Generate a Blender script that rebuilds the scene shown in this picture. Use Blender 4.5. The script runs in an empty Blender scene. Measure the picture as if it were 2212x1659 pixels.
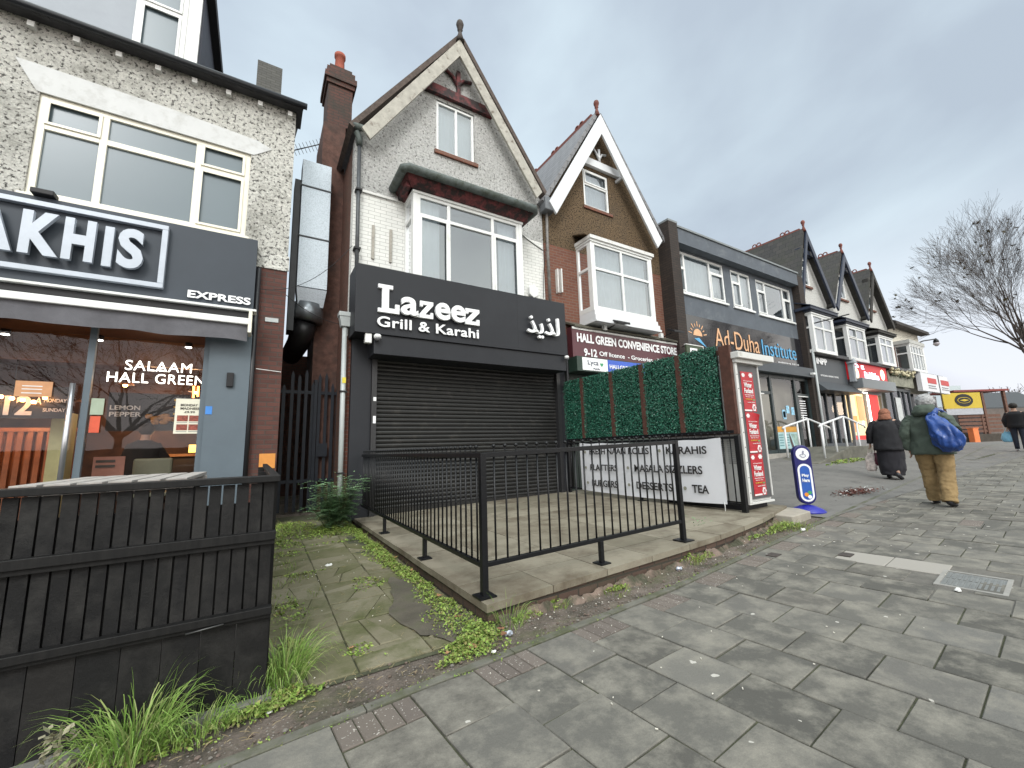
import bpy, bmesh, math, random
from mathutils import Vector, Matrix
random.seed(7)
R=math.radians
sc=bpy.context.scene
COL=sc.collection
# ------------------------------------------------------------------ camera
cam=bpy.data.cameras.new("camera"); camo=bpy.data.objects.new("camera",cam); COL.objects.link(camo)
cam.sensor_width=36; cam.lens=36*890/2212; cam.clip_start=.05; cam.clip_end=2000
Xc=Vector((0.85398444,-0.05493637,0.51739016)); Yc=Vector((-0.51945419,-0.14665212,0.84181975)); Zc=Vector((-0.02962984,0.98766146,0.15377556))
rt=Vector((Xc[0],Yc[0],Zc[0])); up=Vector((Xc[1],Yc[1],Zc[1])); fw=Vector((Xc[2],Yc[2],Zc[2]))
M=Matrix((( rt[0],up[0],-fw[0],0),(rt[1],up[1],-fw[1],0),(rt[2],up[2],-fw[2],1.25),(0,0,0,1)))
camo.matrix_world=M
sc.camera=camo
# ------------------------------------------------------------------ world (overcast late-afternoon sky)
SUN_EL=R(38); SUN_AZ=R(208)   # azimuth measured clockwise from +Y
w=bpy.data.worlds.new("World"); sc.world=w; w.use_nodes=True
nt=w.node_tree; nt.nodes.clear()
def N(t,**k):
    n=nt.nodes.new(t)
    for a,b in k.items():
        if a in n.inputs: n.inputs[a].default_value=b
        else: setattr(n,a,b)
    return n
L=lambda a,b: nt.links.new(a,b)
out=N('ShaderNodeOutputWorld'); bg=N('ShaderNodeBackground'); bg.inputs['Strength'].default_value=.1
sky=N('ShaderNodeTexSky'); sky.sky_type='NISHITA'; sky.sun_disc=False; sky.sun_elevation=SUN_EL; sky.sun_rotation=SUN_AZ
tc=N('ShaderNodeTexCoord'); sp=N('ShaderNodeSeparateXYZ'); L(tc.outputs['Generated'],sp.inputs[0])
mp=N('ShaderNodeMapping'); mp.inputs['Scale'].default_value=(1.0,1.0,1.7); L(tc.outputs['Generated'],mp.inputs[0])
nz=N('ShaderNodeTexNoise'); nz.inputs['Scale'].default_value=1.9; nz.inputs['Detail'].default_value=6; nz.inputs['Roughness'].default_value=.48; nz.inputs['Distortion'].default_value=.25; L(mp.outputs[0],nz.inputs['Vector'])
rp=N('ShaderNodeValToRGB'); L(nz.outputs['Fac'],rp.inputs[0])
rp.color_ramp.elements[0].position=.36; rp.color_ramp.elements[0].color=(4.2,4.9,5.7,1)
rp.color_ramp.elements[1].position=.62; rp.color_ramp.elements[1].color=(5.9,7.0,7.7,1)
# brighter overhead and to the left, pinkish grey low down
def MR(v,a,b,c,d):
    m=N('ShaderNodeMapRange'); L(v,m.inputs[0]); m.inputs[1].default_value=a; m.inputs[2].default_value=b; m.inputs[3].default_value=c; m.inputs[4].default_value=d; m.interpolation_type='SMOOTHSTEP'; return m.outputs[0]
def MUL(a,b):
    m=N('ShaderNodeMath'); m.operation='MULTIPLY'
    for i,v in enumerate((a,b)):
        if isinstance(v,(int,float)): m.inputs[i].default_value=v
        else: L(v,m.inputs[i])
    return m.outputs[0]
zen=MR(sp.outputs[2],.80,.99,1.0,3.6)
back=MR(sp.outputs[1],-.05,-.7,1.0,2.7)  # unseen sky behind the camera and overhead, boosted to light the facades
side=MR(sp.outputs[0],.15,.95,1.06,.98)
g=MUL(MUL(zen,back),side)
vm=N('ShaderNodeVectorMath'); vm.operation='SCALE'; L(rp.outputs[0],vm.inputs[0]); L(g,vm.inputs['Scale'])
low=MR(sp.outputs[2],.02,.45,1.0,0.0)
mxl=N('ShaderNodeMix',data_type='RGBA'); mxl.blend_type='MULTIPLY'; L(low,mxl.inputs['Factor']); L(vm.outputs[0],mxl.inputs['A']); mxl.inputs['B'].default_value=(1.30,1.12,1.10,1)
wz=MR(sp.outputs[2],.8,.99,0.0,1.0); wy=MR(sp.outputs[1],-.05,-.5,0.0,1.0); wm=N('ShaderNodeMath'); wm.operation='MAXIMUM'; L(wz,wm.inputs[0]); L(wy,wm.inputs[1])
mxw=N('ShaderNodeMix',data_type='RGBA'); mxw.blend_type='MULTIPLY'; L(wm.outputs[0],mxw.inputs['Factor']); L(mxl.outputs['Result'],mxw.inputs['A']); mxw.inputs['B'].default_value=(1.12,1.0,.86,1)
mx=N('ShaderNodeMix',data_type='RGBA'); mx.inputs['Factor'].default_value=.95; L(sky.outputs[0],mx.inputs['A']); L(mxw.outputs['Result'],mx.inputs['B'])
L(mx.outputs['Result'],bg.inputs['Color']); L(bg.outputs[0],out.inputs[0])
sl=bpy.data.lights.new("sun",'SUN'); sl.energy=1.4; sl.angle=R(20); sl.color=(1,.98,.95)
so=bpy.data.objects.new("sun",sl); COL.objects.link(so)
sd=Vector((math.sin(SUN_AZ)*math.cos(SUN_EL),math.cos(SUN_AZ)*math.cos(SUN_EL),math.sin(SUN_EL)))
so.rotation_euler=sd.to_track_quat('Z','Y').to_euler(); so.location=(0,-10,20)
sc.view_settings.view_transform='Standard'; sc.view_settings.look='None'; sc.view_settings.exposure=0.35; sc.view_settings.gamma=1
sc.cycles.max_bounces=6; sc.cycles.transparent_max_bounces=12

# ------------------------------------------------------------------ materials
def srgb(r,g,b):
    f=lambda c:(c/255/12.92) if c/255<=.04045 else ((c/255+.055)/1.055)**2.4
    return (f(r),f(g),f(b))
MATS={}
class MT:
    def __init__(s,name):
        s.m=bpy.data.materials.new(name); s.m.use_nodes=True; s.t=s.m.node_tree; s.t.nodes.clear()
        s.o=s.n('ShaderNodeOutputMaterial'); s.p=s.n('ShaderNodeBsdfPrincipled'); s.l(s.p.outputs[0],s.o.inputs[0])
        s.tc=s.n('ShaderNodeTexCoord'); s.co=s.tc.outputs['Object']
    def n(s,t,**k):
        x=s.t.nodes.new(t)
        for a,b in k.items():
            if a in x.inputs: x.inputs[a].default_value=b
            else: setattr(x,a,b)
        return x
    def l(s,a,b): s.t.links.new(a,b)
    def noise(s,scale,detail=4,rough=.6,vec=None):
        x=s.n('ShaderNodeTexNoise'); x.inputs['Scale'].default_value=scale; x.inputs['Detail'].default_value=detail; x.inputs['Roughness'].default_value=rough
        s.l(vec or s.co,x.inputs['Vector']); return x.outputs['Fac']
    def ramp(s,v,a,b,ca=(0,0,0),cb=(1,1,1)):
        r=s.n('ShaderNodeValToRGB'); s.l(v,r.inputs[0]); e=r.color_ramp.elements
        e[0].position=a; e[1].position=b; e[0].color=(*ca,1); e[1].color=(*cb,1); return r.outputs[0]
    def mix(s,f,a,b,mode='MIX'):
        x=s.n('ShaderNodeMix',data_type='RGBA'); x.blend_type=mode
        for i,v in (('Factor',f),('A',a),('B',b)):
            if isinstance(v,(int,float)): x.inputs[i].default_value=v
            elif isinstance(v,tuple): x.inputs[i].default_value=(*v,1)
            else: s.l(v,x.inputs[i])
        return x.outputs['Result']
    def math(s,op,a,b=0.,c=0.):
        x=s.n('ShaderNodeMath'); x.operation=op
        for i,v in enumerate((a,b,c)):
            if isinstance(v,(int,float)): x.inputs[i].default_value=v
            else: s.l(v,x.inputs[i])
        return x.outputs[0]
    def bump(s,h,st=.3,d=.01,prev=None):
        x=s.n('ShaderNodeBump'); x.inputs['Strength'].default_value=st; x.inputs['Distance'].default_value=d; s.l(h,x.inputs['Height'])
        if prev: s.l(prev,x.inputs['Normal'])
        s.l(x.outputs[0],s.p.inputs['Normal']); return x.outputs[0]
    def col(s,v):
        if isinstance(v,tuple): s.p.inputs['Base Color'].default_value=(*v,1)
        else: s.l(v,s.p.inputs['Base Color'])
    def wallvec(s):
        g=s.n('ShaderNodeNewGeometry'); sn=s.n('ShaderNodeSeparateXYZ'); s.l(s.tc.outputs['Normal'],sn.inputs[0]); sp=s.n('ShaderNodeSeparateXYZ'); s.l(s.co,sp.inputs[0])
        ax=s.math('ABSOLUTE',sn.outputs[0]); f=s.math('GREATER_THAN',ax,.6)
        u=s.math('ADD',s.math('MULTIPLY',sp.outputs[1],f),s.math('MULTIPLY',sp.outputs[0],s.math('SUBTRACT',1.,f)))
        az=s.math('GREATER_THAN',s.math('ABSOLUTE',sn.outputs[2]),.8)
        v=s.math('ADD',s.math('MULTIPLY',sp.outputs[2],s.math('SUBTRACT',1.,az)),s.math('MULTIPLY',sp.outputs[1],az))
        c=s.n('ShaderNodeCombineXYZ'); s.l(u,c.inputs[0]); s.l(v,c.inputs[1]); return c.outputs[0]
def mat(name,base,rough=.7,var=.12,scale=6,bump=0.,bscale=60,spec=.5,metal=0.,dirt=None,dscale=3,dthr=(.5,.75)):
    if name in MATS: return MATS[name]
    s=MT(name); a=tuple(c*(1-var) for c in base); b=tuple(min(1,c*(1+var)) for c in base)
    c=s.ramp(s.noise(scale,6,.65),.3,.7,a,b)
    if dirt: c=s.mix(s.ramp(s.noise(dscale,8,.7),dthr[0],dthr[1]),c,dirt)
    s.col(c); s.p.inputs['Roughness'].default_value=rough; s.p.inputs['Metallic'].default_value=metal; s.p.inputs['Specular IOR Level'].default_value=spec
    if bump: s.bump(s.noise(bscale,3,.7),bump,.01)
    MATS[name]=s.m; return s.m
def brick(name,c1,c2,mortar,bw=.225,bh=.075,mort=.01,rough=.85,bump=.5,dirt=None,offset=.5):
    s=MT(name); v=s.wallvec(); b=s.n('ShaderNodeTexBrick'); s.l(v,b.inputs['Vector'])
    b.inputs['Scale'].default_value=1; b.inputs['Brick Width'].default_value=bw; b.inputs['Row Height'].default_value=bh; b.inputs['Mortar Size'].default_value=mort; b.inputs['Mortar Smooth'].default_value=.2
    b.inputs['Color1'].default_value=(*c1,1); b.inputs['Color2'].default_value=(*c2,1); b.inputs['Mortar'].default_value=(*mortar,1); b.offset=offset; b.inputs['Bias'].default_value=0
    c=s.mix(s.math('MULTIPLY',s.noise(5,7,.7),.55),b.outputs['Color'],tuple(x*(.35 if c1[0]<.5 else .72) for x in c1))
    if dirt: c=s.mix(s.ramp(s.noise(1.3,8,.75),.45,.7),c,dirt)
    s.col(c); s.p.inputs['Roughness'].default_value=rough
    h=s.math('ADD',s.math('MULTIPLY',b.outputs['Fac'],-1.),s.math('MULTIPLY',s.noise(90,2,.6),.4)); s.bump(h,bump,.008)
    MATS[name]=s.m; return s.m
def dash(name,base,dark,fac=(.42,.72),sc=38,bump=1.,stain=None,dd=.03):
    "roughcast / pebbledash render"
    s=MT(name); v=s.n('ShaderNodeTexVoronoi'); v.inputs['Scale'].default_value=sc; s.l(s.co,v.inputs['Vector'])
    n2=s.noise(sc*.8,5,.75)
    c=s.ramp(n2,.36,.60,tuple(x*.70 for x in base),base)
    c=s.mix(s.ramp(s.noise(sc*.9,4,.62),*fac),c,dark)
    if stain:
        st=s.ramp(s.noise(1.1,9,.78),stain[1],stain[2]); c=s.mix(s.math('MULTIPLY',st,stain[3]),c,stain[0])
    s.col(c); s.p.inputs['Roughness'].default_value=.92; s.p.inputs['Specular IOR Level'].default_value=.2
    b1=s.bump(s.math('ADD',s.math('MULTIPLY',v.outputs['Distance'],.35),s.math('MULTIPLY',s.noise(sc*1.3,5,.8),1.6)),bump,dd)
    MATS[name]=s.m; return s.m
def emit(name,color,st):
    s=MT(name); s.p.inputs['Emission Color'].default_value=(*color,1); s.p.inputs['Emission Strength'].default_value=st; s.col(tuple(min(.8,c) for c in color)); MATS[name]=s.m; return s.m
def glass(name,tint=(.8,.86,.88),tr=.75,rough=.02,refl=.12,body=(.09,.12,.14),fm=1.3):
    s=MT(name); s.t.nodes.remove(s.p)
    tr_=s.n('ShaderNodeBsdfTransparent'); tr_.inputs[0].default_value=(*tint,1)
    df=s.n('ShaderNodeBsdfDiffuse'); df.inputs[0].default_value=(*body,1)
    gl=s.n('ShaderNodeBsdfGlossy'); gl.inputs['Roughness'].default_value=rough; gl.inputs[0].default_value=(.95,.97,1,1)
    nb=s.n('ShaderNodeBump'); nb.inputs['Strength'].default_value=.04; nb.inputs['Distance'].default_value=.02; s.l(s.noise(1.6,2,.5),nb.inputs['Height']); s.l(nb.outputs[0],gl.inputs['Normal'])
    m1=s.n('ShaderNodeMixShader'); m1.inputs[0].default_value=tr; s.l(df.outputs[0],m1.inputs[1]); s.l(tr_.outputs[0],m1.inputs[2])
    fr=s.n('ShaderNodeFresnel'); fr.inputs[0].default_value=1.5
    f=s.math('MINIMUM',s.math('ADD',s.math('MULTIPLY',fr.outputs[0],fm),refl),1.)
    m2=s.n('ShaderNodeMixShader'); s.l(f,m2.inputs[0]); s.l(m1.outputs[0],m2.inputs[1]); s.l(gl.outputs[0],m2.inputs[2]); s.l(m2.outputs[0],s.o.inputs[0])
    MATS[name]=s.m; return s.m
def island(name,cols,rough=.8,bump=.3,bscale=50,spots=None,mott=None,spec=.4,seedscale=2.5,trans=0):
    "colour differs slab by slab / leaf by leaf"
    s=MT(name); g=s.n('ShaderNodeNewGeometry'); r=s.n('ShaderNodeValToRGB'); s.l(g.outputs['Random Per Island'],r.inputs[0])
    e=r.color_ramp.elements; n=len(cols)
    e[0].color=(*cols[0],1); e[1].color=(*cols[-1],1)
    for i in range(1,n-1): x=e.new(i/(n-1)); x.color=(*cols[i],1)
    c=r.outputs[0]
    if mott: 
        sp_=s.n('ShaderNodeVectorMath'); sp_.operation='ADD'; cc=s.n('ShaderNodeCombineXYZ'); s.l(s.math('MULTIPLY',g.outputs['Random Per Island'],37.),cc.inputs[0]); s.l(s.co,sp_.inputs[0]); s.l(cc.outputs[0],sp_.inputs[1])
        c=s.mix(s.ramp(s.noise(seedscale,8,.68,sp_.outputs[0]),.44,.66),c,mott)
        c=s.mix(s.math('MULTIPLY',s.ramp(s.noise(160,3,.8),.35,.75),.3),c,tuple(x*.4 for x in cols[0]))
    if spots:
        v=s.n('ShaderNodeTexVoronoi'); v.voronoi_dimensions='2D'; v.inputs['Scale'].default_value=spots[0]; v.inputs['Randomness'].default_value=1
        nn=s.n('ShaderNodeTexNoise'); nn.inputs['Scale'].default_value=22; s.l(s.co,nn.inputs['Vector']); mv=s.n('ShaderNodeMix',data_type='VECTOR'); mv.inputs['Factor'].default_value=.05
        s.l(s.co,mv.inputs['A']); s.l(nn.outputs['Color'],mv.inputs['B']); s.l(mv.outputs['Result'],v.inputs['Vector'])
        vs=s.n('ShaderNodeSeparateXYZ'); s.l(v.outputs['Color'],vs.inputs[0])
        rad=s.math('MULTIPLY',s.math('MAXIMUM',s.math('SUBTRACT',vs.outputs[0],spots[3]),0.),spots[1])
        c=s.mix(s.math('LESS_THAN',v.outputs['Distance'],rad),c,spots[2])
    s.col(c); s.p.inputs['Roughness'].default_value=rough; s.p.inputs['Specular IOR Level'].default_value=spec
    if bump: s.bump(s.noise(bscale,5,.7),bump,.006)
    MATS[name]=s.m; return s.m
# ------------------------------------------------------------------ mesh builder
class MB:
    def __init__(s): s.v=[]; s.f=[]; s.mi=[]; s.sm=[]
    def add(s,vs,fs,mi=0,smooth=False):
        n=len(s.v); s.v+= [tuple(v) for v in vs]; s.f+=[tuple(n+i for i in f) for f in fs]; s.mi+=[mi]*len(fs); s.sm+=[smooth]*len(fs); return s
    def box(s,x0,x1,y0,y1,z0,z1,mi=0):
        if x0>x1:x0,x1=x1,x0
        if y0>y1:y0,y1=y1,y0
        if z0>z1:z0,z1=z1,z0
        return s.add([(x0,y0,z0),(x1,y0,z0),(x1,y1,z0),(x0,y1,z0),(x0,y0,z1),(x1,y0,z1),(x1,y1,z1),(x0,y1,z1)],[(0,3,2,1),(4,5,6,7),(0,1,5,4),(1,2,6,5),(2,3,7,6),(3,0,4,7)],mi)
    def prism(s,pts,vec,mi=0):
        n=len(pts); v=Vector(vec); a=[Vector(p) for p in pts]
        nn=Vector((0,0,0))
        for i in range(n): nn+=a[i].cross(a[(i+1)%n])
        if nn.dot(v)>0: a=a[::-1]
        vs=a+[p+v for p in a]
        fs=[tuple(range(n)),tuple(range(2*n-1,n-1,-1))]+[(i,n+i,n+(i+1)%n,(i+1)%n) for i in range(n)]
        return s.add(vs,fs,mi)
    def beam(s,a,b,w,h,mi=0,up=(0,0,1)):
        a=Vector(a); b=Vector(b); d=(b-a).normalized(); u=Vector(up)
        sd=d.cross(u)
        if sd.length<1e-4: sd=d.cross(Vector((1,0,0)))
        sd.normalize(); u=sd.cross(d).normalized()
        c=[a+sd*(w/2*i)+u*(h/2*j) for i,j in ((-1,-1),(1,-1),(1,1),(-1,1))]
        return s.prism(c,b-a,mi)
    def tube(s,pts,r,n=8,mi=0,caps=True,flat=None):
        pts=[Vector(p) for p in pts]; m=len(pts)
        if isinstance(r,(int,float)): r=[r]*m
        vs=[];fs=[]; prev=None
        for i,p in enumerate(pts):
            d=(pts[min(i+1,m-1)]-pts[max(i-1,0)])
            d=d.normalized() if d.length>1e-9 else Vector((0,0,1))
            if prev is None:
                u=d.cross(Vector((0,0,1)))
                if u.length<.05: u=d.cross(Vector((0,1,0)))
            else: u=prev-d*prev.dot(d)
            u.normalize(); prev=u; w_=d.cross(u)
            rr=r[i]; rx,ry=(rr if isinstance(rr,tuple) else (rr,rr))
            for k in range(n):
                t=2*math.pi*k/n; vs.append(p+u*(math.cos(t)*rx)+w_*(math.sin(t)*ry))
        for i in range(m-1):
            for k in range(n): fs.append((i*n+k,i*n+(k+1)%n,(i+1)*n+(k+1)%n,(i+1)*n+k))
        if caps: fs.append(tuple(range(n-1,-1,-1))); fs.append(tuple((m-1)*n+k for k in range(n)))
        return s.add(vs,fs,mi,n>5)
    def rings(s,rs,n=16,mi=0):
        "rs: (cx,cy,cz,rx,ry[,power]) horizontal ellipse rings, bottom to top"
        vs=[];fs=[]
        for q in rs:
            cx,cy,cz,rx,ry=q[:5]
            for k in range(n):
                t=2*math.pi*k/n; vs.append((cx+math.cos(t)*rx,cy+math.sin(t)*ry,cz+(q[5]*math.cos(t) if len(q)>5 else 0)))
        m=len(rs)
        for i in range(m-1):
            for k in range(n): fs.append((i*n+k,i*n+(k+1)%n,(i+1)*n+(k+1)%n,(i+1)*n+k))
        fs.append(tuple(range(n-1,-1,-1))); fs.append(tuple((m-1)*n+k for k in range(n)))
        return s.add(vs,fs,mi,True)
    def sphere(s,c,r,n=10,m=7,mi=0,sc=(1,1,1)):
        rs=[]
        for i in range(1,m):
            t=math.pi*i/m; rs.append((c[0],c[1],c[2]-math.cos(t)*r*sc[2],math.sin(t)*r*sc[0],math.sin(t)*r*sc[1]))
        return s.rings(rs,n,mi)
    def build(s,name,mats,parent=None,bevel=0,tri=False,off=None):
        o_=Vector((0,0,0)); p=parent
        while p is not None: o_+=Vector(p.location); p=p.parent
        me=bpy.data.meshes.new(name); me.from_pydata([tuple(Vector(v)-o_) for v in s.v],[],s.f)
        if not isinstance(mats,(list,tuple)): mats=[mats]
        for m in mats: me.materials.append(m)
        me.polygons.foreach_set('material_index',s.mi); me.polygons.foreach_set('use_smooth',s.sm); me.update()
        ob=bpy.data.objects.new(name,me); COL.objects.link(ob)
        if parent: ob.parent=parent
        if bevel:
            b=ob.modifiers.new('b','BEVEL'); b.width=bevel; b.segments=2; b.limit_method='ANGLE'; b.angle_limit=R(40)
        return ob
def tag(o,label=None,cat=None,group=None,kind=None):
    if label: o['label']=label
    if cat: o['category']=cat
    if group: o['group']=group
    if kind: o['kind']=kind
    return o
def thing(name,label,cat,loc=(0,0,0),group=None,rz=0):
    o=bpy.data.objects.new(name,None); COL.objects.link(o); o.location=loc; o.rotation_euler=(0,0,rz); o.empty_display_size=.2
    return tag(o,label,cat,group)
def copy_tree(o,parent=None):
    c=o.copy(); COL.objects.link(c); c.parent=parent
    for ch in list(o.children): copy_tree(ch,c)
    return c
def structure(o): o['kind']='structure'; return o
# text fitted into a frame: origin o, u (right), v (up); mesh name 'lettering'
def text(body,o,w,h,m,parent,u=(1,0,0),v=(0,0,1),depth=.004,bold=0.,name='lettering',back=None,spacing=1.,bevel=0,shear=0.):
    c=bpy.data.curves.new('t','FONT'); c.body=body; c.extrude=.05; c.offset=bold; c.space_character=spacing; c.shear=shear; c.resolution_u=4; c.align_x='CENTER'
    ob=bpy.data.objects.new('t',c); COL.objects.link(ob); bpy.context.view_layer.update()
    me=bpy.data.meshes.new_from_object(ob.evaluated_get(bpy.context.evaluated_depsgraph_get()))
    bpy.data.objects.remove(ob); bpy.data.curves.remove(c)
    xs=[q.co.x for q in me.vertices]; ys=[q.co.y for q in me.vertices]
    x0,x1,y0,y1=min(xs),max(xs),min(ys),max(ys); U=Vector(u).normalized(); V=Vector(v).normalized(); W=U.cross(V); O=Vector(o)
    p=parent; off=Vector((0,0,0))
    while p is not None: off+=Vector(p.location); p=p.parent
    for q in me.vertices:
        a=(q.co.x-x0)/(x1-x0)*w; b=(q.co.y-y0)/(y1-y0)*h; d=(q.co.z/.05*.5+.5)*depth
        q.co=O+U*a+V*b+W*d-off
    me.materials.clear(); me.materials.append(m); 
    for pl in me.polygons: pl.material_index=0
    me.name=name; r=bpy.data.objects.new(name,me); COL.objects.link(r); r.parent=parent
    return r
def smooth01(t): t=min(1,max(0,t)); return t*t*(3-2*t)
def gz(x,y):
    z=.03*max(0,min(x,25)-3)+.008*max(0,min(x,60)-25)
    z+=.075*min(4.5,max(0,y-3.6))*smooth01((x-8)/5)*(1-smooth01((x-27)/6))
    z+=.03*min(6,max(0,y-3.2))*(1-smooth01((x-1.2)/.4))
    return z
def wall(mb,y0,y1,xl,xr,z0,z1,holes=(),mi=0,extra=()):
    "vertical wall facing the street, xl/xr functions of z, rectangular holes (x0,x1,z0,z1)"
    zs=sorted(set([z0,z1]+[z for h in holes for z in (h[2],h[3]) if z0<z<z1]+list(extra)))
    for a,b in zip(zs,zs[1:]):
        hs=sorted([h for h in holes if h[2]<=a+1e-6 and h[3]>=b-1e-6])
        xa,xb=xl(a),xl(b)
        for h in hs+[None]:
            ra,rb=(h[0],h[0]) if h else (xr(a),xr(b))
            if max(ra-xa,rb-xb)>1e-5: mb.prism([(xa,y0,a),(ra,y0,a),(rb,y0,b),(xb,y0,b)] if abs(rb-xb)>1e-5 else [(xa,y0,a),(ra,y0,a),(xb,y0,b)],(0,y1-y0,0),mi)
            if h: xa=xb=h[1]
K=lambda c:(lambda z:c)
F=7.73
# ---- shared materials
white_pvc=mat('white_upvc',(.74,.75,.74),.35,.04,4,dirt=(.45,.45,.40),dscale=2.5,dthr=(.55,.9))
cream_pvc=mat('cream_upvc',(.78,.75,.64),.35,.04,4)
white_paint=mat('weathered_white_paint',(.66,.66,.64),.6,.08,5,.1,80,dirt=(.25,.23,.20),dscale=4,dthr=(.55,.8))
anth=mat('anthracite_panel',(.018,.0195,.024),.5,.06,1.5,spec=.3,dirt=(.024,.026,.031),dscale=.8)
anth2=mat('dark_blue_grey_powder_coat',(.105,.135,.16),.45,.06,3,spec=.4)
blk_metal=mat('black_painted_steel',(.006,.0065,.008),.35,.2,20,spec=.35,bump=.08,bscale=90,dirt=(.04,.04,.035),dscale=9,dthr=(.6,.8))
shutter_m=mat('dark_roller_steel',(.014,.0138,.0135),.5,.15,6,dirt=(.05,.045,.04),dscale=5,dthr=(.55,.8))
grey_plastic=mat('grey_plastic',(.42,.45,.45),.4,.06)
dark_plastic=mat('dark_plastic',(.018,.018,.02),.5,.1,spec=.3)
white_letter=mat('white_acrylic',(.82,.83,.84),.3,.02)
black_ink=mat('black_ink',(.02,.018,.018),.6,.05)
navy=mat('navy_paint',(.014,.022,.045),.5,.15,8,.1)
lead=mat('mossy_lead',(.10,.12,.115),.7,.25,10,.3,40,dirt=(.035,.045,.03),dscale=6,dthr=(.45,.65))
galv=MT('galvanised_steel')
v_=galv.n('ShaderNodeTexVoronoi'); v_.inputs['Scale'].default_value=60; galv.l(galv.co,v_.inputs['Vector'])
galv.col(galv.ramp(v_.outputs['Distance'],.1,.9,(.50,.55,.60),(.34,.38,.42))); galv.p.inputs['Roughness'].default_value=.42; galv.p.inputs['Metallic'].default_value=.6; galv=galv.m
red_brick=brick('red_brick',(.17,.05,.032),(.23,.075,.045),(.20,.17,.14),dirt=(.06,.028,.02))
orange_brick=brick('orange_red_brick',(.17,.062,.040),(.22,.085,.05),(.20,.14,.11))
dark_brick=brick('sooty_brown_brick',(.035,.026,.022),(.055,.038,.030),(.02,.018,.016))
side_brick=brick('weathered_side_brick',(.15,.06,.042),(.20,.085,.06),(.10,.075,.06),dirt=(.09,.055,.04))
white_brick=brick('white_painted_brick',(.76,.77,.74),(.82,.82,.79),(.42,.42,.40),bump=.35,mort=.006)
# soften mix in painted brick
roughcast=dash('white_roughcast',(.84,.84,.82),(.17,.165,.155),(.55,.65),21,1.,((.30,.29,.26),.50,.70,.5),.06)
roughcast2=dash('cream_stained_roughcast',(.82,.81,.755),(.10,.098,.09),(.53,.61),23,.9,((.19,.185,.16),.485,.64,.7),.035)
pebble=dash('brown_pebbledash',(.27,.19,.115),(.035,.027,.02),(.49,.60),30,1.,((.11,.09,.07),.48,.7,.6),.05)
farwhite=dash('far_white_render',(.60,.60,.58),(.32,.31,.29),(.5,.8),20,.4,((.38,.37,.34),.5,.75,.5),.02)
slate=brick('slate_roof',(.045,.043,.042),(.075,.068,.062),(.015,.015,.015),.26,.2,.008,.75,.7,dirt=(.04,.042,.03))
greyslate=brick('smooth_grey_slate',(.20,.20,.21),(.25,.25,.26),(.09,.09,.09),.3,.24,.012,.55,.5)
terracotta=mat('terracotta',(.19,.06,.045),.8,.25,9,.2,50,dirt=(.05,.035,.03),dscale=6)
room_dark=mat('dim_room',(.16,.165,.17),.9,.2,1)
curtain_m=mat('white_net_curtain',(.62,.65,.68),.9,.06,3)
G=dict(up=glass('upper_window_glass',tr=.84,refl=.13,body=(.20,.24,.27)), shop=glass('shop_glass',(.9,.9,.9),.98,.01,.0,(.05,.05,.05),.85), film=glass('blue_grey_window_film',(.5,.56,.58),.04,.3,.02,(.09,.125,.145)))
# curtain: wavy sheet
def curtain(x0,x1,z0,z1,y,parent,m=None):
    mb=MB(); n=max(6,int((x1-x0)/.03)); vs=[];fs=[]
    ph=random.random()*6
    for i in range(n+1):
        x=x0+(x1-x0)*i/n; d=.018*math.sin(i*1.1+ph)+.012*math.sin(i*.47+ph*2)
        vs+=[(x,y+d,z0),(x,y+d*.7,z1)]
    for i in range(n): fs.append((2*i,2*i+2,2*i+3,2*i+1))
    mb.add(vs,fs,0,True); return mb.build('curtain',m or curtain_m,parent)
def window(parent,x0,x1,z0,z1,y,cols=(),trans=None,fr=.055,m=None,g='up',depth=.06,curt=True,sub=(),opener=(),label=None,name='window'):
    """front face of frame at y; cols: x positions of mullions; trans: z of transom or dict col->z"""
    m=m or white_pvc; mb=MB(); y1=y+depth
    mb.box(x0,x0+fr,y,y1,z0,z1); mb.box(x1-fr,x1,y,y1,z0,z1); mb.box(x0+fr,x1-fr,y,y1,z0,z0+fr); mb.box(x0+fr,x1-fr,y,y1,z1-fr,z1)
    xs=[x0+fr/2]+list(cols)+[x1-fr/2]
    for c in cols: mb.box(c-fr/2,c+fr/2,y,y1,z0+fr,z1-fr)
    for i,(a,b) in enumerate(zip(xs,xs[1:])):
        t=trans[i] if isinstance(trans,(list,tuple)) else trans
        segs=[(z0+fr,z1-fr)]
        if t: 
            mb.box(a+fr/2,b-fr/2,y,y1,t-fr/2,t+fr/2); segs=[(z0+fr,t-fr/2),(t+fr/2,z1-fr)]
        for k,(p,q) in enumerate(segs):
            if (i,k) in opener:   # casement frame standing slightly proud
                e=.03; a2,b2=a+fr/2,b-fr/2
                mb.box(a2-.01,a2+e,y-.02,y-.002,p-.01,q+.01); mb.box(b2-e,b2+.01,y-.02,y-.002,p-.01,q+.01)
                mb.box(a2+e,b2-e,y-.02,y-.002,p-.01,p+e); mb.box(a2+e,b2-e,y-.02,y-.002,q-e,q+.01)
    f=mb.build(name,m,parent,bevel=.004)
    if label: f['label']=label
    MB().add([(x0+fr*.5,y+depth*.6,z0+fr*.5),(x1-fr*.5,y+depth*.6,z0+fr*.5),(x1-fr*.5,y+depth*.6,z1-fr*.5),(x0+fr*.5,y+depth*.6,z1-fr*.5)],[(0,1,2,3)]).build('pane',G[g],f)
    if curt:
        w_=x1-x0
        for (a,b) in (curt if isinstance(curt,(list,tuple)) else ((0,1),)):
            curtain(x0+w_*a,x0+w_*b,z0,z1,y+depth+.10,f)
    return f
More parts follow.
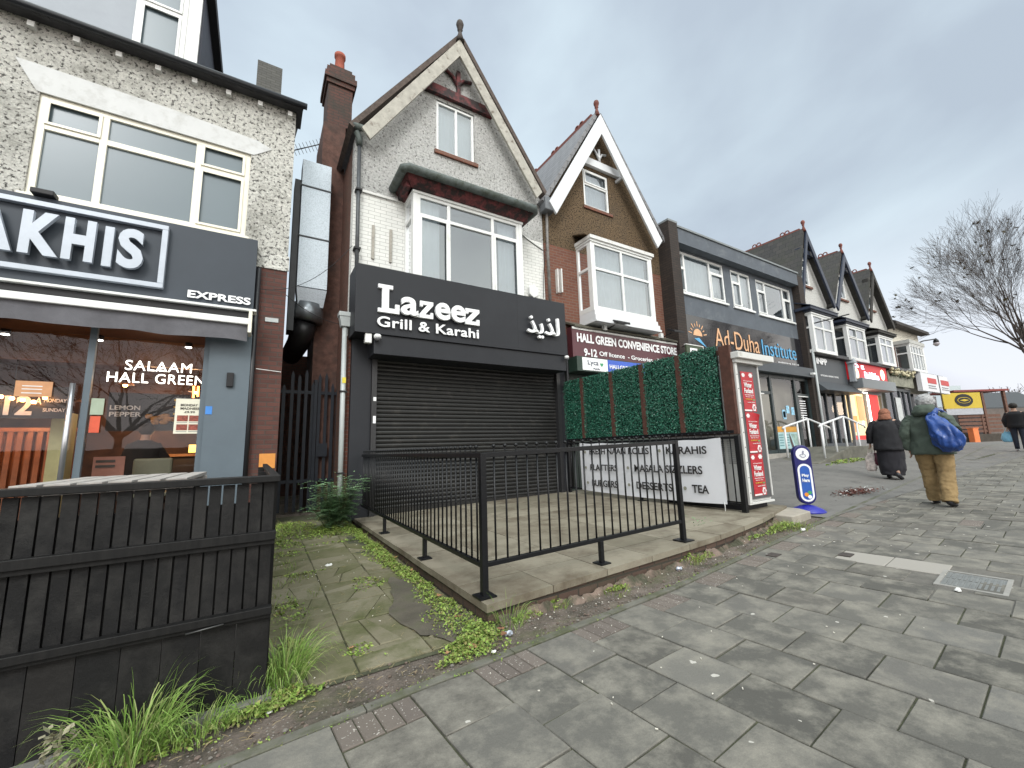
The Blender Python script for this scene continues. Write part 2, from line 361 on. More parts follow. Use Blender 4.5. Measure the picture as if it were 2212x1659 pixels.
# ================================================================== GROUND
def grid_sheet(xs,ys,zf,dz=0):
    vs=[(x,y,zf(x,y)+dz) for x in xs for y in ys]; n=len(ys)
    fs=[(i*n+j,(i+1)*n+j,(i+1)*n+j+1,i*n+j+1) for i in range(len(xs)-1) for j in range(n-1)]
    return vs,fs
def fr(a,b,n): return [a+(b-a)*i/n for i in range(n+1)]
soil=MT('trodden_soil_and_gravel')
c=soil.ramp(soil.noise(3.2,9,.8),.36,.62,(.06,.052,.038),(.20,.16,.135))
vv=soil.n('ShaderNodeTexVoronoi'); vv.inputs['Scale'].default_value=42; soil.l(soil.co,vv.inputs['Vector'])
c=soil.mix(soil.ramp(vv.outputs['Distance'],.12,.22,(1,1,1),(0,0,0)),c,(.36,.33,.30))
c=soil.mix(soil.ramp(soil.noise(1.1,8,.75),.5,.68),c,(.09,.10,.04))
soil.col(c); soil.p.inputs['Roughness'].default_value=.9
soil.bump(soil.math('ADD',soil.noise(28,7,.8),soil.math('MULTIPLY',vv.outputs['Distance'],-.4)),.8,.03); soil=soil.m
xs=fr(-300,-20,6)[:-1]+fr(-20,40,120)+fr(40,60,8)[1:]+fr(60,600,10)[1:]; ys=fr(-300,-6,6)[:-1]+fr(-6,14,60)+fr(14,40,6)[1:]+fr(40,400,6)[1:]
vs,fs=grid_sheet(xs,ys,lambda x,y:gz(x,min(y,12)),-.012); g=MB(); g.add(vs,fs,0,True); structure(g.build('ground',soil))
asph=MT('worn_asphalt')
c=asph.ramp(asph.noise(.8,8,.7),.3,.7,(.105,.10,.095),(.165,.158,.148)); c=asph.mix(asph.ramp(asph.noise(190,3,.8),.5,.75),c,(.26,.25,.23)); c=asph.mix(asph.math('MULTIPLY',asph.ramp(asph.noise(3.1,8,.8),.52,.62),.5),c,(.05,.05,.048))
asph.col(c); asph.p.inputs['Roughness'].default_value=.85; asph.bump(asph.noise(120,4,.8),.5,.008); asph=asph.m
# forecourt in front of the shops beyond the terrace
vs,fs=grid_sheet(fr(7.05,46,120),fr(2.9,7.72,20),gz,.004); structure(MB().add(vs,fs,0,True).build('forecourt',asph))
# --- pavement: individually laid square flags, courses turned five degrees off the shop fronts
TH=R(5); PU=Vector((math.cos(TH),math.sin(TH),0)); PV=Vector((-math.sin(TH),math.cos(TH),0)); PO=Vector((1.125,2.345,0))
def pp(u,v,dz=0):
    q=PO+PU*u+PV*v; return Vector((q.x,q.y,gz(q.x,q.y)+dz))
def flag(mb,u0,u1,v0,v1,h=.0,g_=.004,mi=0,tilt=None):
    e=.004; t=[0,0,0,0] if tilt is None else tilt
    o=[(u0+g_,v0+g_),(u1-g_,v0+g_),(u1-g_,v1-g_),(u0+g_,v1-g_)]; i_=[(u0+g_+e,v0+g_+e),(u1-g_-e,v0+g_+e),(u1-g_-e,v1-g_-e),(u0+g_+e,v1-g_-e)]
    vs=[pp(a,b,-.02) for a,b in o]+[pp(a,b,h-.004+tt) for (a,b),tt in zip(o,t)]+[pp(a,b,h+tt) for (a,b),tt in zip(i_,t)]
    mb.add(vs,[(0,1,5,4),(1,2,6,5),(2,3,7,6),(3,0,4,7),(4,5,9,8),(5,6,10,9),(6,7,11,10),(7,4,8,11),(8,9,10,11)],mi)
flags_m=island('grey_concrete_flags',[(.082,.079,.070),(.140,.134,.120),(.105,.101,.09),(.175,.168,.15),(.092,.088,.078),(.122,.114,.10),(.155,.150,.138)],.85,.7,60,(3.3,.19,(.46,.44,.40),.70),(.25,.235,.20),.3,4.2)
brick_strip_m=island('speckled_brick_setts',[(.125,.105,.092),(.165,.14,.122),(.14,.118,.10)],.85,.8,120,(60,.5,(.42,.39,.35),.55),None)
lightflag=island('pale_new_flags',[(.30,.28,.25),(.33,.31,.28)],.8,.3,60)
fl=MB(); bs=MB(); W_=.3855; LN=.40
for k in range(-16,110):
    u0=k*W_; u1=u0+W_; ev=(k%2==0); v=0.0
    u00=u0
    if ev and k<60:
        for j in range(4): flag(bs,u0+j*W_/4,u0+(j+1)*W_/4,-.2,0,-.001,.003)
        v=-.205
    nrow=0
    while v>-6.2:
        v2=v-LN
        uc=(u0+u1)/2; q=pp(uc,(v+v2)/2)
        skip=False
        if 4.72<q.x<5.30 and .92<q.y<1.30: skip=True
        tl=[random.uniform(-.004,.004) for _ in range(4)]
        pale=(4.95<q.x<5.7 and 1.35<q.y<2.1 and random.random()<.75) or (k in(-1,) and 3<nrow<4)
        if not skip: flag(fl,u0,u1,v2,v,random.uniform(-.003,.004),.0045,1 if pale else 0,tl)
        v=v2; nrow+=1
structure(fl.build('pavement',[flags_m,lightflag])); structure(bs.build('brick_edging',brick_strip_m))
# second run of setts out in the pavement at the right
b2=MB()
for (u,v) in ((3.0,-1.95),(3.1,-2.15),(6.3,-1.2)):
    for j in range(4): flag(b2,u+.02+j*.1,u+.02+(j+1)*.1,v-.19,v,.006,.003)
structure(b2.build('pavement_setts',brick_strip_m))
# joints bed under flags (mossy)
moss=mat('mossy_joint_sand',(.055,.058,.032),.95,.4,20,.4,60)
vs,fs=grid_sheet(fr(-6.5,44,100),fr(-6,4.2,12),lambda x,y:0); 
vs=[tuple(pp(x,y-4.2-.0,-.0095)) for x,y,z in vs]; structure(MB().add(vs,fs,0,True).build('joint_bed',moss))
# narrow concrete kerb edging along the back of the pavement
kb=MB(); n=60
for i in range(n):
    u0=-6+i*.9; u1=u0+.895
    a,b,c_,d=pp(u0,.005),pp(u1,.005),pp(u1,.065),pp(u0,.065)
    vs=[p+Vector((0,0,-.03)) for p in (a,b,c_,d)]+[p+Vector((0,0,.006)) for p in (a,b,c_,d)]
    kb.add(vs,[(0,1,5,4),(1,2,6,5),(2,3,7,6),(3,0,4,7),(4,5,6,7)])
structure(kb.build('kerb_edging',mat('mossy_kerb',(.13,.125,.105),.85,.25,6,.4,70,dirt=(.07,.075,.04),dscale=4,dthr=(.45,.65)),bevel=.004))
# road behind the camera
vs,fs=grid_sheet(fr(-60,120,30),[-14.0,-10,-6.3],lambda x,y:gz(x,y)-.11); structure(MB().add(vs,fs).build('road',mat('road_asphalt',(.06,.06,.062),.8,.15,2,.3,120)))
# --- alley: crazy paved path
def voronoi_cells(x0,x1,y0,y1,pts):
    cells=[]
    for i,p in enumerate(pts):
        poly=[(x0,y0),(x1,y0),(x1,y1),(x0,y1)]
        for j,q in enumerate(pts):
            if i==j: continue
            mx,my=(p[0]+q[0])/2,(p[1]+q[1])/2; nx,ny=q[0]-p[0],q[1]-p[1]; res=[]
            for a,b in zip(poly,poly[1:]+poly[:1]):
                da=(a[0]-mx)*nx+(a[1]-my)*ny; db=(b[0]-mx)*nx+(b[1]-my)*ny
                if da<=0: res.append(a)
                if (da<0)!=(db<0) and abs(da-db)>1e-9:
                    t=da/(da-db); res.append((a[0]+(b[0]-a[0])*t,a[1]+(b[1]-a[1])*t))
            poly=res
            if len(poly)<3: break
        if len(poly)>=3: cells.append((p,poly))
    return cells
rnd=random.Random(11)
pts=[]
# broken square flags: roughly on a grid but cracked
for i in range(4):
    for j in range(9):
        for k in range(rnd.choice((1,2,2,3,3))): pts.append((.12+i*.40+rnd.uniform(.04,.36),2.72+j*.58+rnd.uniform(.05,.53)))
cr=MB()
def cut(poly,rnd):
    cx=sum(a for a,b in poly)/len(poly)+rnd.uniform(-.06,.06); cy=sum(b for a,b in poly)/len(poly)+rnd.uniform(-.08,.08); t=rnd.uniform(0,math.pi); nx,ny=math.cos(t),math.sin(t); A=[];B=[]
    for a,b in zip(poly,poly[1:]+poly[:1]):
        da=(a[0]-cx)*nx+(a[1]-cy)*ny; db=(b[0]-cx)*nx+(b[1]-cy)*ny
        (A if da>=0 else B).append(a)
        if (da<0)!=(db<0): k=da/(da-db); q=(a[0]+(b[0]-a[0])*k,a[1]+(b[1]-a[1])*k); A.append(q); B.append(q)
    return [q for q in (A,B) if len(q)>2]
cells=[]
for i in range(3):
    y=2.70-.16*i
    while y<7.9:
        y2=y+rnd.choice((.42,.5,.56)); x0_=.12+.448*i; pl=[[(x0_,max(y,2.70)),(x0_+.448,max(y,2.70)),(x0_+.448,y2),(x0_,y2)]]
        for k in range(rnd.choice((0,1,2,3,4))):
            j=max(range(len(pl)),key=lambda q:abs(sum(u[0]*v[1]-v[0]*u[1] for u,v in zip(pl[q],pl[q][1:]+pl[q][:1])))*rnd.uniform(.6,1)); pl[j:j+1]=cut(pl[j],rnd)
        if y2>2.75: cells+=[(None,q) for q in pl]
        y=y2
for p,poly in cells:
    cx=sum(a for a,b in poly)/len(poly); cy=sum(b for a,b in poly)/len(poly); h=rnd.uniform(-.005,.006); tx=rnd.uniform(-.03,.03); ty=rnd.uniform(-.02,.02)
    n=len(poly)
    def sh(a,b,s_): 
        d=math.hypot(a-cx,b-cy); k_=max(0,(d-s_)/d) if d>0 else 0; return (cx+(a-cx)*k_,cy+(b-cy)*k_)
    o=[sh(a,b,.005) for a,b in poly]; q=[sh(a,b,.012) for a,b in poly]
    z=lambda a,b:gz(a,b)+.004+h+tx*(a-cx)+ty*(b-cy)
    vs=[(a,b,gz(a,b)-.03) for a,b in o]+[(a,b,z(a,b)-.006) for a,b in o]+[(a,b,z(a,b)) for a,b in q]
    fs=[(i,(i+1)%n,n+(i+1)%n,n+i) for i in range(n)]+[(n+i,n+(i+1)%n,2*n+(i+1)%n,2*n+i) for i in range(n)]+[tuple(range(2*n,3*n))]
    cr.add(vs,fs)
crazy=island('mossy_broken_flags',[(.16,.145,.095),(.22,.20,.14),(.125,.12,.065),(.19,.17,.115)],.8,1.,40,(5,.12,(.34,.33,.28),.85),(.085,.092,.035),.3,2.9)
structure(cr.build('alley_path',crazy))
vs,fs=grid_sheet(fr(.10,1.47,8),fr(2.66,8.6,30),gz,-.006); structure(MB().add(vs,fs,0,True).build('alley_joint_bed',moss))
# wet dark patch of asphalt beside the terrace + concrete strip between pavement and fence
vs=[];nn=40
def blob(cx,cy,rx,ry,n=40,seed=1,dz=.013):
    r_=random.Random(seed); ph=[r_.uniform(0,6) for _ in range(4)]; P=[]
    for i in range(n):
        t=2*math.pi*i/n; k=1+.14*math.sin(3*t+ph[0])+.08*math.sin(5*t+ph[1])+.06*math.sin(9*t+ph[2])+.03*math.sin(17*t+ph[3]); a=cx+rx*k*math.cos(t); b=cy+ry*k*math.sin(t); P.append((a,b,gz(a,b)+dz))
    return P
pt=MB(); P=blob(1.20,3.42,.22,.74,48,5); pt.add(P,[tuple(range(len(P)))])
structure(pt.build('asphalt_patch',mat('dark_smooth_asphalt',(.085,.074,.056),.7,.35,3,.4,60,dirt=(.075,.08,.04),dscale=4)))
# ---- raised terrace with brick edge in front of the shuttered restaurant
TX=lambda x:.15+.018*(x-1.5)
ter=MB(); bk=MB()
front=[(1.45,2.80),(4.4,2.95),(5.6,3.10),(7.0,3.42)]
def fy(x):
    for (a,b),(c_,d) in zip(front,front[1:]):
        if x<=c_: return b+(d-b)*(x-a)/(c_-a)
    return front[-1][1]
sx=[1.45+.62*i for i in range(9)]+[7.0]
for i,(a,b) in enumerate(zip(sx,sx[1:])):
    y=None; row=[0]; k=0
    edges=[]
    ya=fy(a); yb=fy(b); t=.34; prev=(ya,yb); 
    while True:
        nx_=(3.3+.6*k,)*2 if k>0 else (3.3,3.3)
        if i>6: nx_=(nx_[0]+.25,)*2
        if nx_[0]>7.7: nx_=(7.72,7.72)
        o=[(a,prev[0]),(b,prev[1]),(b,nx_[1]),(a,nx_[0])]; gp=.003 if k else .004
        o=[(a+gp,prev[0]+(gp if k else 0)),(b-gp,prev[1]+(gp if k else 0)),(b-gp,nx_[1]-gp),(a+gp,nx_[0]-gp)]
        dz=random.uniform(-.002,.002)
        ter.prism([(p,q,TX(p)+dz) for p,q in o],(0,0,-.055))
        prev=nx_; k+=1
        if nx_[0]>=7.71: break
ter_m=island('terrace_flags',[(.23,.205,.155),(.30,.27,.21),(.19,.17,.125),(.27,.24,.185)],.7,.6,50,(3,.06,(.42,.40,.36),.85),(.13,.105,.075),.3,2.2)
structure(ter.build('terrace_paving',ter_m))
terr_brick=brick('stained_terrace_brick',(.10,.06,.045),(.14,.09,.065),(.05,.045,.035),dirt=(.045,.045,.028))
pts2=[(x,y+.03) for x,y in front]
low=[(1.48,7.72),(1.48,2.83)]+[(x,y+.035) for x,y in front[1:-1]]+[(6.97,3.45),(6.97,7.72)]
vs=[(x,y,-.03) for x,y in low]+[(x,y,TX(x)-.053) for x,y in low]; n=len(low)
structure(MB().add(vs,[(i,(i+1)%n,n+(i+1)%n,n+i) for i in range(n)]+[tuple(range(n,2*n))]).build('terrace_plinth',terr_brick))
# broken concrete haunching along the foot of the terrace
hm=mat('crumbling_pinkish_concrete',(.17,.125,.10),.9,.35,9,1.,30,dirt=(.05,.05,.03),dscale=3,dthr=(.42,.56))
hb=MB(); rr=random.Random(5); top=[];bot=[]
N_=260
for i in range(N_+1):
    x=1.55+5.2*i/N_; y=fy(x)+.02; gzv=gz(x,y-.1); h=max(.01,min(TX(x)-.07-gzv,.040+.014*math.sin(i*.11)+.010*math.sin(i*.37+1)+.006*math.sin(i*.9)+rr.uniform(-.006,.006)))
    top.append((x,y-.005-rr.uniform(0,.02),gzv+h)); bot.append((x,y-.07-.03*math.sin(i*.19)-rr.uniform(0,.01),gzv-.02))
hb.add(top+bot,[(i,N_+1+i,N_+2+i,i+1) for i in range(N_)],0,False); structure(hb.build('terrace_haunching',hm))
# end block of paving past the display cabinet
structure(MB().prism([(6.35,3.05,.20),(6.95,3.08,.21),(7.12,3.3,.21),(7.05,3.9,.22),(6.35,3.9,.21)],(0,0,-.14)).build('terrace_end_slab',mat('pale_broken_slab',(.34,.31,.26),.8,.15,6,.4,50),bevel=.012))
# ================================================================== LEFT SHOP HOUSE
h1=thing('shop_house','white roughcast house over the lit chicken shop, with dark dormer and gutter','house',(-1.5,F,0))
wx0,wx1,wz0,wz1=-2.90,-.38,4.85,6.40
m=MB(); wall(m,F,F+.25,K(-9),K(.26),3.3,7.47,[(wx0,wx1,wz0,wz1),(-7.0,-4.5,wz0,wz1)])
m.box(.01,.26,F+.25,17,3.9,7.42); 
m.build('wall',roughcast2,h1)
m=MB(); m.box(-.16,.26,F-.06,F+.24,.0,4.38); m.box(.02,.26,F+.24,17,0,3.9); m.build('brick_pier',brick('dull_red_brick',(.095,.038,.030),(.135,.052,.04),(.075,.058,.05)),h1)
m=MB(); m.prism([(-.2,F-.08,4.35),(.28,F-.08,4.35),(.28,F-.01,4.62),(-.2,F-.01,4.62)],(0,0,.03)); m.build('pier_capping',roughcast2,h1)
# smooth lintel band
m=MB(); m.prism([(-3.18,F-.012,6.82),(-2.93,F-.012,6.40),(-.34,F-.012,6.38),(-.08,F-.012,6.58),(-.30,F-.012,6.67),(-1.45,F-.012,6.76)],(0,.03,0)); m.build('lintel_band',mat('smooth_pale_render',(.60,.61,.61),.8,.05,4,.1,30,dirt=(.42,.42,.40),dscale=3),h1)
wd=window(h1,wx0,wx1,wz0,wz1,F+.03,cols=(-2.21,-1.085),trans=[5.92,5.92,5.92],fr=.085,m=cream_pvc,g='film',curt=False,opener=((0,1),(2,0),(2,1)))
MB().box(wx0-.05,wx1+.05,F-.05,F+.1,wz0-.06,wz0).build('sill',cream_pvc,wd)
MB().box(-8.5,.2,F+.9,F+1,3.4,7.3).build('room_backing',room_dark,h1)
# eaves: fascia, gutter, rafter ends
m=MB(); m.tube([(-9,F-.22,7.49),(.42,F-.22,7.49)],.055,10); m.build('gutter',mat('black_gutter',(.012,.014,.018),.35,.2,5),h1)
m=MB(); m.box(-9,.36,F-.17,F+.4,7.47,7.52); m.build('soffit_board',mat('sooty_board',(.05,.05,.055),.8,.3,5),h1)
for i in range(8): 
    x=.16-.46*i; MB().box(x-.035,x+.035,F-.09,F+.0,7.31,7.39).build('rafter_end',white_paint,h1)
m=MB(); m.prism([(-9,F-.2,7.525),(.38,F-.2,7.525),(.38,F+4.2,9.9),(-9,F+4.2,9.9)],(0,0,.045)); m.build('roof',slate,h1)
# dormer
dn=MB(); y0=F+.35
dn.box(-6.2,-1.25,y0+.02,y0+2.4,7.5,9.55); d=dn.build('dormer',mat('dark_lead_cheek',(.05,.055,.075),.7,.2,4,.3,30),h1)
MB().box(-6.3,-1.12,y0-.12,y0+2.5,9.5,9.68).build('dormer_roof',mat('dark_felt',(.03,.03,.035),.8),d)
MB().box(-6.2,-2.12,y0-.02,y0+.02,7.7,9.4).build('pale_panel',mat('pale_grey_cladding',(.30,.33,.37),.6,.05,3),d)
MB().box(-1.48,-1.28,y0-.04,y0+.02,7.7,9.45).build('corner_post',white_pvc,d)
window(d,-2.12,-1.46,7.85,9.4,y0-.06,trans=8.78,fr=.08,curt=False,g='film',name='dormer_window',opener=((0,0),(0,1)))
m=MB(); m.box(-.6,.0,12,13,8,12.15); m.build('chimney',brick('grey_chimney_brick',(.10,.10,.095),(.13,.13,.12),(.07,.07,.06)),h1)
# shop front frame
sf=MB(); Y=7.58
sf.box(-.71,-.18,Y-.02,F-.06,.0,3.16); sf.build('pilaster',anth2,h1)
sf=MB(); sf.box(-.78,-.71,Y+.03,Y+.12,.2,3.2); sf.box(-2.04,-1.97,Y+.03,Y+.1,.2,3.12); sf.box(-6,-.71,Y+.03,Y+.12,.0,.45); sf.box(-6,-.71,Y+.03,Y+.12,3.10,3.25); sf.build('shop_window_frame',anth2,h1)
MB().add([(-6,Y+.08,.4),(-.75,Y+.08,.4),(-.75,Y+.08,3.15),(-6,Y+.08,3.15)],[(0,1,2,3)]).build('shop_window_pane',G['shop'],h1)
dh=MB(); dh.tube([(-2.12,Y-.05,.75),(-2.12,Y-.05,2.26)],.028,10); dh.tube([(-2.12,Y-.05,.95),(-2.12,Y+.06,.95)],.012,6); dh.tube([(-2.12,Y-.05,2.1),(-2.12,Y+.06,2.1)],.012,6)
dh.build('door_handle',mat('brushed_steel',(.6,.62,.65),.3,.05,metal=.9),h1)
MB().tube([(-.155,F-.13,.1),(-.155,F-.13,4.3)],.04,8).build('downpipe',mat('black_pipe',(.015,.015,.018),.4),h1)
# interior of the shop
ix=MB(); ix.box(-8,-.75,7.75,13,.2,.25); floor=ix.build('shop_floor',mat('dark_shop_floor',(.05,.04,.035),.4),h1)
ix=MB(); ix.box(-8,-.7,12.2,12.3,.2,3.3); ix.box(-.7,-.6,7.75,12.3,.2,3.3); ix.build('inner_wall',mat('warm_brown_wall',(.07,.032,.018),.7,.7,2),h1)
MB().box(-8,-.6,7.7,12.3,3.22,3.3).build('shop_ceiling',mat('dark_brown_ceiling',(.06,.028,.018),.5,.3,2),h1)
MB().box(-8,-.75,8.9,9.0,2.78,3.22).build('bulkhead',mat('timber_bulkhead',(.14,.055,.02),.5,.3,4),h1)
cedar=mat('orange_slatted_timber',(.30,.10,.035),.5,.35,5)
sl_=MB()
for i in range(18): sl_.box(-4.4+.105*i,-4.4+.105*i+.06,9.3,9.36,.3,1.72)
sl_.box(-4.4,-2.5,9.28,9.38,1.72,1.78); sl_.box(-4.4,-2.5,9.40,9.42,.3,1.72)
tag(sl_.build('slatted_screen',cedar),'tall screen of orange timber slats inside the lit shop','screen')
tag(MB().box(-2.56,-2.36,8.5,8.75,.25,1.95).build('yellow_pillar',mat('pale_yellow_paint',(.60,.58,.30),.6)),'narrow pale yellow pillar inside the shop door','pillar')
# bulbs
warm=emit('warm_bulb',(1,.42,.12),28); cool=emit('ceiling_spot_glow',(1,.93,.82),22); amber=emit('amber_reflection_glow',(1,.30,.06),9)
def lamp(x,y,z,e,c=(1,.55,.25),r=.12):
    l=bpy.data.lights.new('shop_lamp','POINT'); l.energy=e; l.color=c; l.shadow_soft_size=r; o=bpy.data.objects.new('shop_lamp',l); COL.objects.link(o); o.location=(x,y,z); return o
lamp(-1.2,9.8,2.5,16); lamp(-3.0,8.8,1.9,15); lamp(-2.0,11.4,2.3,34); lamp(-1.3,9.6,1.5,10); lamp(-1.5,8.4,2.85,3,(1,.8,.6))
def pendant(x,y,z,lab):
    p=thing('pendant_lamp',lab,'lamp',(x,y,z),'pendant lamps inside the chicken shop')
    MB().tube([(x,y,z+.1),(x,y,3.2)],.006,5).build('cable',dark_plastic,p)
    MB().rings([(x,y,z,.13,.13),(x,y,z+.05,.09,.09),(x,y,z+.11,.03,.03)],12).build('lamp_shade',mat('copper_shade',(.35,.16,.07),.4,metal=.5),p)
    MB().sphere((x,y,z-.01),.035,8,6).build('bulb',warm,p)
pendant(-2.05,9.6,2.55,'small copper pendant lamp above the glowing SALAAM line'); pendant(-3.15,9.0,2.18,'copper pendant lamp above the opening hours lettering')
pendant(-2.2,10.2,2.2,'copper pendant lamp just left of the LEMON PEPPER board'); pendant(-1.35,10.4,2.22,'copper pendant lamp over the menu board at the right')
def spot(x,y,z,lab):
    p=thing('ceiling_spotlight',lab,'spotlight',(x,y,z),'ceiling spotlights in the chicken shop')
    MB().rings([(x,y,z-.05,.05,.05),(x,y,z+.02,.05,.05)],10).build('housing',dark_plastic,p); MB().rings([(x,y,z-.056,.042,.042),(x,y,z-.051,.042,.042)],10).build('lens',cool,p)
spot(-2.12,8.3,3.08,'round ceiling spotlight above the shop door handle'); spot(-1.06,8.3,3.08,'round ceiling spotlight above the MONDAY MADNESS poster')
spot(-3.1,8.4,3.08,'round ceiling spotlight at the left edge of the shop window'); spot(-1.75,10.6,3.05,'distant ceiling spotlight behind the glowing lettering')
pendant(-1.0,9.2,2.42,'copper pendant lamp at the right end of the glowing GREEN lettering'); pendant(-2.75,10.4,2.3,'copper pendant lamp far back behind the shop door')
# glowing lettering
glow=emit('white_neon',(1,.98,.88),3)
s=thing('illuminated_sign','glowing white SALAAM HALL GREEN lettering hung in the shop window','sign',(-1.3,7.95,2.5))
text('SALAAM',(-1.72,7.95,2.545),.77,.145,glow,s,depth=.02,bold=-.004,spacing=1.08); text('HALL GREEN',(-1.90,7.95,2.36),1.12,.145,glow,s,depth=.02,bold=-.004,spacing=1.08)
s=thing('amber_light_reflection','cluster of glowing orange lights reflected beside the MONDAY MADNESS poster','lights',(-.80,7.9,2.2))
for i in range(5):
    x=-.90+.055*i; MB().tube([(x,7.9,2.34),(x+.004,7.9,2.16+.02*(i%2))],.014,6).build('reflected_tube',amber,s)  # reflected orange lights built as glowing tubes behind the glass
s=thing('amber_light_cluster','row of glowing orange bulbs across the 12 PM opening hours lettering','lights',(-2.8,8.0,2.0))
for i in range(6): MB().sphere((-3.0+.10*i,8.0,2.05+.02*((i*3)%4)),.026,7,5).build('bulb',warm,s)
# hours panel and menu boards
menu_blk=mat('menu_black',(.018,.018,.02),.4); lt=mat('menu_white',(.7,.7,.7),.5); yel=mat('menu_yellow',(.7,.42,.05),.5)
s=thing('hours_board','black board reading 12 PM beside the door, crossed by orange lights','sign',(-2.9,8.1,2.0))
MB().box(-3.75,-2.30,8.12,8.14,1.84,2.28).build('panel',menu_blk,s)
text('12',(-3.42,8.11,1.88),.30,.26,lt,s,bold=.03); text('P',(-3.08,8.11,2.03),.06,.1,lt,s,bold=.02); text('M',(-3.08,8.11,1.89),.07,.1,lt,s,bold=.02)
text('12',(-2.9,8.11,1.88),.26,.26,lt,s,bold=.03); text('A',(-2.62,8.11,2.03),.06,.1,lt,s,bold=.02); text('MONDAY',(-2.54,8.11,2.06),.22,.05,lt,s,bold=.02); text('SUNDAY',(-2.54,8.11,1.93),.22,.05,lt,s,bold=.02)
s=thing('menu_board','black overhead menu board with LEMON PEPPER and yellow prices','menu board',(-1.5,9.2,2.1))
MB().box(-2.15,-.78,9.2,9.22,1.72,2.36).build('panel',menu_blk,s)
text('LEMON',(-2.12,9.19,2.07),.38,.075,lt,s,bold=.02); text('PEPPER',(-2.12,9.19,1.96),.40,.075,lt,s,bold=.02)
fd=MB(); r_=random.Random(3)
for i in range(16): fd.sphere((-1.62+r_.uniform(0,.32),9.18,1.86+r_.uniform(0,.13)),.045,7,5,0,(1.3,.3,1))
fd.build('food_picture',mat('fried_chicken_picture',(.40,.20,.07),.7,.5,20),s)
for (x,z,w_,h_) in ((-1.3,2.24,.16,.035),(-1.3,2.12,.14,.03),(-1.3,2.0,.16,.03),(-1.3,1.88,.14,.03),(-1.02,2.16,.20,.06),(-1.02,2.0,.2,.03),(-1.02,1.9,.2,.02)): MB().box(x,x+w_,9.18,9.2,z,z+h_).build('price_line',yel,s)
# posters on the glass
s=thing('window_poster','cream MONDAY MADNESS poster with four burger photos on the shop glass','poster',(-.9,Y,1.9))
Yp=Y+.05
MB().box(-1.06,-.735,Yp-.004,Yp,1.60,2.11).build('sheet',mat('cream_paper',(.70,.68,.56),.6,.03),s)
bk_=mat('poster_dark',(.08,.07,.06),.6)
text('MONDAY',(-1.0,Yp-.006,2.0),.2,.035,bk_,s,bold=.02); text('MADNESS',(-1.0,Yp-.006,1.95),.22,.035,bk_,s,bold=.02); text('£9.99',(-.95,Yp-.006,1.90),.12,.03,bk_,s,bold=.01)
for i in range(4):
    x=-1.03+.14*(i%2); z=1.80-.13*(i//2); MB().box(x,x+.125,Yp-.008,Yp-.004,z-.02,z+.065).build('burger_photo',mat('burger_red',(.25,.06,.04),.6,.6,40),s)
    MB().box(x,x+.12,Yp-.007,Yp-.004,z-.045,z-.035).build('caption_line',mat('grey_print',(.3,.3,.28),.7),s)
s=thing('paper_notice','orange-brown notice with faint lines stuck on the shop door glass','notice',(-2.7,Yp,2.3)); MB().box(-2.66,-2.33,Yp-.004,Yp,2.08,2.28).build('sheet',mat('kraft_paper',(.55,.28,.14),.7),s)
for z in (2.21,2.17,2.12): MB().box(-2.60,-2.42,Yp-.006,Yp-.004,z,z+.012).build('text_line',lt,s)
s=tag(MB().box(-1.94,-1.84,Yp-.004,Yp,1.62,1.84).build('red_sticker',mat('red_orange_sticker',(.6,.09,.04),.5)),'narrow red sticker on the glass right of the door handle','sticker')
tag(MB().box(-1.95,-1.82,Yp-.004,Yp,1.86,2.08).build('green_notice',mat('pale_green_paper',(.35,.42,.32),.7)),'small pale green notice above the red sticker on the shop glass','notice')
tag(MB().box(-.70,-.62,Y-.026,Y-.021,1.88,2.0).build('blue_sticker',mat('blue_sticker',(.05,.22,.6),.4)),'small blue sticker on the grey shop pilaster','sticker')
s=tag(MB().box(-.47,-.38,Y-.07,Y-.02,2.30,2.52).build('outdoor_speaker',dark_plastic,bevel=.01),'small black box fixed on the grey shop pilaster','wall box')
# counter, till, chairs
s=thing('shop_counter','dark shop counter with timber top behind the seated person','counter',(-1.4,10.2,.25))
MB().box(-2.0,-.85,10.2,10.8,.25,1.28).build('front',mat('dark_counter',(.04,.03,.025),.5),s); MB().box(-2.05,-.8,10.1,10.85,1.28,1.33).build('top',mat('lit_timber_top',(.35,.17,.07),.4),s)
tag(MB().box(-1.15,-1.0,10.15,10.17,1.35,1.5).build('till_screen',emit('yellow_screen',(1,.62,.15),2.2)),'small glowing yellow till screen on the shop counter','screen')
s=thing('dining_chair','pale olive padded chair back behind the shop glass','chair',(-1.3,8.4,.25)); 
MB().box(-1.60,-1.13,8.35,8.42,.92,1.26).build('backrest',mat('olive_vinyl',(.22,.23,.16),.5),s,bevel=.03)
for x in (-1.56,-1.17):
    for y in (8.42,8.8): MB().tube([(x,y,.25),(x,y,.95)],.014,6).build('leg',dark_plastic,s)
MB().box(-1.58,-1.15,8.4,8.82,.68,.74).build('seat',mat('olive_vinyl',(.22,.23,.16),.5),s,bevel=.02)
s=thing('cardboard_sign','pinkish brown card with printed lines low in the shop window','sign',(-1.9,8,1)); MB().box(-1.95,-1.62,8.0,8.02,.98,1.3).build('card',mat('pink_card',(.42,.20,.15),.7),s)
for z in (1.22,1.15): MB().box(-1.92,-1.72,7.99,8.0,z,z+.035).build('text_line',bk_,s)
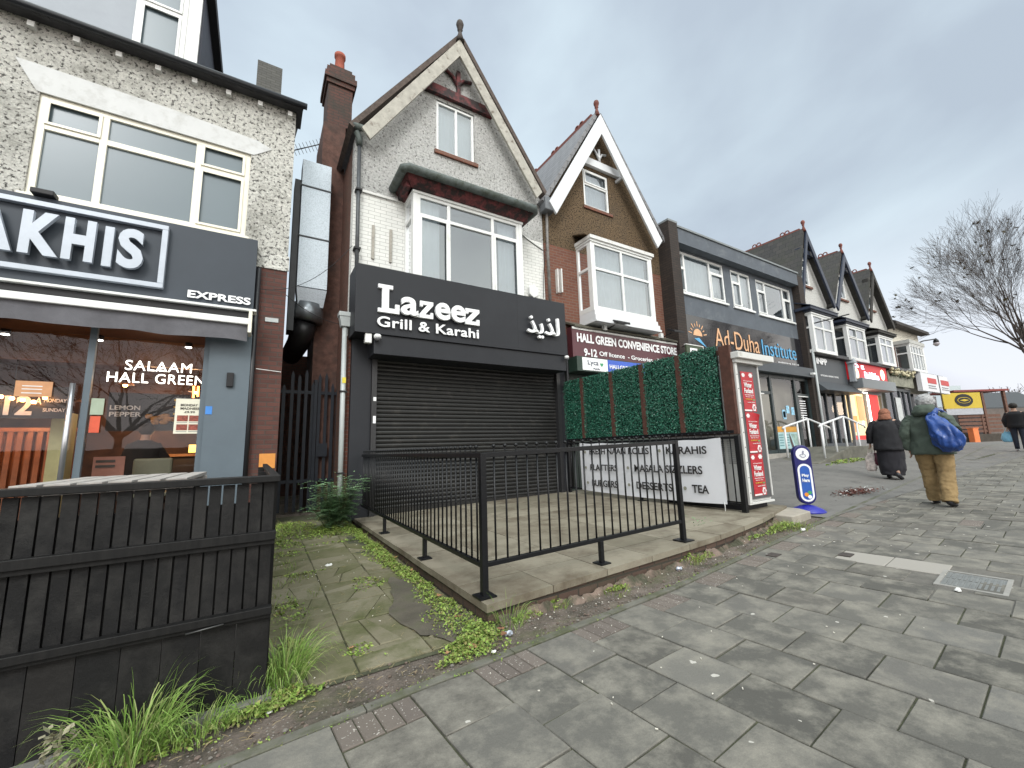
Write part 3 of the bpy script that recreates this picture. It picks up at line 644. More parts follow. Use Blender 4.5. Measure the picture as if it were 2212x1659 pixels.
# ================================================================== LEFT SIGN, AWNING, FENCE, TABLE
s=thing('shop_sign','grey fascia sign with huge silver framed block letters over the lit shop','sign',(-1.6,7.45,4.1))
MB().box(-6,-.19,7.47,7.72,3.52,4.72).build('panel',mat('slate_grey_panel',(.044,.054,.068),.5,.06,2,spec=.3),s)
sil=mat('brushed_silver',(.42,.46,.52),.4,.06,6,metal=.15); m=MB()
for a in ((-5.6,-1.30,4.56,4.63),(-5.6,-1.30,3.67,3.74),(-1.37,-1.30,3.74,4.56)): m.box(a[0],a[1],7.39,7.468,a[2],a[3])
m.build('frame',sil,s,bevel=.006)
def poly_letter(loops,x0,z0,w,h,y,depth,m,parent,name='letter',bevel=.006,u=(1,0,0)):
    mb=MB(); U=Vector(u)
    for lp in loops: mb.prism([Vector((x0,y,z0))+U*(a*w)+Vector((0,0,b*h)) for a,b in lp],(0,depth,0) if u==(1,0,0) else tuple(Vector((0,0,1)).cross(U)*-depth))
    return mb.build(name,m,parent,bevel=bevel)
zb,zh=3.875,.585
text('A',(-3.20,7.405,zb),.42,zh,sil,s,depth=.062,bold=.05,name='letter'); text('K',(-2.73,7.405,zb),.36,zh,sil,s,depth=.062,bold=.05,name='letter'); text('H',(-2.345,7.405,zb),.30,zh,sil,s,depth=.062,bold=.05,name='letter')
MB().box(-1.975,-1.875,7.405,7.469,zb,zb+zh).build('letter',sil,s,bevel=.006)
text('S',(-1.815,7.405,zb),.275,zh,sil,s,depth=.062,bold=.042,name='letter'); text('A',(-3.75,7.37,zb),.45,zh,sil,s,depth=.1,bold=.03,name='letter')
text('EXPRESS',(-1.02,7.45,3.60),.79,.115,white_letter,s,depth=.018,bold=.03)
s=thing('awning','folded grey shop awning with white front bar and sagging dark valance','awning',(-1.6,7.3,3.2))
m=MB(); m.box(-6,-.215,7.22,7.30,3.225,3.325); m.build('front_bar',white_pvc,s,bevel=.012)
m=MB(); m.box(-6,-.14,7.25,7.46,3.45,3.485); m.build('upper_rail',white_pvc,s,bevel=.006)
m=MB(); m.box(-6,-.2,7.31,7.50,3.33,3.44); m.build('cassette',dark_plastic,s)
m=MB(); n=70; vs=[]
for i in range(n+1):
    x=-6+(5.76)*i/n; d=.012*math.sin(i*.9)+.01*math.sin(i*.37)
    vs+=[(x,7.27+d*.3,3.225),(x,7.285+d,3.10),(x,7.30+d*1.6,2.985+.012*math.sin(i*.5))]
m.add(vs,[f for i in range(n) for f in ((3*i,3*i+1,3*i+4,3*i+3),(3*i+1,3*i+2,3*i+5,3*i+4))],0,True); m.build('valance',mat('grey_canvas',(.13,.13,.145),.9,.12,6,.3,60),s)
MB().box(-.235,-.19,7.2,7.5,3.1,3.44).build('end_cap',cream_pvc,s)
s=thing('floodlight','black floodlight on top of the grey sign under the wide white window','floodlight',(-2.7,7.5,4.75)); MB().box(-2.72,-2.50,7.38,7.55,4.73,4.80).build('housing',dark_plastic,s,bevel=.01); MB().box(-2.63,-2.59,7.5,7.6,4.70,4.74).build('bracket',dark_plastic,s)
# ---- black slatted seating fence
slat_m=island('black_stained_slats',[(.004,.004,.0045),(.012,.012,.0125),(.007,.007,.0075),(.018,.017,.0165),(.009,.009,.010)],.55,.4,30,None,(.028,.027,.026),.25,5)
fen_m=MT('black_stained_timber')
wv=fen_m.n('ShaderNodeMapping'); wv.inputs['Scale'].default_value=(18,18,1.2); fen_m.l(fen_m.co,wv.inputs[0])
c=fen_m.ramp(fen_m.noise(2,6,.7,wv.outputs[0]),.3,.75,(.005,.005,.0055),(.015,.0145,.014)); c=fen_m.mix(fen_m.ramp(fen_m.noise(2.5,8,.8),.62,.8),c,(.05,.05,.05))
fen_m.col(c); fen_m.p.inputs['Specular IOR Level'].default_value=.25; fen_m.p.inputs['Roughness'].default_value=.55; fen_m.bump(fen_m.noise(3,6,.7,wv.outputs[0]),.25,.004); fen_m=fen_m.m
fc=thing('timber_fence','black slatted timber fence round the seating area, nearest the camera','fence',(0.0,2.72,0))
yF=2.72; XL=-3.3
m=MB(); m.box(XL,.115,yF-.045,yF+.05,1.105,1.14); m.box(.065,.115,yF+.05,6.6,1.105,1.14); m.build('top_rail',fen_m,fc,bevel=.004)
m=MB(); m.box(XL,.105,yF-.035,yF-.008,.775,.80); m.box(XL,.108,yF-.05,yF-.008,.80,.845) ;m.build('middle_rail',fen_m,fc,bevel=.003)
m=MB(); m.box(XL,.105,yF-.04,yF-.008,.405,.425); m.box(XL,.108,yF-.055,yF-.008,.425,.462); m.build('lower_rail',fen_m,fc,bevel=.003)
m=MB(); rr=random.Random(8)
x=.09; i=0
while x>XL:   # slats with see-through gaps at the top
    w_=.052+rr.uniform(-.003,.003); m.box(x-w_,x,yF-.006+rr.uniform(-.004,.003),yF+.012,.44,1.10); x-=w_+.0085; w_v=rr.random(); i+=1
m.build('slats',slat_m,fc)
m=MB(); x=.10
while x>XL: m.box(x-.145,x,yF-.004+rr.uniform(-.002,.002),yF+.014,.02,.41); x-=.148
m.build('lower_boards',slat_m,fc)
m=MB(); m.box(XL,.09,yF+.014,yF+.022,.80,1.0); x=.0
m.build('backing_board',fen_m,fc)
MB().box(XL,.09,yF+.0142,yF+.022,.42,.79).build('backing_board',fen_m,fc)
for (x,y) in ((.05,yF+.06),(-1.5,yF+.06),(.05,4.6),(.05,6.5)): MB().box(x-.035,x+.035,y-.035,y+.035,0,1.10).build('post',fen_m,fc)
m=MB(); y=yF+.06
while y<6.5: m.box(.09,.108,y,y+.085,.03,1.105); y+=.1
m.build('return_slats',fen_m,fc)
# fence latch bolt
MB().tube([(-.25,yF-.062,.412),(-.10,yF-.062,.424)],.004,6).build('bolt',mat('rubbed_steel',(.10,.10,.10),.4,metal=.8),fc)
structure(MB().box(XL,.13,yF-.06,yF+.08,-.02,.02).build('fence_kerb',mat('grey_kerb_stone',(.16,.155,.14),.85,.2,6,.4,60),bevel=.004))
structure(MB().box(-6,.05,2.9,7.6,-.01,.2).build('seating_deck',mat('dark_deck',(.05,.045,.04),.8)))
# table with grey slats
s=thing('picnic_table','tall outdoor table with weathered grey slatted top behind the black fence','table',(-.85,4.6,.2))
wt=mat('weathered_grey_timber',(.34,.32,.30),.8,.18,12,.3,60)
for i in range(6):
    x=-1.34+.155*i; MB().box(x,x+.125,3.95,5.35,1.075,1.105).build('top_board',wt,s,bevel=.003)
for y in (4.15,5.15): MB().box(-1.3,-.42,y-.03,y+.03,1.02,1.075).build('batten',wt,s)
for x in (-1.25,-.5):
    for y in (4.15,5.15): MB().box(x-.03,x+.03,y-.03,y+.03,.2,1.02).build('leg',fen_m,s)
# ================================================================== ALLEY
g=thing('palisade_gate','dark steel palisade gate with pointed pales closing the alley','gate',(.8,8.9,.2))
gm=mat('dark_galvanised_paint',(.016,.02,.028),.5,.2,8,spec=.3)
for i,(x,zt) in enumerate(((.36,2.6),(.50,2.86),(.62,2.80),(.74,2.9),(.86,2.66),(.98,2.84),(1.10,2.86),(1.22,2.66),(1.32,2.6))):
    MB().prism([(x-.028,8.9,.2),(x+.028,8.9,.2),(x+.028,8.9,zt-.08),(x,8.9,zt),(x-.028,8.9,zt-.08)],(0,.012,0)).build('pale',gm,g)
MB().box(.30,1.38,8.915,8.95,2.42,2.48).build('upper_rail',gm,g); MB().box(.30,1.38,8.915,8.95,.72,.78).build('lower_rail',gm,g)
MB().box(.88,.94,8.86,8.98,.2,2.7).build('gate_post',gm,g); MB().box(.95,1.15,8.86,8.9,1.2,1.45).build('lock_box',gm,g)
structure(MB().box(.27,1.40,12.8,13.1,0,4.0).build('alley_end_wall',side_brick))
d=thing('extract_duct','square galvanised kitchen extract duct rising up the alley','duct',(.72,8.6,4))
ribm=mat('duct_rib',(.05,.055,.06),.5)
zz=[4.47,5.53,6.62,7.21]
for a,b in zip(zz,zz[1:]): MB().box(.46,1.0,8.6,9.0,a+.015,b-.012).build('duct_section',galv,d,bevel=.004)
for z in zz[1:3]: MB().box(.445,1.015,8.585,9.0,z-.012,z+.014).build('joint_flange',ribm,d)
m=MB(); m.prism([(.46,8.6,4.47),(1.0,8.6,4.47),(.95,8.66,4.12),(.50,8.66,4.12)],(0,.36,0)); m.build('taper',galv,d)
m=MB(); m.tube([(.70,8.85,4.20),(.69,8.85,4.02),(.68,8.85,3.86)],[.27,.29,.29],20); m.build('fan_collar',mat('dark_duct_fan',(.22,.24,.26),.3,.2,8,metal=.7),d)
m=MB(); m.tube([(.66,8.9,3.86),(.62,8.95,3.66),(.58,9.2,3.50),(.5,10,3.40)],[.22,.22,.21,.2],16); m.build('elbow',mat('black_duct',(.018,.018,.02),.4),d)
MB().box(.34,.445,8.65,9.05,3.6,6.75).build('side_duct',mat('dark_side_duct',(.03,.033,.038),.5,.2,6),d)
# tv aerial
a=thing('tv_aerial','thin comb-shaped television aerial in the gap beside the brick chimney','aerial',(.5,9.6,8.2))
am=mat('aerial_grey',(.06,.06,.065),.4); q0=Vector((.30,9.8,8.15)); q1=Vector((.98,9.8,8.62)); MB().tube([q0,q1],.012,6).build('boom',am,a)
for i in range(9):
    p=q0+(q1-q0)*(.03+i*.105); MB().tube([p+Vector((-.05,0,.12)),p+Vector((.06,0,-.11))],.006,5).build('element',am,a)
# grey cast downpipe with hopper between alley and dark shop front
p=thing('drainpipe','pale grey drainpipe with hopper head at the alley corner of the dark shopfront','drainpipe',(1.22,7.62,2))
m=MB(); m.tube([(1.215,7.62,.12),(1.205,7.62,3.48)],.042,10); m.build('pipe',grey_plastic,p)
m=MB(); m.prism([(1.10,7.53,3.66),(1.32,7.53,3.66),(1.29,7.55,3.48),(1.14,7.55,3.48)],(0,.16,0)); m.box(1.09,1.33,7.52,7.71,3.66,3.74); m.build('hopper',grey_plastic,p,bevel=.006)
for z in (.9,2.3): MB().box(1.16,1.27,7.57,7.7,z,z+.03).build('bracket',dark_plastic,p)
MB().box(1.185,1.245,7.572,7.578,2.46,2.56).build('yellow_sticker',mat('yellow_sticker',(.65,.55,.05),.5),p)
p=thing('black_downpipe','black upper downpipe running down the white brick beside the sooty chimney','drainpipe',(1.36,7.64,6))
m=MB(); m.tube([(1.36,7.62,7.25),(1.38,7.62,3.7)],.036,10); m.build('pipe',mat('mottled_black_pipe',(.05,.055,.06),.45,.4,12),p)
m=MB(); m.tube([(1.30,7.6,7.42),(1.35,7.6,7.30),(1.36,7.62,7.16)],.06,10); m.tube([(1.22,7.55,7.50),(1.55,7.5,7.46)],.06,8); m.build('hopper',lead,p)
for z in (5.0,6.2): MB().box(1.31,1.43,7.56,7.72,z,z+.035).build('bracket',dark_plastic,p)
def cable(name,pts,label,r=.006,m=None):
    return tag(MB().tube(pts,r,5).build(name,m or dark_plastic),label,'cable')
def sag(a,b,s_,n=14):
    a=Vector(a);b=Vector(b); return [a.lerp(b,i/n)-Vector((0,0,s_*4*(i/n)*(1-i/n))) for i in range(n+1)]
cable('cable',sag((.2,7.7,4.0),(1.25,7.72,3.55),.12),'thin dark cable sagging across the alley below the duct')
cable('cable',sag((-.16,7.60,3.95),(1.3,7.7,5.1),.3),'thin dark cable looping in front of the duct',.005)
tag(MB().tube([(-.1,7.6,2.62),(.25,7.66,2.60)],.006,5).build('white_cable',white_pvc),'short white cable fixed across the dull brick pier','cable')
tag(MB().box(.02,.24,7.655,7.668,1.05,1.28).build('house_number',mat('orange_plate',(.62,.25,.05),.5)),'orange number plate low on the dull brick pier','number plate')
tag(MB().box(-.02,.17,7.655,7.668,3.43,3.50).build('street_plate',grey_plastic),'small grey plate high on the dull brick pier','plate')
# ================================================================== SHUTTERED RESTAURANT HOUSE
def gable(h,x0,x1,xa,ze,za,y,wallm,holes,z0,brickm=None,zb=None,wx=None,extra=()):
    "gable front: eaves z, apex z; optional lower band of brick"
    xl=lambda z:x0 if z<=ze else x0+(xa-x0)*(z-ze)/(za-ze)
    xr=lambda z:x1 if z<=ze else x1+(xa-x1)*(z-ze)/(za-ze)
    m=MB(); wall(m,y,y+.25,xl,xr,zb or z0,za,[q for q in holes],extra=(ze,)); m.build('upper_wall',wallm,h)
    if brickm: m=MB(); wall(m,y+.004,y+.25,xl,xr,z0,zb,holes); m.build('brick_wall',brickm,h)
def roof(h,x0,x1,xa,ze,za,yf,yb,m,th=.10,name='roof'):
    mb=MB()
    for (a,b) in ((x0,xa),(x1,xa)):
        d=Vector((b-a,0,za-ze)); nrm=Vector((-(za-ze),0,(b-a))).normalized()*th
        if nrm.z<0: nrm=-nrm
        mb.prism([(a,yf,ze),(b,yf,za),(b,yb,za),(a,yb,ze)],tuple(nrm))
    return mb.build(name,m,h)
def barge(h,x0,x1,xa,ze,za,y,w,t,m,tip=.0):
    "two bargeboards, outer edge on the slope line, w measured vertically"
    for s_,x in ((1,x0),(-1,x1)):
        mb=MB(); k=(za-ze)/(xa-x)
        xin=x+ (w/ k if True else 0)
        mb.prism([(x,y,ze),(xa,y,za),(xa,y,za-w),(x+ (w*.55)/k*1.0,y,ze-w*.45)],(0,t,0))
        mb.build('bargeboard',m,h,bevel=.006)
def finial(h,x,y,z,m,s=1.):
    MB().rings([(x,y,z-.12*s,.10*s,.10*s),(x,y,z+.06*s,.055*s,.055*s),(x,y,z+.16*s,.035*s,.035*s),(x,y,z+.19*s,.065*s,.065*s),(x,y,z+.22*s,.04*s,.04*s),(x,y,z+.27*s,.075*s,.075*s),(x,y,z+.34*s,.09*s,.09*s),(x,y,z+.41*s,.07*s,.07*s),(x,y,z+.45*s,.02*s,.02*s)],12).build('finial',m,h)
def crest(h,x,z,ya,yb,n,m):
    mb=MB(); mb.box(x-.09,x+.09,ya,yb,z-.03,z+.07); 
    mb.build('ridge_tiles',m,h)
    for i in range(n):
        y=ya+(yb-ya)*(i+.5)/n
        for dy in (-.1,.1):
            P=[(x,y+dy+.085*math.cos(t*math.pi/5),z+.14+.085*math.sin(t*math.pi/5)) for t in range(11)]
            MB().tube(P,.027,5,caps=False).build('ridge_crest',m,h)
h=thing('restaurant_house','tall white roughcast gabled house above the black shuttered restaurant','house',(3.5,F,0))
X0,X1,XA,ZE,ZA=1.30,5.78,3.54,7.42,10.72
bx0,bx1=2.30,4.80
gable(h,X0,X1,XA,ZE,ZA,F,roughcast,[(2.98,3.92,7.76,9.04),(2.35,4.95,4.2,6.30)],3.4,white_brick,6.28)
# side wall, chimney
m=MB(); m.box(X0+.0,X0+.24,F+.25,15,0,7.35); m.build('side_wall',side_brick,h)
m=MB(); m.box(X0,X0+.1,F,F+.25,3.4-3.3,3.4); m.build('corner_brick',red_brick,h)
m=MB(); m.box(.84,X0-.003,9.0,10.3,0,8.55); m.build('chimney_breast',mat('weathered_rust_brick',(.10,.05,.038),.9,.45,7,.6,30,dirt=(.05,.035,.03),dscale=3),h)
ch=MB(); ch.box(.90,1.42,9.0,9.75,8.55,9.55); ch.box(.86,1.46,8.96,9.79,9.55,9.66); ch.box(.82,1.50,8.92,9.83,9.66,9.80); ch.box(.86,1.46,8.96,9.79,9.80,9.96); ch.box(.92,1.40,9.02,9.7,9.96,10.08)
c=ch.build('chimney',brick('sooty_red_chimney_brick',(.11,.045,.035),(.15,.06,.045),(.05,.04,.035),dirt=(.04,.035,.028)),h)
MB().rings([(1.16,9.3,10.02,.13,.13),(1.16,9.3,10.3,.11,.11),(1.16,9.3,10.56,.10,.10),(1.16,9.3,10.58,.125,.125),(1.16,9.3,10.66,.125,.125),(1.16,9.3,10.67,.09,.09)],16).build('chimney_pot',mat('red_terracotta_pot',(.30,.075,.045),.8,.15,6),c)
roof(h,X0-.08,X1-.02,3.50,7.42,10.68,7.50,11.2,mat('brown_old_tiles',(.085,.065,.055),.9,.35,14,.8,30))
barge(h,1.36,5.60,3.44,7.42,10.56,7.42,.44,.06,mat('peeling_cream_bargeboard',(.40,.385,.34),.85,.2,7,.4,40,dirt=(.13,.10,.08),dscale=6,dthr=(.55,.68)))
finial(h,3.46,7.46,10.66,mat('dark_finial',(.06,.05,.045),.8,.2))
maroon=mat('peeling_maroon_paint',(.15,.034,.036),.75,.35,14,.3,60,dirt=(.022,.014,.014),dscale=5,dthr=(.42,.56))
m=MB(); m.prism([(2.66,F-.10,9.12),(4.38,F-.10,9.12),(4.25,F-.10,9.34),(2.80,F-.10,9.34)],(0,.10,0)); m.build('tie_beam',maroon,h)
m=MB(); m.beam((3.50,F-.06,9.34),(3.50,F-.06,9.95),.09,.05,0,(0,1,0)); m.tube([(3.50,F-.05,9.55),(3.38,F-.05,9.76),(3.16,F-.05,9.88)],.04,6); m.tube([(3.50,F-.05,9.55),(3.62,F-.05,9.76),(3.84,F-.05,9.82)],.04,6); m.build('gable_bracket',maroon,h)
wf=window(h,2.99,3.91,7.78,9.02,F+.02,cols=(3.47,),fr=.05)
MB().box(2.93,3.99,F-.05,F+.04,7.68,7.765).build('brick_sill',orange_brick,wf)
MB().box(1.6,5.5,F+.75,F+.8,4,7.3).build('room_backing',room_dark,h); MB().box(2.75,4.2,F+.75,F+.8,7.36,9.2).build('room_backing',room_dark,h)
MB().box(1.6,5.5,F+.3,F+.75,7.3,7.36).build('inner_floor',room_dark,h)
# band moulding & cable
MB().box(1.32,2.3,F-.035,F+.0,6.26,6.31).build('band',white_paint,h); MB().prism([(4.9,F-.03,6.44),(5.75,F-.03,6.12),(5.75,F-.03,6.08),(4.9,F-.03,6.40)],(0,.02,0)).build('band',white_paint,h)
for x in (1.68,2.02): MB().box(x-.025,x+.025,F-.03,F+.004,4.93,5.62).build('timber_batten',mat('grey_batten',(.36,.34,.30),.8,.2,20),h)
# bay window
BY=7.18
def bay(h,x0,x1,z0,z1,by,cols,trans,ctrans,opener=(),fm=None,sidewall=None,cf=.08,name='bay_window',curt=True,fr=.065):
    fm=fm or white_pvc
    b=MB(); 
    b.box(x0,x0+cf,by,by+.08,z0,z1); b.box(x1-cf,x1,by,by+.08,z0,z1); b.box(x0-.02,x1+.02,by-.02,F,z1,z1+.06); b.box(x0-.0,x1+.0,by,F,z0-.06,z0)
    B=b.build(name,fm,h,bevel=.004)
    window(B,x0+cf,x1-cf,z0,z1,by+.01,cols=cols,trans=trans,fr=fr,m=fm,name='front_light',opener=opener,curt=curt)
    # side lights
    for xx,s_ in ((x0,1),(x1,-1)):
        q=MB(); a=xx; c_=xx+s_*.06; ya=by+.08; yb=F
        q.box(a,c_,ya,ya+.06,z0,z1); q.box(a,c_,yb-.06,yb,z0,z1); q.box(a,c_,ya+.06,yb-.06,z0,z0+.06); q.box(a,c_,ya+.06,yb-.06,z1-.06,z1); q.box(a,c_,ya+.06,yb-.06,ctrans-.035,ctrans+.035)
        S=q.build('side_light',fm,B,bevel=.003); xm=xx+s_*.035
        MB().add([(xm,ya+.04,z0+.04),(xm,yb-.04,z0+.04),(xm,yb-.04,z1-.04),(xm,ya+.04,z1-.04)],[(0,1,2,3)]).build('pane',G['up'],B)
    return B
bay(h,2.30,4.80,4.00,6.22,BY,(3.04,4.05),[5.80,5.80,5.80],5.78,opener=((0,0),(2,0)),curt=((.03,.22),(.8,.98)))
rb=MB(); rb.prism([(2.10,BY-.22,6.44),(4.98,BY-.22,6.44),(4.86,BY-.05,6.27),(2.24,BY-.05,6.27)],(0,.28,0)); rb.prism([(2.10,BY-.22,6.44),(2.24,BY-.05,6.27),(2.24,F,6.27),(2.10,F,6.44)],(.1,0,0)); rb.box(2.15,4.93,BY-.05,F-.01,6.285,6.50)
rb.build('bay_cornice',maroon,h)
lr=MB(); lr.tube([(2.04,F-.02,6.50),(2.04,BY-.22,6.50),(2.12,BY-.28,6.50),(4.98,BY-.28,6.50),(5.03,BY-.2,6.5),(5.03,F-.02,6.5)],.085,10); lr.prism([(2.0,BY-.2,6.53),(5.05,BY-.2,6.53),(4.9,F,6.84),(2.2,F,6.84)],(0,0,.03)); lr.build('bay_roof',lead,h)
# alarm box
al=thing('alarm_box','small white hexagonal alarm box on white brick right of the bay window','alarm box',(5.4,F,4.95)); 
P=[(5.40+.15*math.cos(t),F-.07,4.93+.17*math.sin(t)) for t in [R(30+60*i) for i in range(6)]]; MB().prism(P,(0,.07,0)).build('cover',white_pvc,al,bevel=.01); MB().box(5.33,5.47,F-.05,F,4.72,4.78).build('strobe',dark_plastic,al)
# shopfront: black side panels, sign box, shutter
MB().box(1.335,1.68,7.60,7.72,.13,3.277).build('shopfront_panel',anth,h); MB().box(5.98,6.18,7.62,7.72,.15,3.277).build('shopfront_panel',anth,h)
gm_=mat('guide_rail',(.022,.022,.024),.45,.2,30,dirt=(.3,.3,.3),dscale=14,dthr=(.72,.76)); MB().box(1.685,1.775,7.56,7.72,.15,2.97).build('shutter_guide',gm_,h); MB().box(5.88,5.975,7.56,7.72,.2,2.97).build('shutter_guide',gm_,h)
sh=MB(); z=.16; vs=[];prof=[]
while z<3.08:
    prof+=[(z,0.0),(z+.012,.016),(z+.04,.022),(z+.062,.012),(z+.070,0.0),(z+.074,-.004)]; z+=.078
n=len(prof)
for zz_,d in prof: vs+=[(1.76,7.68-d,zz_),(5.9,7.68-d,zz_)]
sh.add(vs,[(2*i,2*i+1,2*i+3,2*i+2) for i in range(n-1)]); sh.box(1.78,5.87,7.64,7.70,.12,.25)
sh.build('roller_shutter',shutter_m,h)
MB().box(1.61,5.84,7.14,7.69,2.93,3.277).build('shutter_housing',anth,h,bevel=.008)
# sign
s=thing('restaurant_sign','black fascia sign with raised white slab letters and white Arabic word','sign',(3.8,7.45,4.1))
MB().box(1.278,5.848,7.10,7.71,3.279,4.509).build('panel',anth,s,bevel=.004)
MB().box(4.550,4.555,7.0985,7.0995,3.285,4.50).build('panel_joint',dark_plastic,s)
YS=7.05; dp=.06
def xof(Dx): return 0
# positions measured on the sign face
LX=dict(L=(1.646,2.024),a=(2.034,2.378),z=(2.392,2.656),e=(2.68,2.976),e2=(2.995,3.292),z2=(3.306,3.622))
ZB=3.667; XH=.325; CHt=.512
# slab L
def fitp(loops,x0,x1,z0,h_,name='letter'):
    mb=MB()
    for lp in loops: mb.prism([(x0+(x1-x0)*a,YS,z0+h_*b) for a,b in lp],(0,dp,0))
    return mb.build(name,white_letter,s,bevel=.004)
Lp=[(0,0),(1,0),(1,.34),(.80,.34),(.80,.17),(.50,.17),(.50,.86),(.68,.86),(.68,1),(0,1),(0,.86),(.18,.86),(.18,.14),(0,.14)]
fitp([Lp],*LX['L'],ZB,CHt)
Zp=[(0,0),(1,0),(1,.36),(.80,.36),(.80,.22),(.42,.22),(1,.80),(1,1),(.04,1),(.04,.66),(.24,.66),(.24,.79),(.56,.79),(0,.22)]
for k in('z','z2'): fitp([Zp],*LX[k],ZB,XH)
for k in ('e','e2'): text('e',(LX[k][0],YS,ZB-.005),LX[k][1]-LX[k][0],XH+.01,white_letter,s,depth=dp,bold=.026,name='letter')
text('a',(LX['a'][0],YS,ZB-.005),LX['a'][1]-LX['a'][0]-.03,XH+.01,white_letter,s,depth=dp,bold=.026,name='letter'); MB().box(LX['a'][1]-.08,LX['a'][1],YS+.001,YS+dp,ZB,ZB+.065).build('letter',white_letter,s)
# second line, with slab serifs added on the stems
text('Grill & Karahi',(1.637,7.075,3.403),1.967,.191,white_letter,s,depth=.022,bold=.018,spacing=1.05)
text('\uFEAC\uFEF3\uFEAC\uFEDF',(4.728,YS,3.566),.861,.507,white_letter,s,depth=dp,bold=.012)
# cameras
def dome(x,y,z,lab,r=.06):
    c=thing('security_camera',lab,'security camera',(x,y,z),'white dome security cameras'); MB().rings([(x,y,z-r*.2,r,r),(x,y,z+r*.6,r*1.05,r*1.05),(x,y,z+r,r*.8,r*.8)],14).build('housing',white_pvc,c); MB().sphere((x,y-r*.3,z-r*.3),r*.8,12,8).build('lens_dome',mat('camera_lens',(.1,.1,.11),.15),c)
dome(1.655,7.08,3.20,'white dome camera below the left end of the black restaurant sign'); tag(MB().box(1.46,1.57,7.12,7.22,3.11,3.279).build('junction_box',white_pvc,bevel=.01),'small white junction box left of the dome camera','junction box')
dome(5.80,7.06,3.21,'white dome camera at the right end of the black restaurant sign',.05)
for (z,w_,h_) in ((2.16,.05,.07),(1.76,.05,.13)): tag(MB().box(1.715,1.715+w_,7.552,7.556,z,z+h_).build('white_sticker',white_letter),'white sticker '+('higher' if z>2 else 'lower')+' of two on the left shutter guide','sticker')
p=thing('valley_drainpipe','grey downpipe with box hopper between the white and brown gabled houses','drainpipe',(5.85,7.6,6))
MB().box(5.68,5.98,7.42,7.68,7.02,7.36).build('hopper',mat('grey_hopper',(.12,.13,.14),.6,.2,8),p,bevel=.02)
MB().tube([(5.84,7.6,7.05),(5.83,7.62,6.2),(5.84,7.62,4.7)],.035,8).build('pipe',mat('patchy_pipe',(.18,.17,.16),.6,.5,12),p)
tag(MB().tube(sag((5.0,F-.05,6.40),(5.8,F-.06,6.02),.05)+[(5.72,F-.04,5.4),(5.70,F-.04,4.8)],.008,5).build('cable',dark_plastic),'thin black cable dropping beside the alarm box on white brick','cable')
# ================================================================== RAILINGS ON THE TERRACE
def railing(name,label,A,B,zb,zt,sp,ball=True,posts=(),feet=(),leg=None,group=None):
    "A,B (x,y) ends; zb, zt functions of x"
    r=thing(name,label,'railing',(A[0],A[1],TX(A[0])),group); A=Vector((*A,0)); B=Vector((*B,0)); D=B-A; L_=D.length; d=D/L_
    def P(t,z): q=A+d*t; return Vector((q.x,q.y,z(q.x)))
    m=MB(); m.beam(P(0,zt),P(L_,zt),.04,.04); m.build('top_rail',blk_metal,r,bevel=.003)
    m=MB(); m.beam(P(0,zb),P(L_,zb),.035,.035); m.build('bottom_rail',blk_metal,r,bevel=.003)
    n=int(L_/sp); 
    for i in range(1,n):
        m=MB(); b=MB()
        t=L_*i/n; p=P(t,zb); q=P(t,zt)
        m.tube([p,Vector((q.x,q.y,q.z-.02))],.009,6)
        if ball:
            b.tube([q+Vector((0,0,.02)),q+Vector((0,0,.058))],.005,5); b.rings([(q.x,q.y,q.z+.036,.009,.009),(q.x,q.y,q.z+.041,.009,.009)],6); b.sphere((q.x,q.y,q.z+.068),.0165,10,7); b.build('ball_finial',blk_metal,r)
        m.build('bar',blk_metal,r)
    for t in posts:
        p=P(t,lambda x:TX(x)); q=P(t,zt); o=MB(); o.box(p.x-.025,p.x+.025,p.y-.025,p.y+.025,p.z,q.z+.02); o.build('post',blk_metal,r,bevel=.003)
        MB().box(p.x-.07,p.x+.07,p.y-.07,p.y+.07,p.z-.002,p.z+.012).build('base_plate',blk_metal,r)
    for t in feet:
        p=P(t,lambda x:TX(x)); q=P(t,zb); o=MB(); o.box(p.x-.02,p.x+.02,p.y-.02,p.y+.02,p.z,q.z-.017); o.build('foot',blk_metal,r,bevel=.003)
        MB().box(p.x-.06,p.x+.06,p.y-.06,p.y+.06,p.z-.002,p.z+.012).build('base_plate',blk_metal,r)
    return r
ra=railing('metal_railing','black railing with ball finials running from the corner post back to the shutter',(1.52,2.96),(1.55,7.52),lambda x:.37,lambda x:1.20,.105,posts=(),feet=(1.35,3.0))
rb_=railing('metal_railing','black railing with ball finials along the terrace front, nearest the pavement',(1.52,2.96),(4.03,3.07),lambda x:.375+.01*(x-1.5),lambda x:1.20+.025*(x-1.5),.108,posts=(0,),feet=(1.25,))
MB().box(4.005,4.055,3.045,3.095,TX(4)-.0,1.285).build('post',blk_metal,rb_,bevel=.003); MB().box(3.95,4.11,2.99,3.15,TX(4)-.002,TX(4)+.012).build('base_plate',blk_metal,rb_)
rc=railing('metal_railing','black railing carrying the white food banner beside the green hedge panels',(6.05,3.52),(6.05,7.5),lambda x:.34,lambda x:1.31,.115,posts=(),feet=(1.9,))
MB().box(6.015,6.085,3.485,3.555,.12,1.34).build('post',blk_metal,rc,bevel=.004); MB().box(6.02,6.08,7.44,7.5,.2,1.40).build('post',blk_metal,rc,bevel=.004)
MB().beam((6.07,3.56,1.395),(6.07,7.5,1.395),.05,.05).build('upper_rail',blk_metal,rc,bevel=.003)
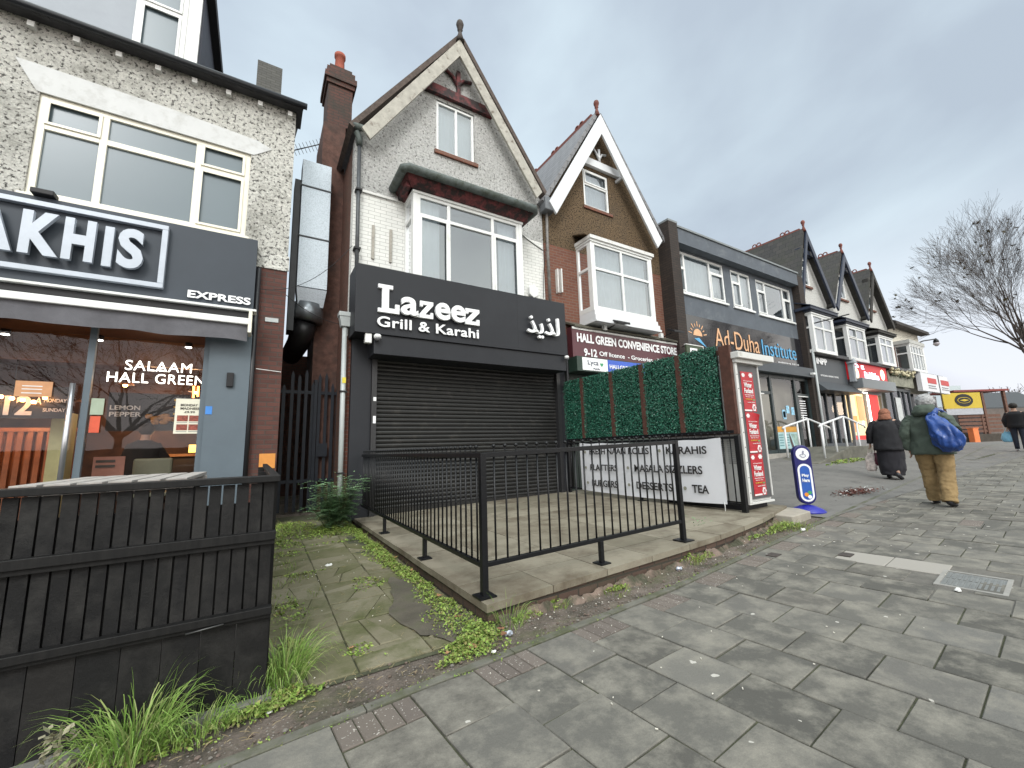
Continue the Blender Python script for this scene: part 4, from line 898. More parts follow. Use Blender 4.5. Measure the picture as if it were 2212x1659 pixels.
# banner
bn=thing('food_banner','white vinyl banner listing naan rolls, platters and burgers, tied to the railing','banner',(6.0,5.4,.85))
bm=mat('white_vinyl',(.66,.67,.70),.45,.04,3)
vs=[];NX,NZ=44,10
def bsurf(a,b):
    y=7.0-a*3.24; z0=.33+.05*math.sin(a*3.1)*-.6; z=z0+b*(.985-.0*a); x=6.0-.012*math.sin(a*9+b*2)-.02*math.sin(a*3.3)*(1-b)-.015*(1-b)*math.sin(a*17)
    z+=-.015*math.sin(a*math.pi*5)**2*(b)
    return (x,y,z)
for i in range(NX+1):
    for j in range(NZ+1): vs.append(bsurf(i/NX,j/NZ))
MB().add(vs,[(i*(NZ+1)+j,(i+1)*(NZ+1)+j,(i+1)*(NZ+1)+j+1,i*(NZ+1)+j+1) for i in range(NX) for j in range(NZ)],0,True).build('sheet',bm,bn)
def btext(t,y0,y1,z0,z1,b=.02): 
    return text(t,(5.955,y0,z0),y0-y1,z1-z0,black_ink,bn,u=(0,-1,0),depth=.004,bold=b)
btext('FRESH NAAN ROLLS',6.66,5.10,1.07,1.19); btext('PLATTERS',6.66,5.89,.745,.87); btext('BURGERS',6.63,5.91,.43,.56)
btext('KARAHIS',4.73,3.975,1.07,1.195); btext('MASALA SIZZLERS',5.46,4.08,.755,.885); btext('DESSERTS',5.44,4.66,.45,.58); btext('TEA',4.29,4.0,.465,.59)
bul=mat('grey_bullet',(.25,.25,.2),.6)
for y,z in ((6.80,1.12),(6.80,.80),(6.76,.49),(4.87,1.13),(5.62,.82),(5.62,.51),(4.42,.525)):
    m=MB(); m.prism([(5.952,y+.03*math.cos(t),z+.03*math.sin(t)) for t in [k*math.pi/5 for k in range(10)]],(.004,0,0)); m.build('bullet',bul,bn)
MB().tube([(6.0,3.80,.36),(5.98,3.78,.30),(6.0,3.80,.18),(5.99,3.79,.12)],.006,5).build('tie_string',white_pvc,bn)
# ---- artificial hedge screen on rusty posts
hd=thing('artificial_hedge_screen','dark green artificial hedge screen in five panels on rusty posts above the railing','hedge screen',(6.1,5.6,1.4))
leafm=island('plastic_hedge_leaf',[(.006,.050,.032),(.014,.10,.062),(.032,.17,.11),(.010,.07,.045),(.07,.25,.16)],.38,0,1,None,None,.5)
hbk=mat('hedge_backing',(.005,.02,.014),.9); rust=mat('rusty_brown_steel',(.075,.030,.020),.85,.35,9,.4,50,dirt=(.12,.085,.07),dscale=14,dthr=(.62,.72))
ys=[7.60,6.93,6.03,5.24,4.44,3.70]
rr=random.Random(2)
for a,b in zip(ys,ys[1:]):
    m=MB(); y1_=a-.05; y0_=b+.05; m.box(6.12,6.15,y0_,y1_,1.41,2.75)
    pn=m.build('hedge_panel',hbk,hd)
    m=MB(); n=int((y1_-y0_)*1.32*6200)
    for i in range(n):
        y=rr.uniform(y0_-.015,y1_+.015); z=rr.uniform(1.40,2.755); x=6.10-rr.uniform(0,.045)
        s_=rr.uniform(.011,.019); t=rr.uniform(0,6.28); u=Vector((rr.uniform(-.7,.3),math.cos(t),math.sin(t))).normalized(); v=u.cross(Vector((-1,rr.uniform(-.8,.8),rr.uniform(-.5,1.0)))).normalized(); c=Vector((x,y,z))
        m.add([c-u*s_,c+v*s_*.55,c+u*s_,c-v*s_*.55],[(0,1,2,3)])
    m.build('hedge_leaves',leafm,pn)
for i,y in enumerate(ys[1:-1]): MB().box(6.06,6.10,y-.045,y+.045,1.36,2.74).build('post',rust,hd,bevel=.003)
MB().box(6.05,6.12,3.50,3.67,1.36,2.72).build('end_post',rust,hd,bevel=.004)
MB().box(6.13,6.17,3.55,7.6,2.60,2.68).build('rear_rail',rust,hd); MB().box(6.13,6.17,3.55,7.6,1.36,1.42).build('rear_rail',rust,hd)
# ---- tall display cabinet with posters
cb=thing('display_cabinet','tall grey and white cabinet with louvred side, pasted with red posters','cabinet',(6.43,3.5,.22)); 
wc=mat('white_cabinet_paint',(.60,.60,.58),.5,.06,4,dirt=(.3,.28,.24),dscale=5,dthr=(.6,.8)); gp=mat('scuffed_grey_board',(.085,.085,.088),.6,.15,6,dirt=(.20,.20,.20),dscale=11,dthr=(.66,.74))
MB().box(6.16,6.80,3.53,5.0,.36,2.46).build('body',wc,cb,bevel=.006)
MB().box(6.20,6.80,3.60,5.0,.22,.36).build('plinth',dark_plastic,cb)
MB().box(6.19,6.775,3.505,3.529,.40,2.42).build('front_board',gp,cb)
m=MB(); m.box(6.13,6.19,3.48,3.528,.355,2.46); m.box(6.775,6.80,3.49,3.528,.42,2.44); m.box(6.13,6.81,3.485,3.529,.33,.36); m.build('edge_trim',wc,cb,bevel=.003)
m=MB(); m.box(6.19,6.86,3.68,5.05,2.44,2.50); m.box(6.19,7.1,3.68,5.1,2.503,2.60); m.box(6.11,6.86,3.44,3.68,2.44,2.50); m.box(6.08,7.1,3.38,3.68,2.50,2.60); m.build('roof_cap',wc,cb,bevel=.008)
m=MB()
for i in range(12):
    for y in (3.62,3.80): m.box(6.15,6.158,y,y+.13,.92+.03*i,.935+.03*i)
m.build('louvre_vents',mat('vent_grey',(.30,.30,.29),.6),cb)
for (x,y) in ((6.28,3.7),(6.72,3.62)): MB().tube([(x,y,.12),(x,y,.23)],.03,8).build('foot',dark_plastic,cb)
m=MB()
for i in range(9): m.sphere((6.16,3.478,.5+.22*i),.008,6,4)
m.build('screw_heads',dark_plastic,cb)
red=mat('poster_red',(.42,.018,.028),.55,.15,20); wht=mat('poster_white',(.72,.70,.70),.6,.05); gold=mat('poster_gold',(.55,.33,.04),.6)
for i,(zt,zb_,x0,lab) in enumerate(((2.32,1.70,6.29,'uppermost red funfair poster on the grey cabinet'),(1.69,1.07,6.30,'middle red funfair poster on the grey cabinet, its right corner peeling'),(1.06,.44,6.295,'lowest red funfair poster on the grey cabinet'))):
    p=thing('poster',lab,'poster',(x0+.16,3.5,(zt+zb_)/2),'red funfair posters on the cabinet'); w_=.34; Y0=3.502
    m=MB(); n=10; vs=[]
    for a in range(n+1):
        for b in range(n+1):
            u=a/n; v=b/n; lift=.05*max(0,(u-.6)/.4)*max(0,(v-.75)/.25) if i==1 else 0
            vs.append((x0+w_*u+.004*math.sin(v*5)-lift*.6,Y0-.002-.002*math.sin(u*7+v*9)-lift,zb_+(zt-zb_)*v-lift*.8))
    m.add(vs,[(a*(n+1)+b,(a+1)*(n+1)+b,(a+1)*(n+1)+b+1,a*(n+1)+b+1) for a in range(n) for b in range(n)]); m.build('sheet',red,p)
    H=zt-zb_; T=lambda t,xx,zz,ww,hh,mm,bo=.02: text(t,(x0+w_*xx,Y0-.008,zb_+H*zz),w_*ww,H*hh,mm,p,depth=.002,bold=bo)
    T("UK's Largest Indoor",.14,.745,.72,.035,wht,.0); T('Winter',.16,.60,.62,.125,wht,.03); T('Funland',.14,.455,.70,.125,wht,.03)
    T('Indoor Ice Rink & Snow Park',.14,.40,.74,.028,wht,.0); T('Rides  Santa  Shows',.2,.355,.6,.025,wht,0); T('NEC BIRMINGHAM',.16,.285,.55,.035,gold,.01)
    def cloud(cx,cz,rx,rz): 
        m=MB(); m.prism([(x0+w_*(cx+rx*(1+.12*math.cos(6*t))*math.cos(t)),Y0-.005,zb_+H*(cz+rz*(1+.12*math.cos(6*t))*math.sin(t))) for t in [k*math.pi/14 for k in range(28)]],(0,.002,0)); m.build('badge',wht,p)
    cloud(.20,.91,.13,.05); cloud(.80,.92,.15,.055); cloud(.82,.10,.15,.09)
    MB().box(x0+.01,x0+w_*.62,Y0-.006,Y0-.004,zb_+.005,zb_+H*.045).build('white_strip',wht,p)
    MB().box(x0+w_*.78,x0+w_*.92,Y0-.006,Y0-.004,zb_+H*.27,zb_+H*.31).build('green_patch',mat('poster_green',(.1,.3,.12),.6),p)
    T('www.tickets  FREE ENTRY',.30,.215,.62,.025,wht,0); T('£5',.74,.06,.14,.08,red,.02)
# ================================================================== POLE SIGN
ps=thing('pavement_sign','tall blue round-ended pavement sign with white disc, on a domed blue base','pavement sign',(7.38,3.30,gz(7.38,3.3)))
z0=gz(7.38,3.3); bx_,by_=7.38,3.30; blue=mat('glossy_blue_plastic',(.018,.022,.30),.35,.06,3); dkb=mat('dark_blue_plastic',(.012,.012,.12),.4)
MB().rings([(bx_,by_,z0,.235,.235),(bx_,by_,z0+.02,.235,.235),(bx_,by_,z0+.06,.18,.18),(bx_,by_,z0+.095,.10,.10),(bx_,by_,z0+.11,.05,.05)],24).build('base',blue,ps)
def stadium(cx,y,z0_,z1_,r,th,n=12,ry=None):
    P=[(cx+r*math.cos(math.pi*k/n),y,z1_-r+r*math.sin(math.pi*k/n)) for k in range(n+1)]+[(cx-r*math.cos(math.pi*k/n),y,z0_+r-r*math.sin(math.pi*k/n)) for k in range(n+1)]
    m=MB(); m.prism(P,(0,th,0)); return m
# faces along the pavement toward the camera: built facing -Y then turned by the Empty

def turn(mb,ang):
    c,s_=math.cos(ang),math.sin(ang); mb.v=[(bx_+(x-bx_)*c-(y-by_)*s_,by_+(x-bx_)*s_+(y-by_)*c,z) for x,y,z in mb.v]; return mb
AN=R(-42)
turn(stadium(bx_,by_-.05,z0+.12,z0+1.03,.125,.10),AN).build('board',dkb,ps,bevel=.015)
disc=lambda cx,cz,r,y,th,rz=None:(lambda m:(m.prism([(cx+r*math.cos(t),y,cz+(rz or r)*math.sin(t)) for t in [k*math.pi/12 for k in range(24)]],(0,th,0)),m)[1])(MB())
turn(disc(bx_,z0+.89,.095,by_-.056,.007),AN).build('white_disc',white_letter,ps)
turn(stadium(bx_,by_-.056,z0+.16,z0+.74,.098,.007),AN).build('white_panel',white_letter,ps)
turn(stadium(bx_,by_-.060,z0+.19,z0+.71,.070,.005),AN).build('blue_panel',mat('blue_print',(.02,.09,.38),.4),ps)
u_=(math.cos(AN),math.sin(AN),0); org=lambda dx,dz,dy=-.066:(bx_+dx*math.cos(AN)-dy*math.sin(AN),by_+dx*math.sin(AN)+dy*math.cos(AN),z0+dz)
text('Play',org(-.052,.53),.10,.055,white_letter,ps,u=u_,depth=.003,bold=.03); text('Here',org(-.052,.46),.10,.055,white_letter,ps,u=u_,depth=.003,bold=.03)
# crossed-fingers hand mark: simple line drawing on the white disc
hm_=MB(); P=[org(-.02,.845),org(-.045,.875),org(-.03,.89),org(-.005,.875),org(.0,.915),org(.012,.945),org(.022,.93),org(.015,.89),org(.035,.88),org(.04,.855),org(.015,.84),org(-.02,.845)]
hm_.tube(P,.0035,5); hm_.build('hand_mark',mat('blue_line',(.05,.06,.2),.5),ps)
turn(disc(bx_-.018,z0+.27,.03,by_-.064,.004),AN).build('orange_ball',mat('ball_orange',(.7,.25,.02),.5),ps); turn(disc(bx_+.03,z0+.30,.028,by_-.064,.004),AN).build('green_ball',mat('ball_green',(.05,.3,.12),.5),ps); turn(disc(bx_+.025,z0+.235,.028,by_-.064,.004),AN).build('white_ball',white_letter,ps)
# ================================================================== BROWN PEBBLEDASH HOUSE (convenience store)
h=thing('convenience_store_house','brown pebbledash gabled house with bright white bargeboards and white bay window','house',(8,F,0))
X0,X1,XA,ZE,ZA=5.80,10.17,7.97,7.30,10.75
gable(h,X0,X1,XA,ZE,ZA,F,pebble,[(7.25,8.20,7.74,8.90),(6.86,9.10,4.2,6.4)],3.3,orange_brick,6.30)
roof(h,5.72,10.22,7.78,7.22,10.60,7.48,15,greyslate)
wb=mat('clean_white_upvc_board',(.66,.68,.70),.35,.04,3)
barge(h,5.78,9.95,7.74,7.22,10.50,7.38,.62,.06,wb)
finial(h,7.72,7.5,10.62,terracotta,.9); crest(h,7.77,10.66,7.7,15,6,terracotta)
wf=window(h,7.26,8.19,7.75,8.89,F+.02,trans=8.45,opener=((0,1),),fr=.06)
MB().box(7.2,8.28,F-.04,F+.02,7.66,7.745).build('brick_sill',orange_brick,wf)
MB().box(7.08,8.72,F-.10,F,8.98,9.20).build('tie_beam',wb,h)
m=MB(); m.tube([(7.86,F-.06,9.2),(7.86,F-.06,9.62)],.04,6); m.tube([(7.86,F-.05,9.3),(7.98,F-.05,9.5),(8.14,F-.05,9.55)],.032,6); m.tube([(7.86,F-.05,9.3),(7.76,F-.05,9.5),(7.66,F-.05,9.6)],.032,6); m.build('gable_bracket',wb,h)
MB().box(8.5,8.58,7.4,F,8.82,8.9).build('purlin_end',wb,h)
bay(h,6.84,9.10,4.60,6.35,7.18,(7.93,),[5.66,5.66],5.66,sidewall=None,curt=((.03,.97),))
m=MB(); m.box(6.80,9.16,7.12,F,6.41,6.50); m.build('bay_top_board',white_paint,h)
m=MB(); m.box(6.84,9.14,7.16,F,4.42,4.54); m.box(6.83,9.18,7.13,F,4.30,4.42); m.box(6.82,9.2,7.10,F,4.24,4.30); m.build('bay_apron',wb,h,bevel=.006)
m=MB(); m.prism([(6.70,7.2,6.5),(9.2,7.2,6.5),(9.1,F,6.72),(6.75,F,6.72)],(0,0,.03)); m.build('bay_roof',pebble,h)
MB().box(6.0,10,F+.8,F+.85,4,7.2).build('room_backing',room_dark,h); MB().box(7.05,8.4,F+.8,F+.85,7.26,9.1).build('room_backing',room_dark,h); MB().box(6.0,10,F+.3,F+.8,7.2,7.26).build('inner_floor',room_dark,h)
for x,z in ((6.12,5.02),(6.24,5.05)): MB().box(x,x+.035,F-.09,F+.004,z,z+.62).build('timber_batten',white_paint,h)
m=MB(); m.box(6.2,10.2,7.62,7.72,.15,3.4); m.build('shop_lower_front',mat('dark_green_shopfront',(.02,.035,.028),.5,.2,4),h)
m=MB(); m.prism([(6.35,7.35,4.10),(10.2,7.35,4.12),(10.2,F,4.30),(6.35,F,4.28)],(0,0,.05)); m.build('mossy_ledge',mat('mossy_ledge',(.09,.085,.065),.9,.35,8,.6,30),h)
s=thing('store_sign','maroon HALL GREEN CONVENIENCE STORE fascia sign with white letters','sign',(8.3,7.5,3.8))
mar=mat('maroon_vinyl',(.085,.022,.030),.4,.08,2)
YH=7.40
MB().box(6.28,10.35,YH,7.6,3.30,4.10).build('panel',mar,s)
m=MB(); m.box(6.28,10.36,YH-.015,YH+.02,4.05,4.10); m.build('top_trim',white_paint,s)
text('HALL GREEN CONVENIENCE STORE',(6.42,YH-.008,3.74),3.72,.225,white_letter,s,depth=.005,bold=.035)
text('9-12',(6.62,YH-.008,3.40),.42,.20,white_letter,s,depth=.005,bold=.03); text('Off licence  - Groceries - Pay Point',(7.12,YH-.008,3.42),2.9,.15,white_letter,s,depth=.005,bold=.015)
s=thing('phone_shop_lightbox','white and blue lightbox with a green heart under the maroon store sign','sign',(7.5,7.4,3.2))
YL=7.18
MB().box(6.20,9.2,YL,7.60,2.98,3.33).build('case',mat('dark_green_case',(.02,.04,.03),.5),s)
MB().box(6.36,7.16,YL-.006,YL,3.01,3.31).build('white_panel',white_letter,s); MB().box(7.17,9.15,YL-.006,YL,3.01,3.31).build('blue_panel',mat('bright_blue',(.03,.10,.50),.4),s)
text('Lyca',(6.52,YL-.010,3.11),.34,.15,mat('navy_ink',(.03,.04,.08),.5),s,bold=.005); text('Mobile',(6.69,YL-.010,3.035),.2,.045,mat('navy_ink',(.03,.04,.08),.5),s)
P=[(6.965+.055*(16*math.sin(t)**3)/16,YL-.009,3.17+.055*(13*math.cos(t)-5*math.cos(2*t)-2*math.cos(3*t)-math.cos(4*t))/16) for t in [k*math.pi/12 for k in range(24)]]; MB().prism(P,(0,.002,0)).build('heart',mat('heart_green',(.04,.28,.13),.5),s)
text('HALLGREEN MINI MARKET',(7.22,YL-.010,3.10),1.75,.10,white_letter,s,bold=.02)
s=thing('projecting_sign','small dark green projecting sign with PP in a white square','sign',(10.2,7.0,3.9),)
MB().box(9.98,10.72,6.95,7.0,3.50,3.95).build('panel',mat('sign_green',(.04,.06,.03),.5),s); 
m=MB(); m.box(9.96,10.74,6.94,7.01,3.95,3.975); m.box(10.72,10.745,6.94,7.01,3.48,3.95); m.build('frame',white_paint,s)
MB().box(10.13,10.45,6.944,6.95,3.60,3.87).build('white_square',white_letter,s); text('PP',(10.19,6.938,3.66),.2,.15,black_ink,s,bold=.02); MB().tube([(10.3,6.98,3.96),(10.3,7.6,4.05)],.015,6).build('bracket',dark_plastic,s)
def flood(x,z,lab):
    f=thing('floodlight',lab,'floodlight',(x,7.3,z),'floodlights over the maroon store sign'); MB().prism([(x-.22,6.95,z+.02),(x+.22,6.95,z+.02),(x+.2,7.2,z+.12),(x-.2,7.2,z+.12)],(0,0,.06)).build('housing',dark_plastic,f,bevel=.008)
    MB().tube([(x-.1,7.15,z+.05),(x-.1,7.5,z-.02)],.015,6).build('arm',dark_plastic,f); MB().box(x-.34,x-.24,7.3,7.4,z-.08,z+.06).build('sensor',white_pvc,f,bevel=.01)
flood(7.60,4.20,'black floodlight with white sensor over the word GREEN'); flood(9.75,4.24,'black floodlight over the word STORE near the brown brick pier')
tag(MB().tube([(6.16,7.5,3.9),(6.16,7.5,.3)],.035,8).build('black_pipe',dark_plastic),'black vertical pipe between the black sign and maroon sign','pipe')
# ================================================================== GREY TWO STOREY INSTITUTE
h=thing('grey_flat_building','grey rendered flat-roofed building with white windows and dark glossy shopfront','building',(14.2,F,0))
gr=mat('blue_grey_render',(.10,.115,.135),.9,.12,3,.5,45,dirt=(.17,.185,.20),dscale=2,dthr=(.55,.75))
gx0,gx1=10.62,17.95; ZT=7.78
holes=[(10.72,13.34,5.88,7.26),(13.76,14.98,5.86,7.22),(15.36,17.90,5.83,7.18)]
m=MB(); wall(m,7.60,7.9,K(gx0),K(18.1),5.15,7.32,holes); m.build('wall',gr,h)
m=MB(); m.box(gx0-.02,gx1+.06,7.32,8.2,7.32,7.80); m.build('parapet',gr,h)
m=MB(); m.box(gx0-.05,gx1+.1,7.28,8.4,7.80,7.86); m.box(10.18,10.62,7.30,8.4,7.92,7.98); m.build('coping',mat('coping_grey',(.20,.22,.23),.7,.1,5),h)
MB().box(10.18,10.60,7.30,16,.2,7.92).build('brick_pier',dark_brick,h); MB().box(18.08,18.50,7.34,16,.2,7.75).build('brick_pier',dark_brick,h)
m=MB(); m.box(10.6,18.1,8.3,16,.2,7.7); m.build('body',gr,h)
window(h,*holes[0],7.62,cols=(11.22,12.55),trans=[6.72,None,6.86],fr=.075,opener=((0,0),(2,0)),curt=((.0,1),)); window(h,*holes[1],7.62,cols=(14.32,),trans=[6.78,None],fr=.075,opener=((0,0),)); window(h,*holes[2],7.62,cols=(15.98,17.3),trans=[6.76,None,6.72],fr=.075,opener=((0,0),(2,0)),curt=((0,.2),(.8,1)))
for q in holes: MB().box(q[0]-.05,q[1]+.05,7.54,7.62,q[2]-.07,q[2]-.005).build('sill',white_pvc,h)
s=thing('institute_sign','glossy black fascia with rising sun, orange and blue institute lettering','sign',(14.3,7.55,4.6))
gb=MT('glossy_black_acrylic'); gb.col((.018,.018,.022)); gb.p.inputs['Roughness'].default_value=.08; gb.p.inputs['Specular IOR Level'].default_value=.6; gb.bump(gb.noise(1.2,2),.05,.02)
MB().box(10.63,18.07,7.545,7.60,3.95,5.15).build('panel',gb.m,s)
org_=mat('peach_letter',(.70,.40,.22),.4); blu=mat('sky_blue_letter',(.09,.36,.62),.4)
YI=7.535
text('Ad-Duha',(12.32,YI,4.28),2.60,.62,org_,s,depth=.012,bold=-.004); text('Institute',(15.12,YI,4.26),2.42,.56,blu,s,depth=.012,bold=-.004); text('www.adduhainstitute.co.uk   07760 241 100',(16.1,YI,4.06),1.55,.06,white_letter,s,depth=.004)
m=MB(); m.prism([(11.45+.22*math.cos(t),YI,4.52+.22*math.sin(t)) for t in [k*math.pi/12 for k in range(13)]],(0,.006,0)); m.build('sun_half_disc',org_,s)
for k in range(9):
    t=math.pi*(.06+k*.11); a=.30; b=.46 if k%2==0 else .40; MB().beam((11.45+a*math.cos(t),YI+.003,4.52+a*math.sin(t)),(11.45+b*math.cos(t),YI+.003,4.52+b*math.sin(t)),.03,.006,0,(0,1,0)).build('sun_ray',org_,s)
MB().prism([(11.25,YI,4.42),(11.85,YI,4.18),(11.6,YI,4.38),(11.5,YI,4.46)],(0,.006,0)).build('blue_wave',blu,s)
# shopfront
df=mat('dark_teal_frame',(.022,.035,.038),.4,.08); m=MB()
m.box(10.6,18.1,7.25,7.59,3.58,3.93); m.build('shutter_box',mat('grey_blue_shutter_box',(.05,.06,.07),.5),h,bevel=.01)
ix=MB(); ix.box(10.6,18.1,8.25,8.3,.4,3.6); ix.build('cream_inner_wall',mat('cream_shop_wall',(.42,.41,.34),.8,.1,2),h)
structure(MB().box(10.62,18.08,7.42,8.3,.3,.80).build('shop_step',mat('pale_step',(.33,.31,.28),.8,.15,5)))
m=MB()
for x in (10.62,12.4,13.9,15.27,16.98,17.98): m.box(x,x+.12,7.50,7.58,.80,3.58)
m.box(10.74,17.98,7.51,7.57,.80,.92); m.box(10.74,17.98,7.51,7.57,3.46,3.57); m.box(14.02,15.27,7.51,7.57,2.85,2.95); m.box(17.10,17.98,7.50,7.57,2.85,2.95); m.box(17.1,17.2,7.505,7.57,.92,2.85); m.build('shop_frame',df,h)
MB().add([(10.7,7.545,.85),(18.0,7.545,.85),(18.0,7.545,3.5),(10.7,7.545,3.5)],[(0,1,2,3)]).build('shop_pane',G['shop'],h)
MB().add([(10.72,8.1,.85),(18.0,8.1,.85),(18.0,8.1,3.5),(10.72,8.1,3.5)],[(0,1,2,3)]).build('blind',mat('cream_blind',(.45,.44,.37),.9,.08,2),h)
for x in (14.05,17.15): MB().box(x,x+.75 if x<15 else x+.8,7.49,7.50,2.84,2.87).build('door_closer_bar',white_pvc,h)
MB().tube([(17.20,7.44,1.6),(17.20,7.44,2.15)],.018,6).build('door_handle',white_pvc,h)
p=thing('window_graphic','blue leaflet graphic with orange header low in the institute window','poster',(16.2,7.49,1.2))
MB().box(15.40,16.96,7.53,7.54,.94,1.52).build('sheet',mat('pale_blue_vinyl',(.40,.60,.62),.5,.05),p); MB().box(15.40,16.96,7.53,7.54,1.525,1.72).build('header',mat('orange_header',(.62,.30,.04),.5),p)
for i in range(5):
    for j in range(2): MB().box(15.5+.38*j,15.78+.38*j,7.524,7.53,1.05+.09*i,1.08+.09*i).build('text_line',mat('teal_print',(.10,.25,.28),.5),p)
MB().prism([(16.35,7.526,1.45),(16.75,7.526,1.45),(16.93,7.526,1.0),(16.6,7.526,.97)],(0,.004,0)).build('mosque_picture',mat('sage_print',(.30,.42,.38),.6,.4,8),p)
MB().prism([(16.2,7.522,1.5),(16.32,7.522,1.3),(16.45,7.522,1.0),(16.3,7.522,.98),(16.22,7.522,1.2)],(0,.004,0)).build('dark_figure',mat('dark_print',(.08,.05,.05),.6),p)
for i,(x,z) in enumerate(((15.95,2.05),(16.25,2.2),(16.6,2.15),(15.98,1.98))): tag(MB().box(x,x+.2,7.53,7.54,z,z+.28).build('blue_leaflet',mat('leaflet_blue_white',(.25,.50,.70),.5,.5,9)),'blue and white leaflet on the institute window, '+('lower left','second from left','rightmost','lowest edge')[i]+' of four','leaflet')
m=MB(); 
for i in range(9): m.box(17.3,17.75,7.53,7.54,1.95+.09*i,1.98+.09*i)
tag(m.build('door_notice',white_letter),'white lines of opening text on the institute door glass','notice')
for x in (13.2,17.75): tag(MB().box(x,x+.16,7.12,7.24,3.66,3.74).build('wall_camera',white_pvc,bevel=.01),'small white camera on the grey shutter box, '+('left' if x<15 else 'right')+' of the two','security camera')
p=tag(MB().tube([(18.28,7.26,.75),(18.28,7.26,4.65)],.045,8).build('white_downpipe',grey_plastic),'pale downpipe on the dark pier right of the institute shopfront','drainpipe')
# ================================================================== THE ROW BEYOND
def far_house(label,X0,X1,XA,ZE,ZA,roofm,bargem,bx,bz,opener=(),tm=None,door=False):
    h=thing('gabled_house',label,'house',((X0+X1)/2,F,0),'gabled houses of the row beyond the grey building')
    gable(h,X0,X1,XA,ZE,ZA,F,farwhite,[(XA-.45,XA+.30,7.75,9.0),(bx[0]+.1,bx[1]-.1,4.5,6.3)],3.4,brick('dark_band_brick',(.02,.02,.025),(.03,.03,.035),(.015,.015,.018)) if 'dark_band_brick' not in MATS else MATS['dark_band_brick'],6.3)
    roof(h,X0-.1,X1+.05,XA-.15,ZE-.15,ZA-.12,7.45,17,roofm)
    barge(h,X0-.05,X1-.1,XA-.18,ZE-.12,ZA-.22,7.36,.42,.07,bargem)
    finial(h,XA-.2,7.45,ZA-.1,terracotta,.9); crest(h,XA-.15,ZA-.08,7.6,15,6,terracotta)
    window(h,XA-.44,XA+.29,7.77,8.98,F-.02,trans=8.5,fr=.07,opener=((0,1),)); MB().box(XA-.52,XA+.4,F-.08,F-.02,7.66,7.75).build('brick_sill',red_brick,h)
    MB().box(XA-.62,XA+.5,7.5,F,9.1,9.3).build('tie_beam',bargem,h)
    m=MB(); m.prism([(bx[0]-.3,6.98,bz[1]+.16),(bx[1]+.3,6.98,bz[1]+.16),(bx[1]+.15,F,bz[1]+.5),(bx[0]-.15,F,bz[1]+.5)],(0,0,.04)); m.box(bx[0]-.25,bx[1]+.25,7.0,F,bz[1]+.06,bz[1]+.17); m.box(bx[0]-.12,bx[1]+.12,7.06,F,bz[1]+.0,bz[1]+.06); m.build('bay_roof',bargem,h,bevel=.01)
    m_=(bx[0]+bx[1])/2
    bay(h,bx[0],bx[1],bz[0],bz[1]-.08,7.12,(m_,),[bz[0]+.95]*2,bz[0]+.95,opener=opener,cf=.10,fr=.08)
    MB().box(X0+.3,X1-.3,F+.8,F+.85,4,7.1).build('room_backing',room_dark,h); MB().box(XA-.5,XA+.4,F+.8,F+.85,7.26,9).build('room_backing',room_dark,h); MB().box(X0+.3,X1-.3,F+.3,F+.8,7.2,7.26).build('inner_floor',room_dark,h)
    return h
h4=far_house('first gabled house past the grey building, navy bargeboards and dark bay side',18.52,21.55,19.78,7.2,10.32,slate,navy,(18.25,20.15),(4.66,6.22))
h5=far_house('middle gabled house of the three, navy bay roof and one tilted open bay window',21.6,25.2,23.42,7.15,10.15,slate,navy,(21.4,23.35),(4.62,6.15),opener=((0,1),))
h6=far_house('furthest gabled house of the three, with a sooty black bargeboard',25.25,28.5,26.75,7.1,9.95,slate,mat('sooty_bargeboard',(.03,.028,.025),.8,.3,8),(24.9,26.7),(4.7,6.1))
# end house with hipped roof
h7=thing('end_house','cream rendered end house with low hipped roof and grey ribbed bay window','house',(31,F,0))
m=MB(); wall(m,F,F+.3,K(28.55),K(33.3),3.5,7.25,[(28.1,30.9,4.7,6.1)]); m.box(33.0,33.3,F+.3,17,.3,7.25); m.build('wall',mat('cream_render',(.52,.49,.42),.85,.1,3),h7)
MB().box(28.56,29.0,F-.05,F,3.8,6.0).build('brick_strip',red_brick,h7)
m=MB(); m.prism([(28.5,F-.4,7.25),(33.8,F-.4,7.25),(32.0,F+2.2,8.5),(28.5,F+2.2,8.5)],(0,0,.1)); m.prism([(33.8,F-.4,7.25),(33.8,17,7.25),(32.0,14,8.5),(32.0,F+2.2,8.5)],(0,0,.1)); m.box(28.5,33.8,F-.42,F-.02,7.17,7.25); m.build('roof',mat('dark_hip_roof',(.035,.03,.028),.8,.2,5),h7)
bay(h7,29.0,31.2,4.7,6.05,7.1,(29.45,29.9,30.35,30.8),[5.6]*5,5.6,cf=.1,fr=.06,curt=False); MB().box(28.9,31.3,7.05,F,6.11,6.3).build('bay_roof',mat('grey_felt_white',(.42,.42,.40),.8),h7)
MB().box(28.8,33,F+.8,F+.85,4,7).build('room_backing',room_dark,h7)
# ledge over shops
m=MB(); m.box(18.4,34.3,7.2,F,4.55,4.68); tag(m.build('shop_ledge',mat('lead_ledge',(.07,.07,.075),.7,.3,5)),'long dark ledge running above the row of far shop signs','ledge')
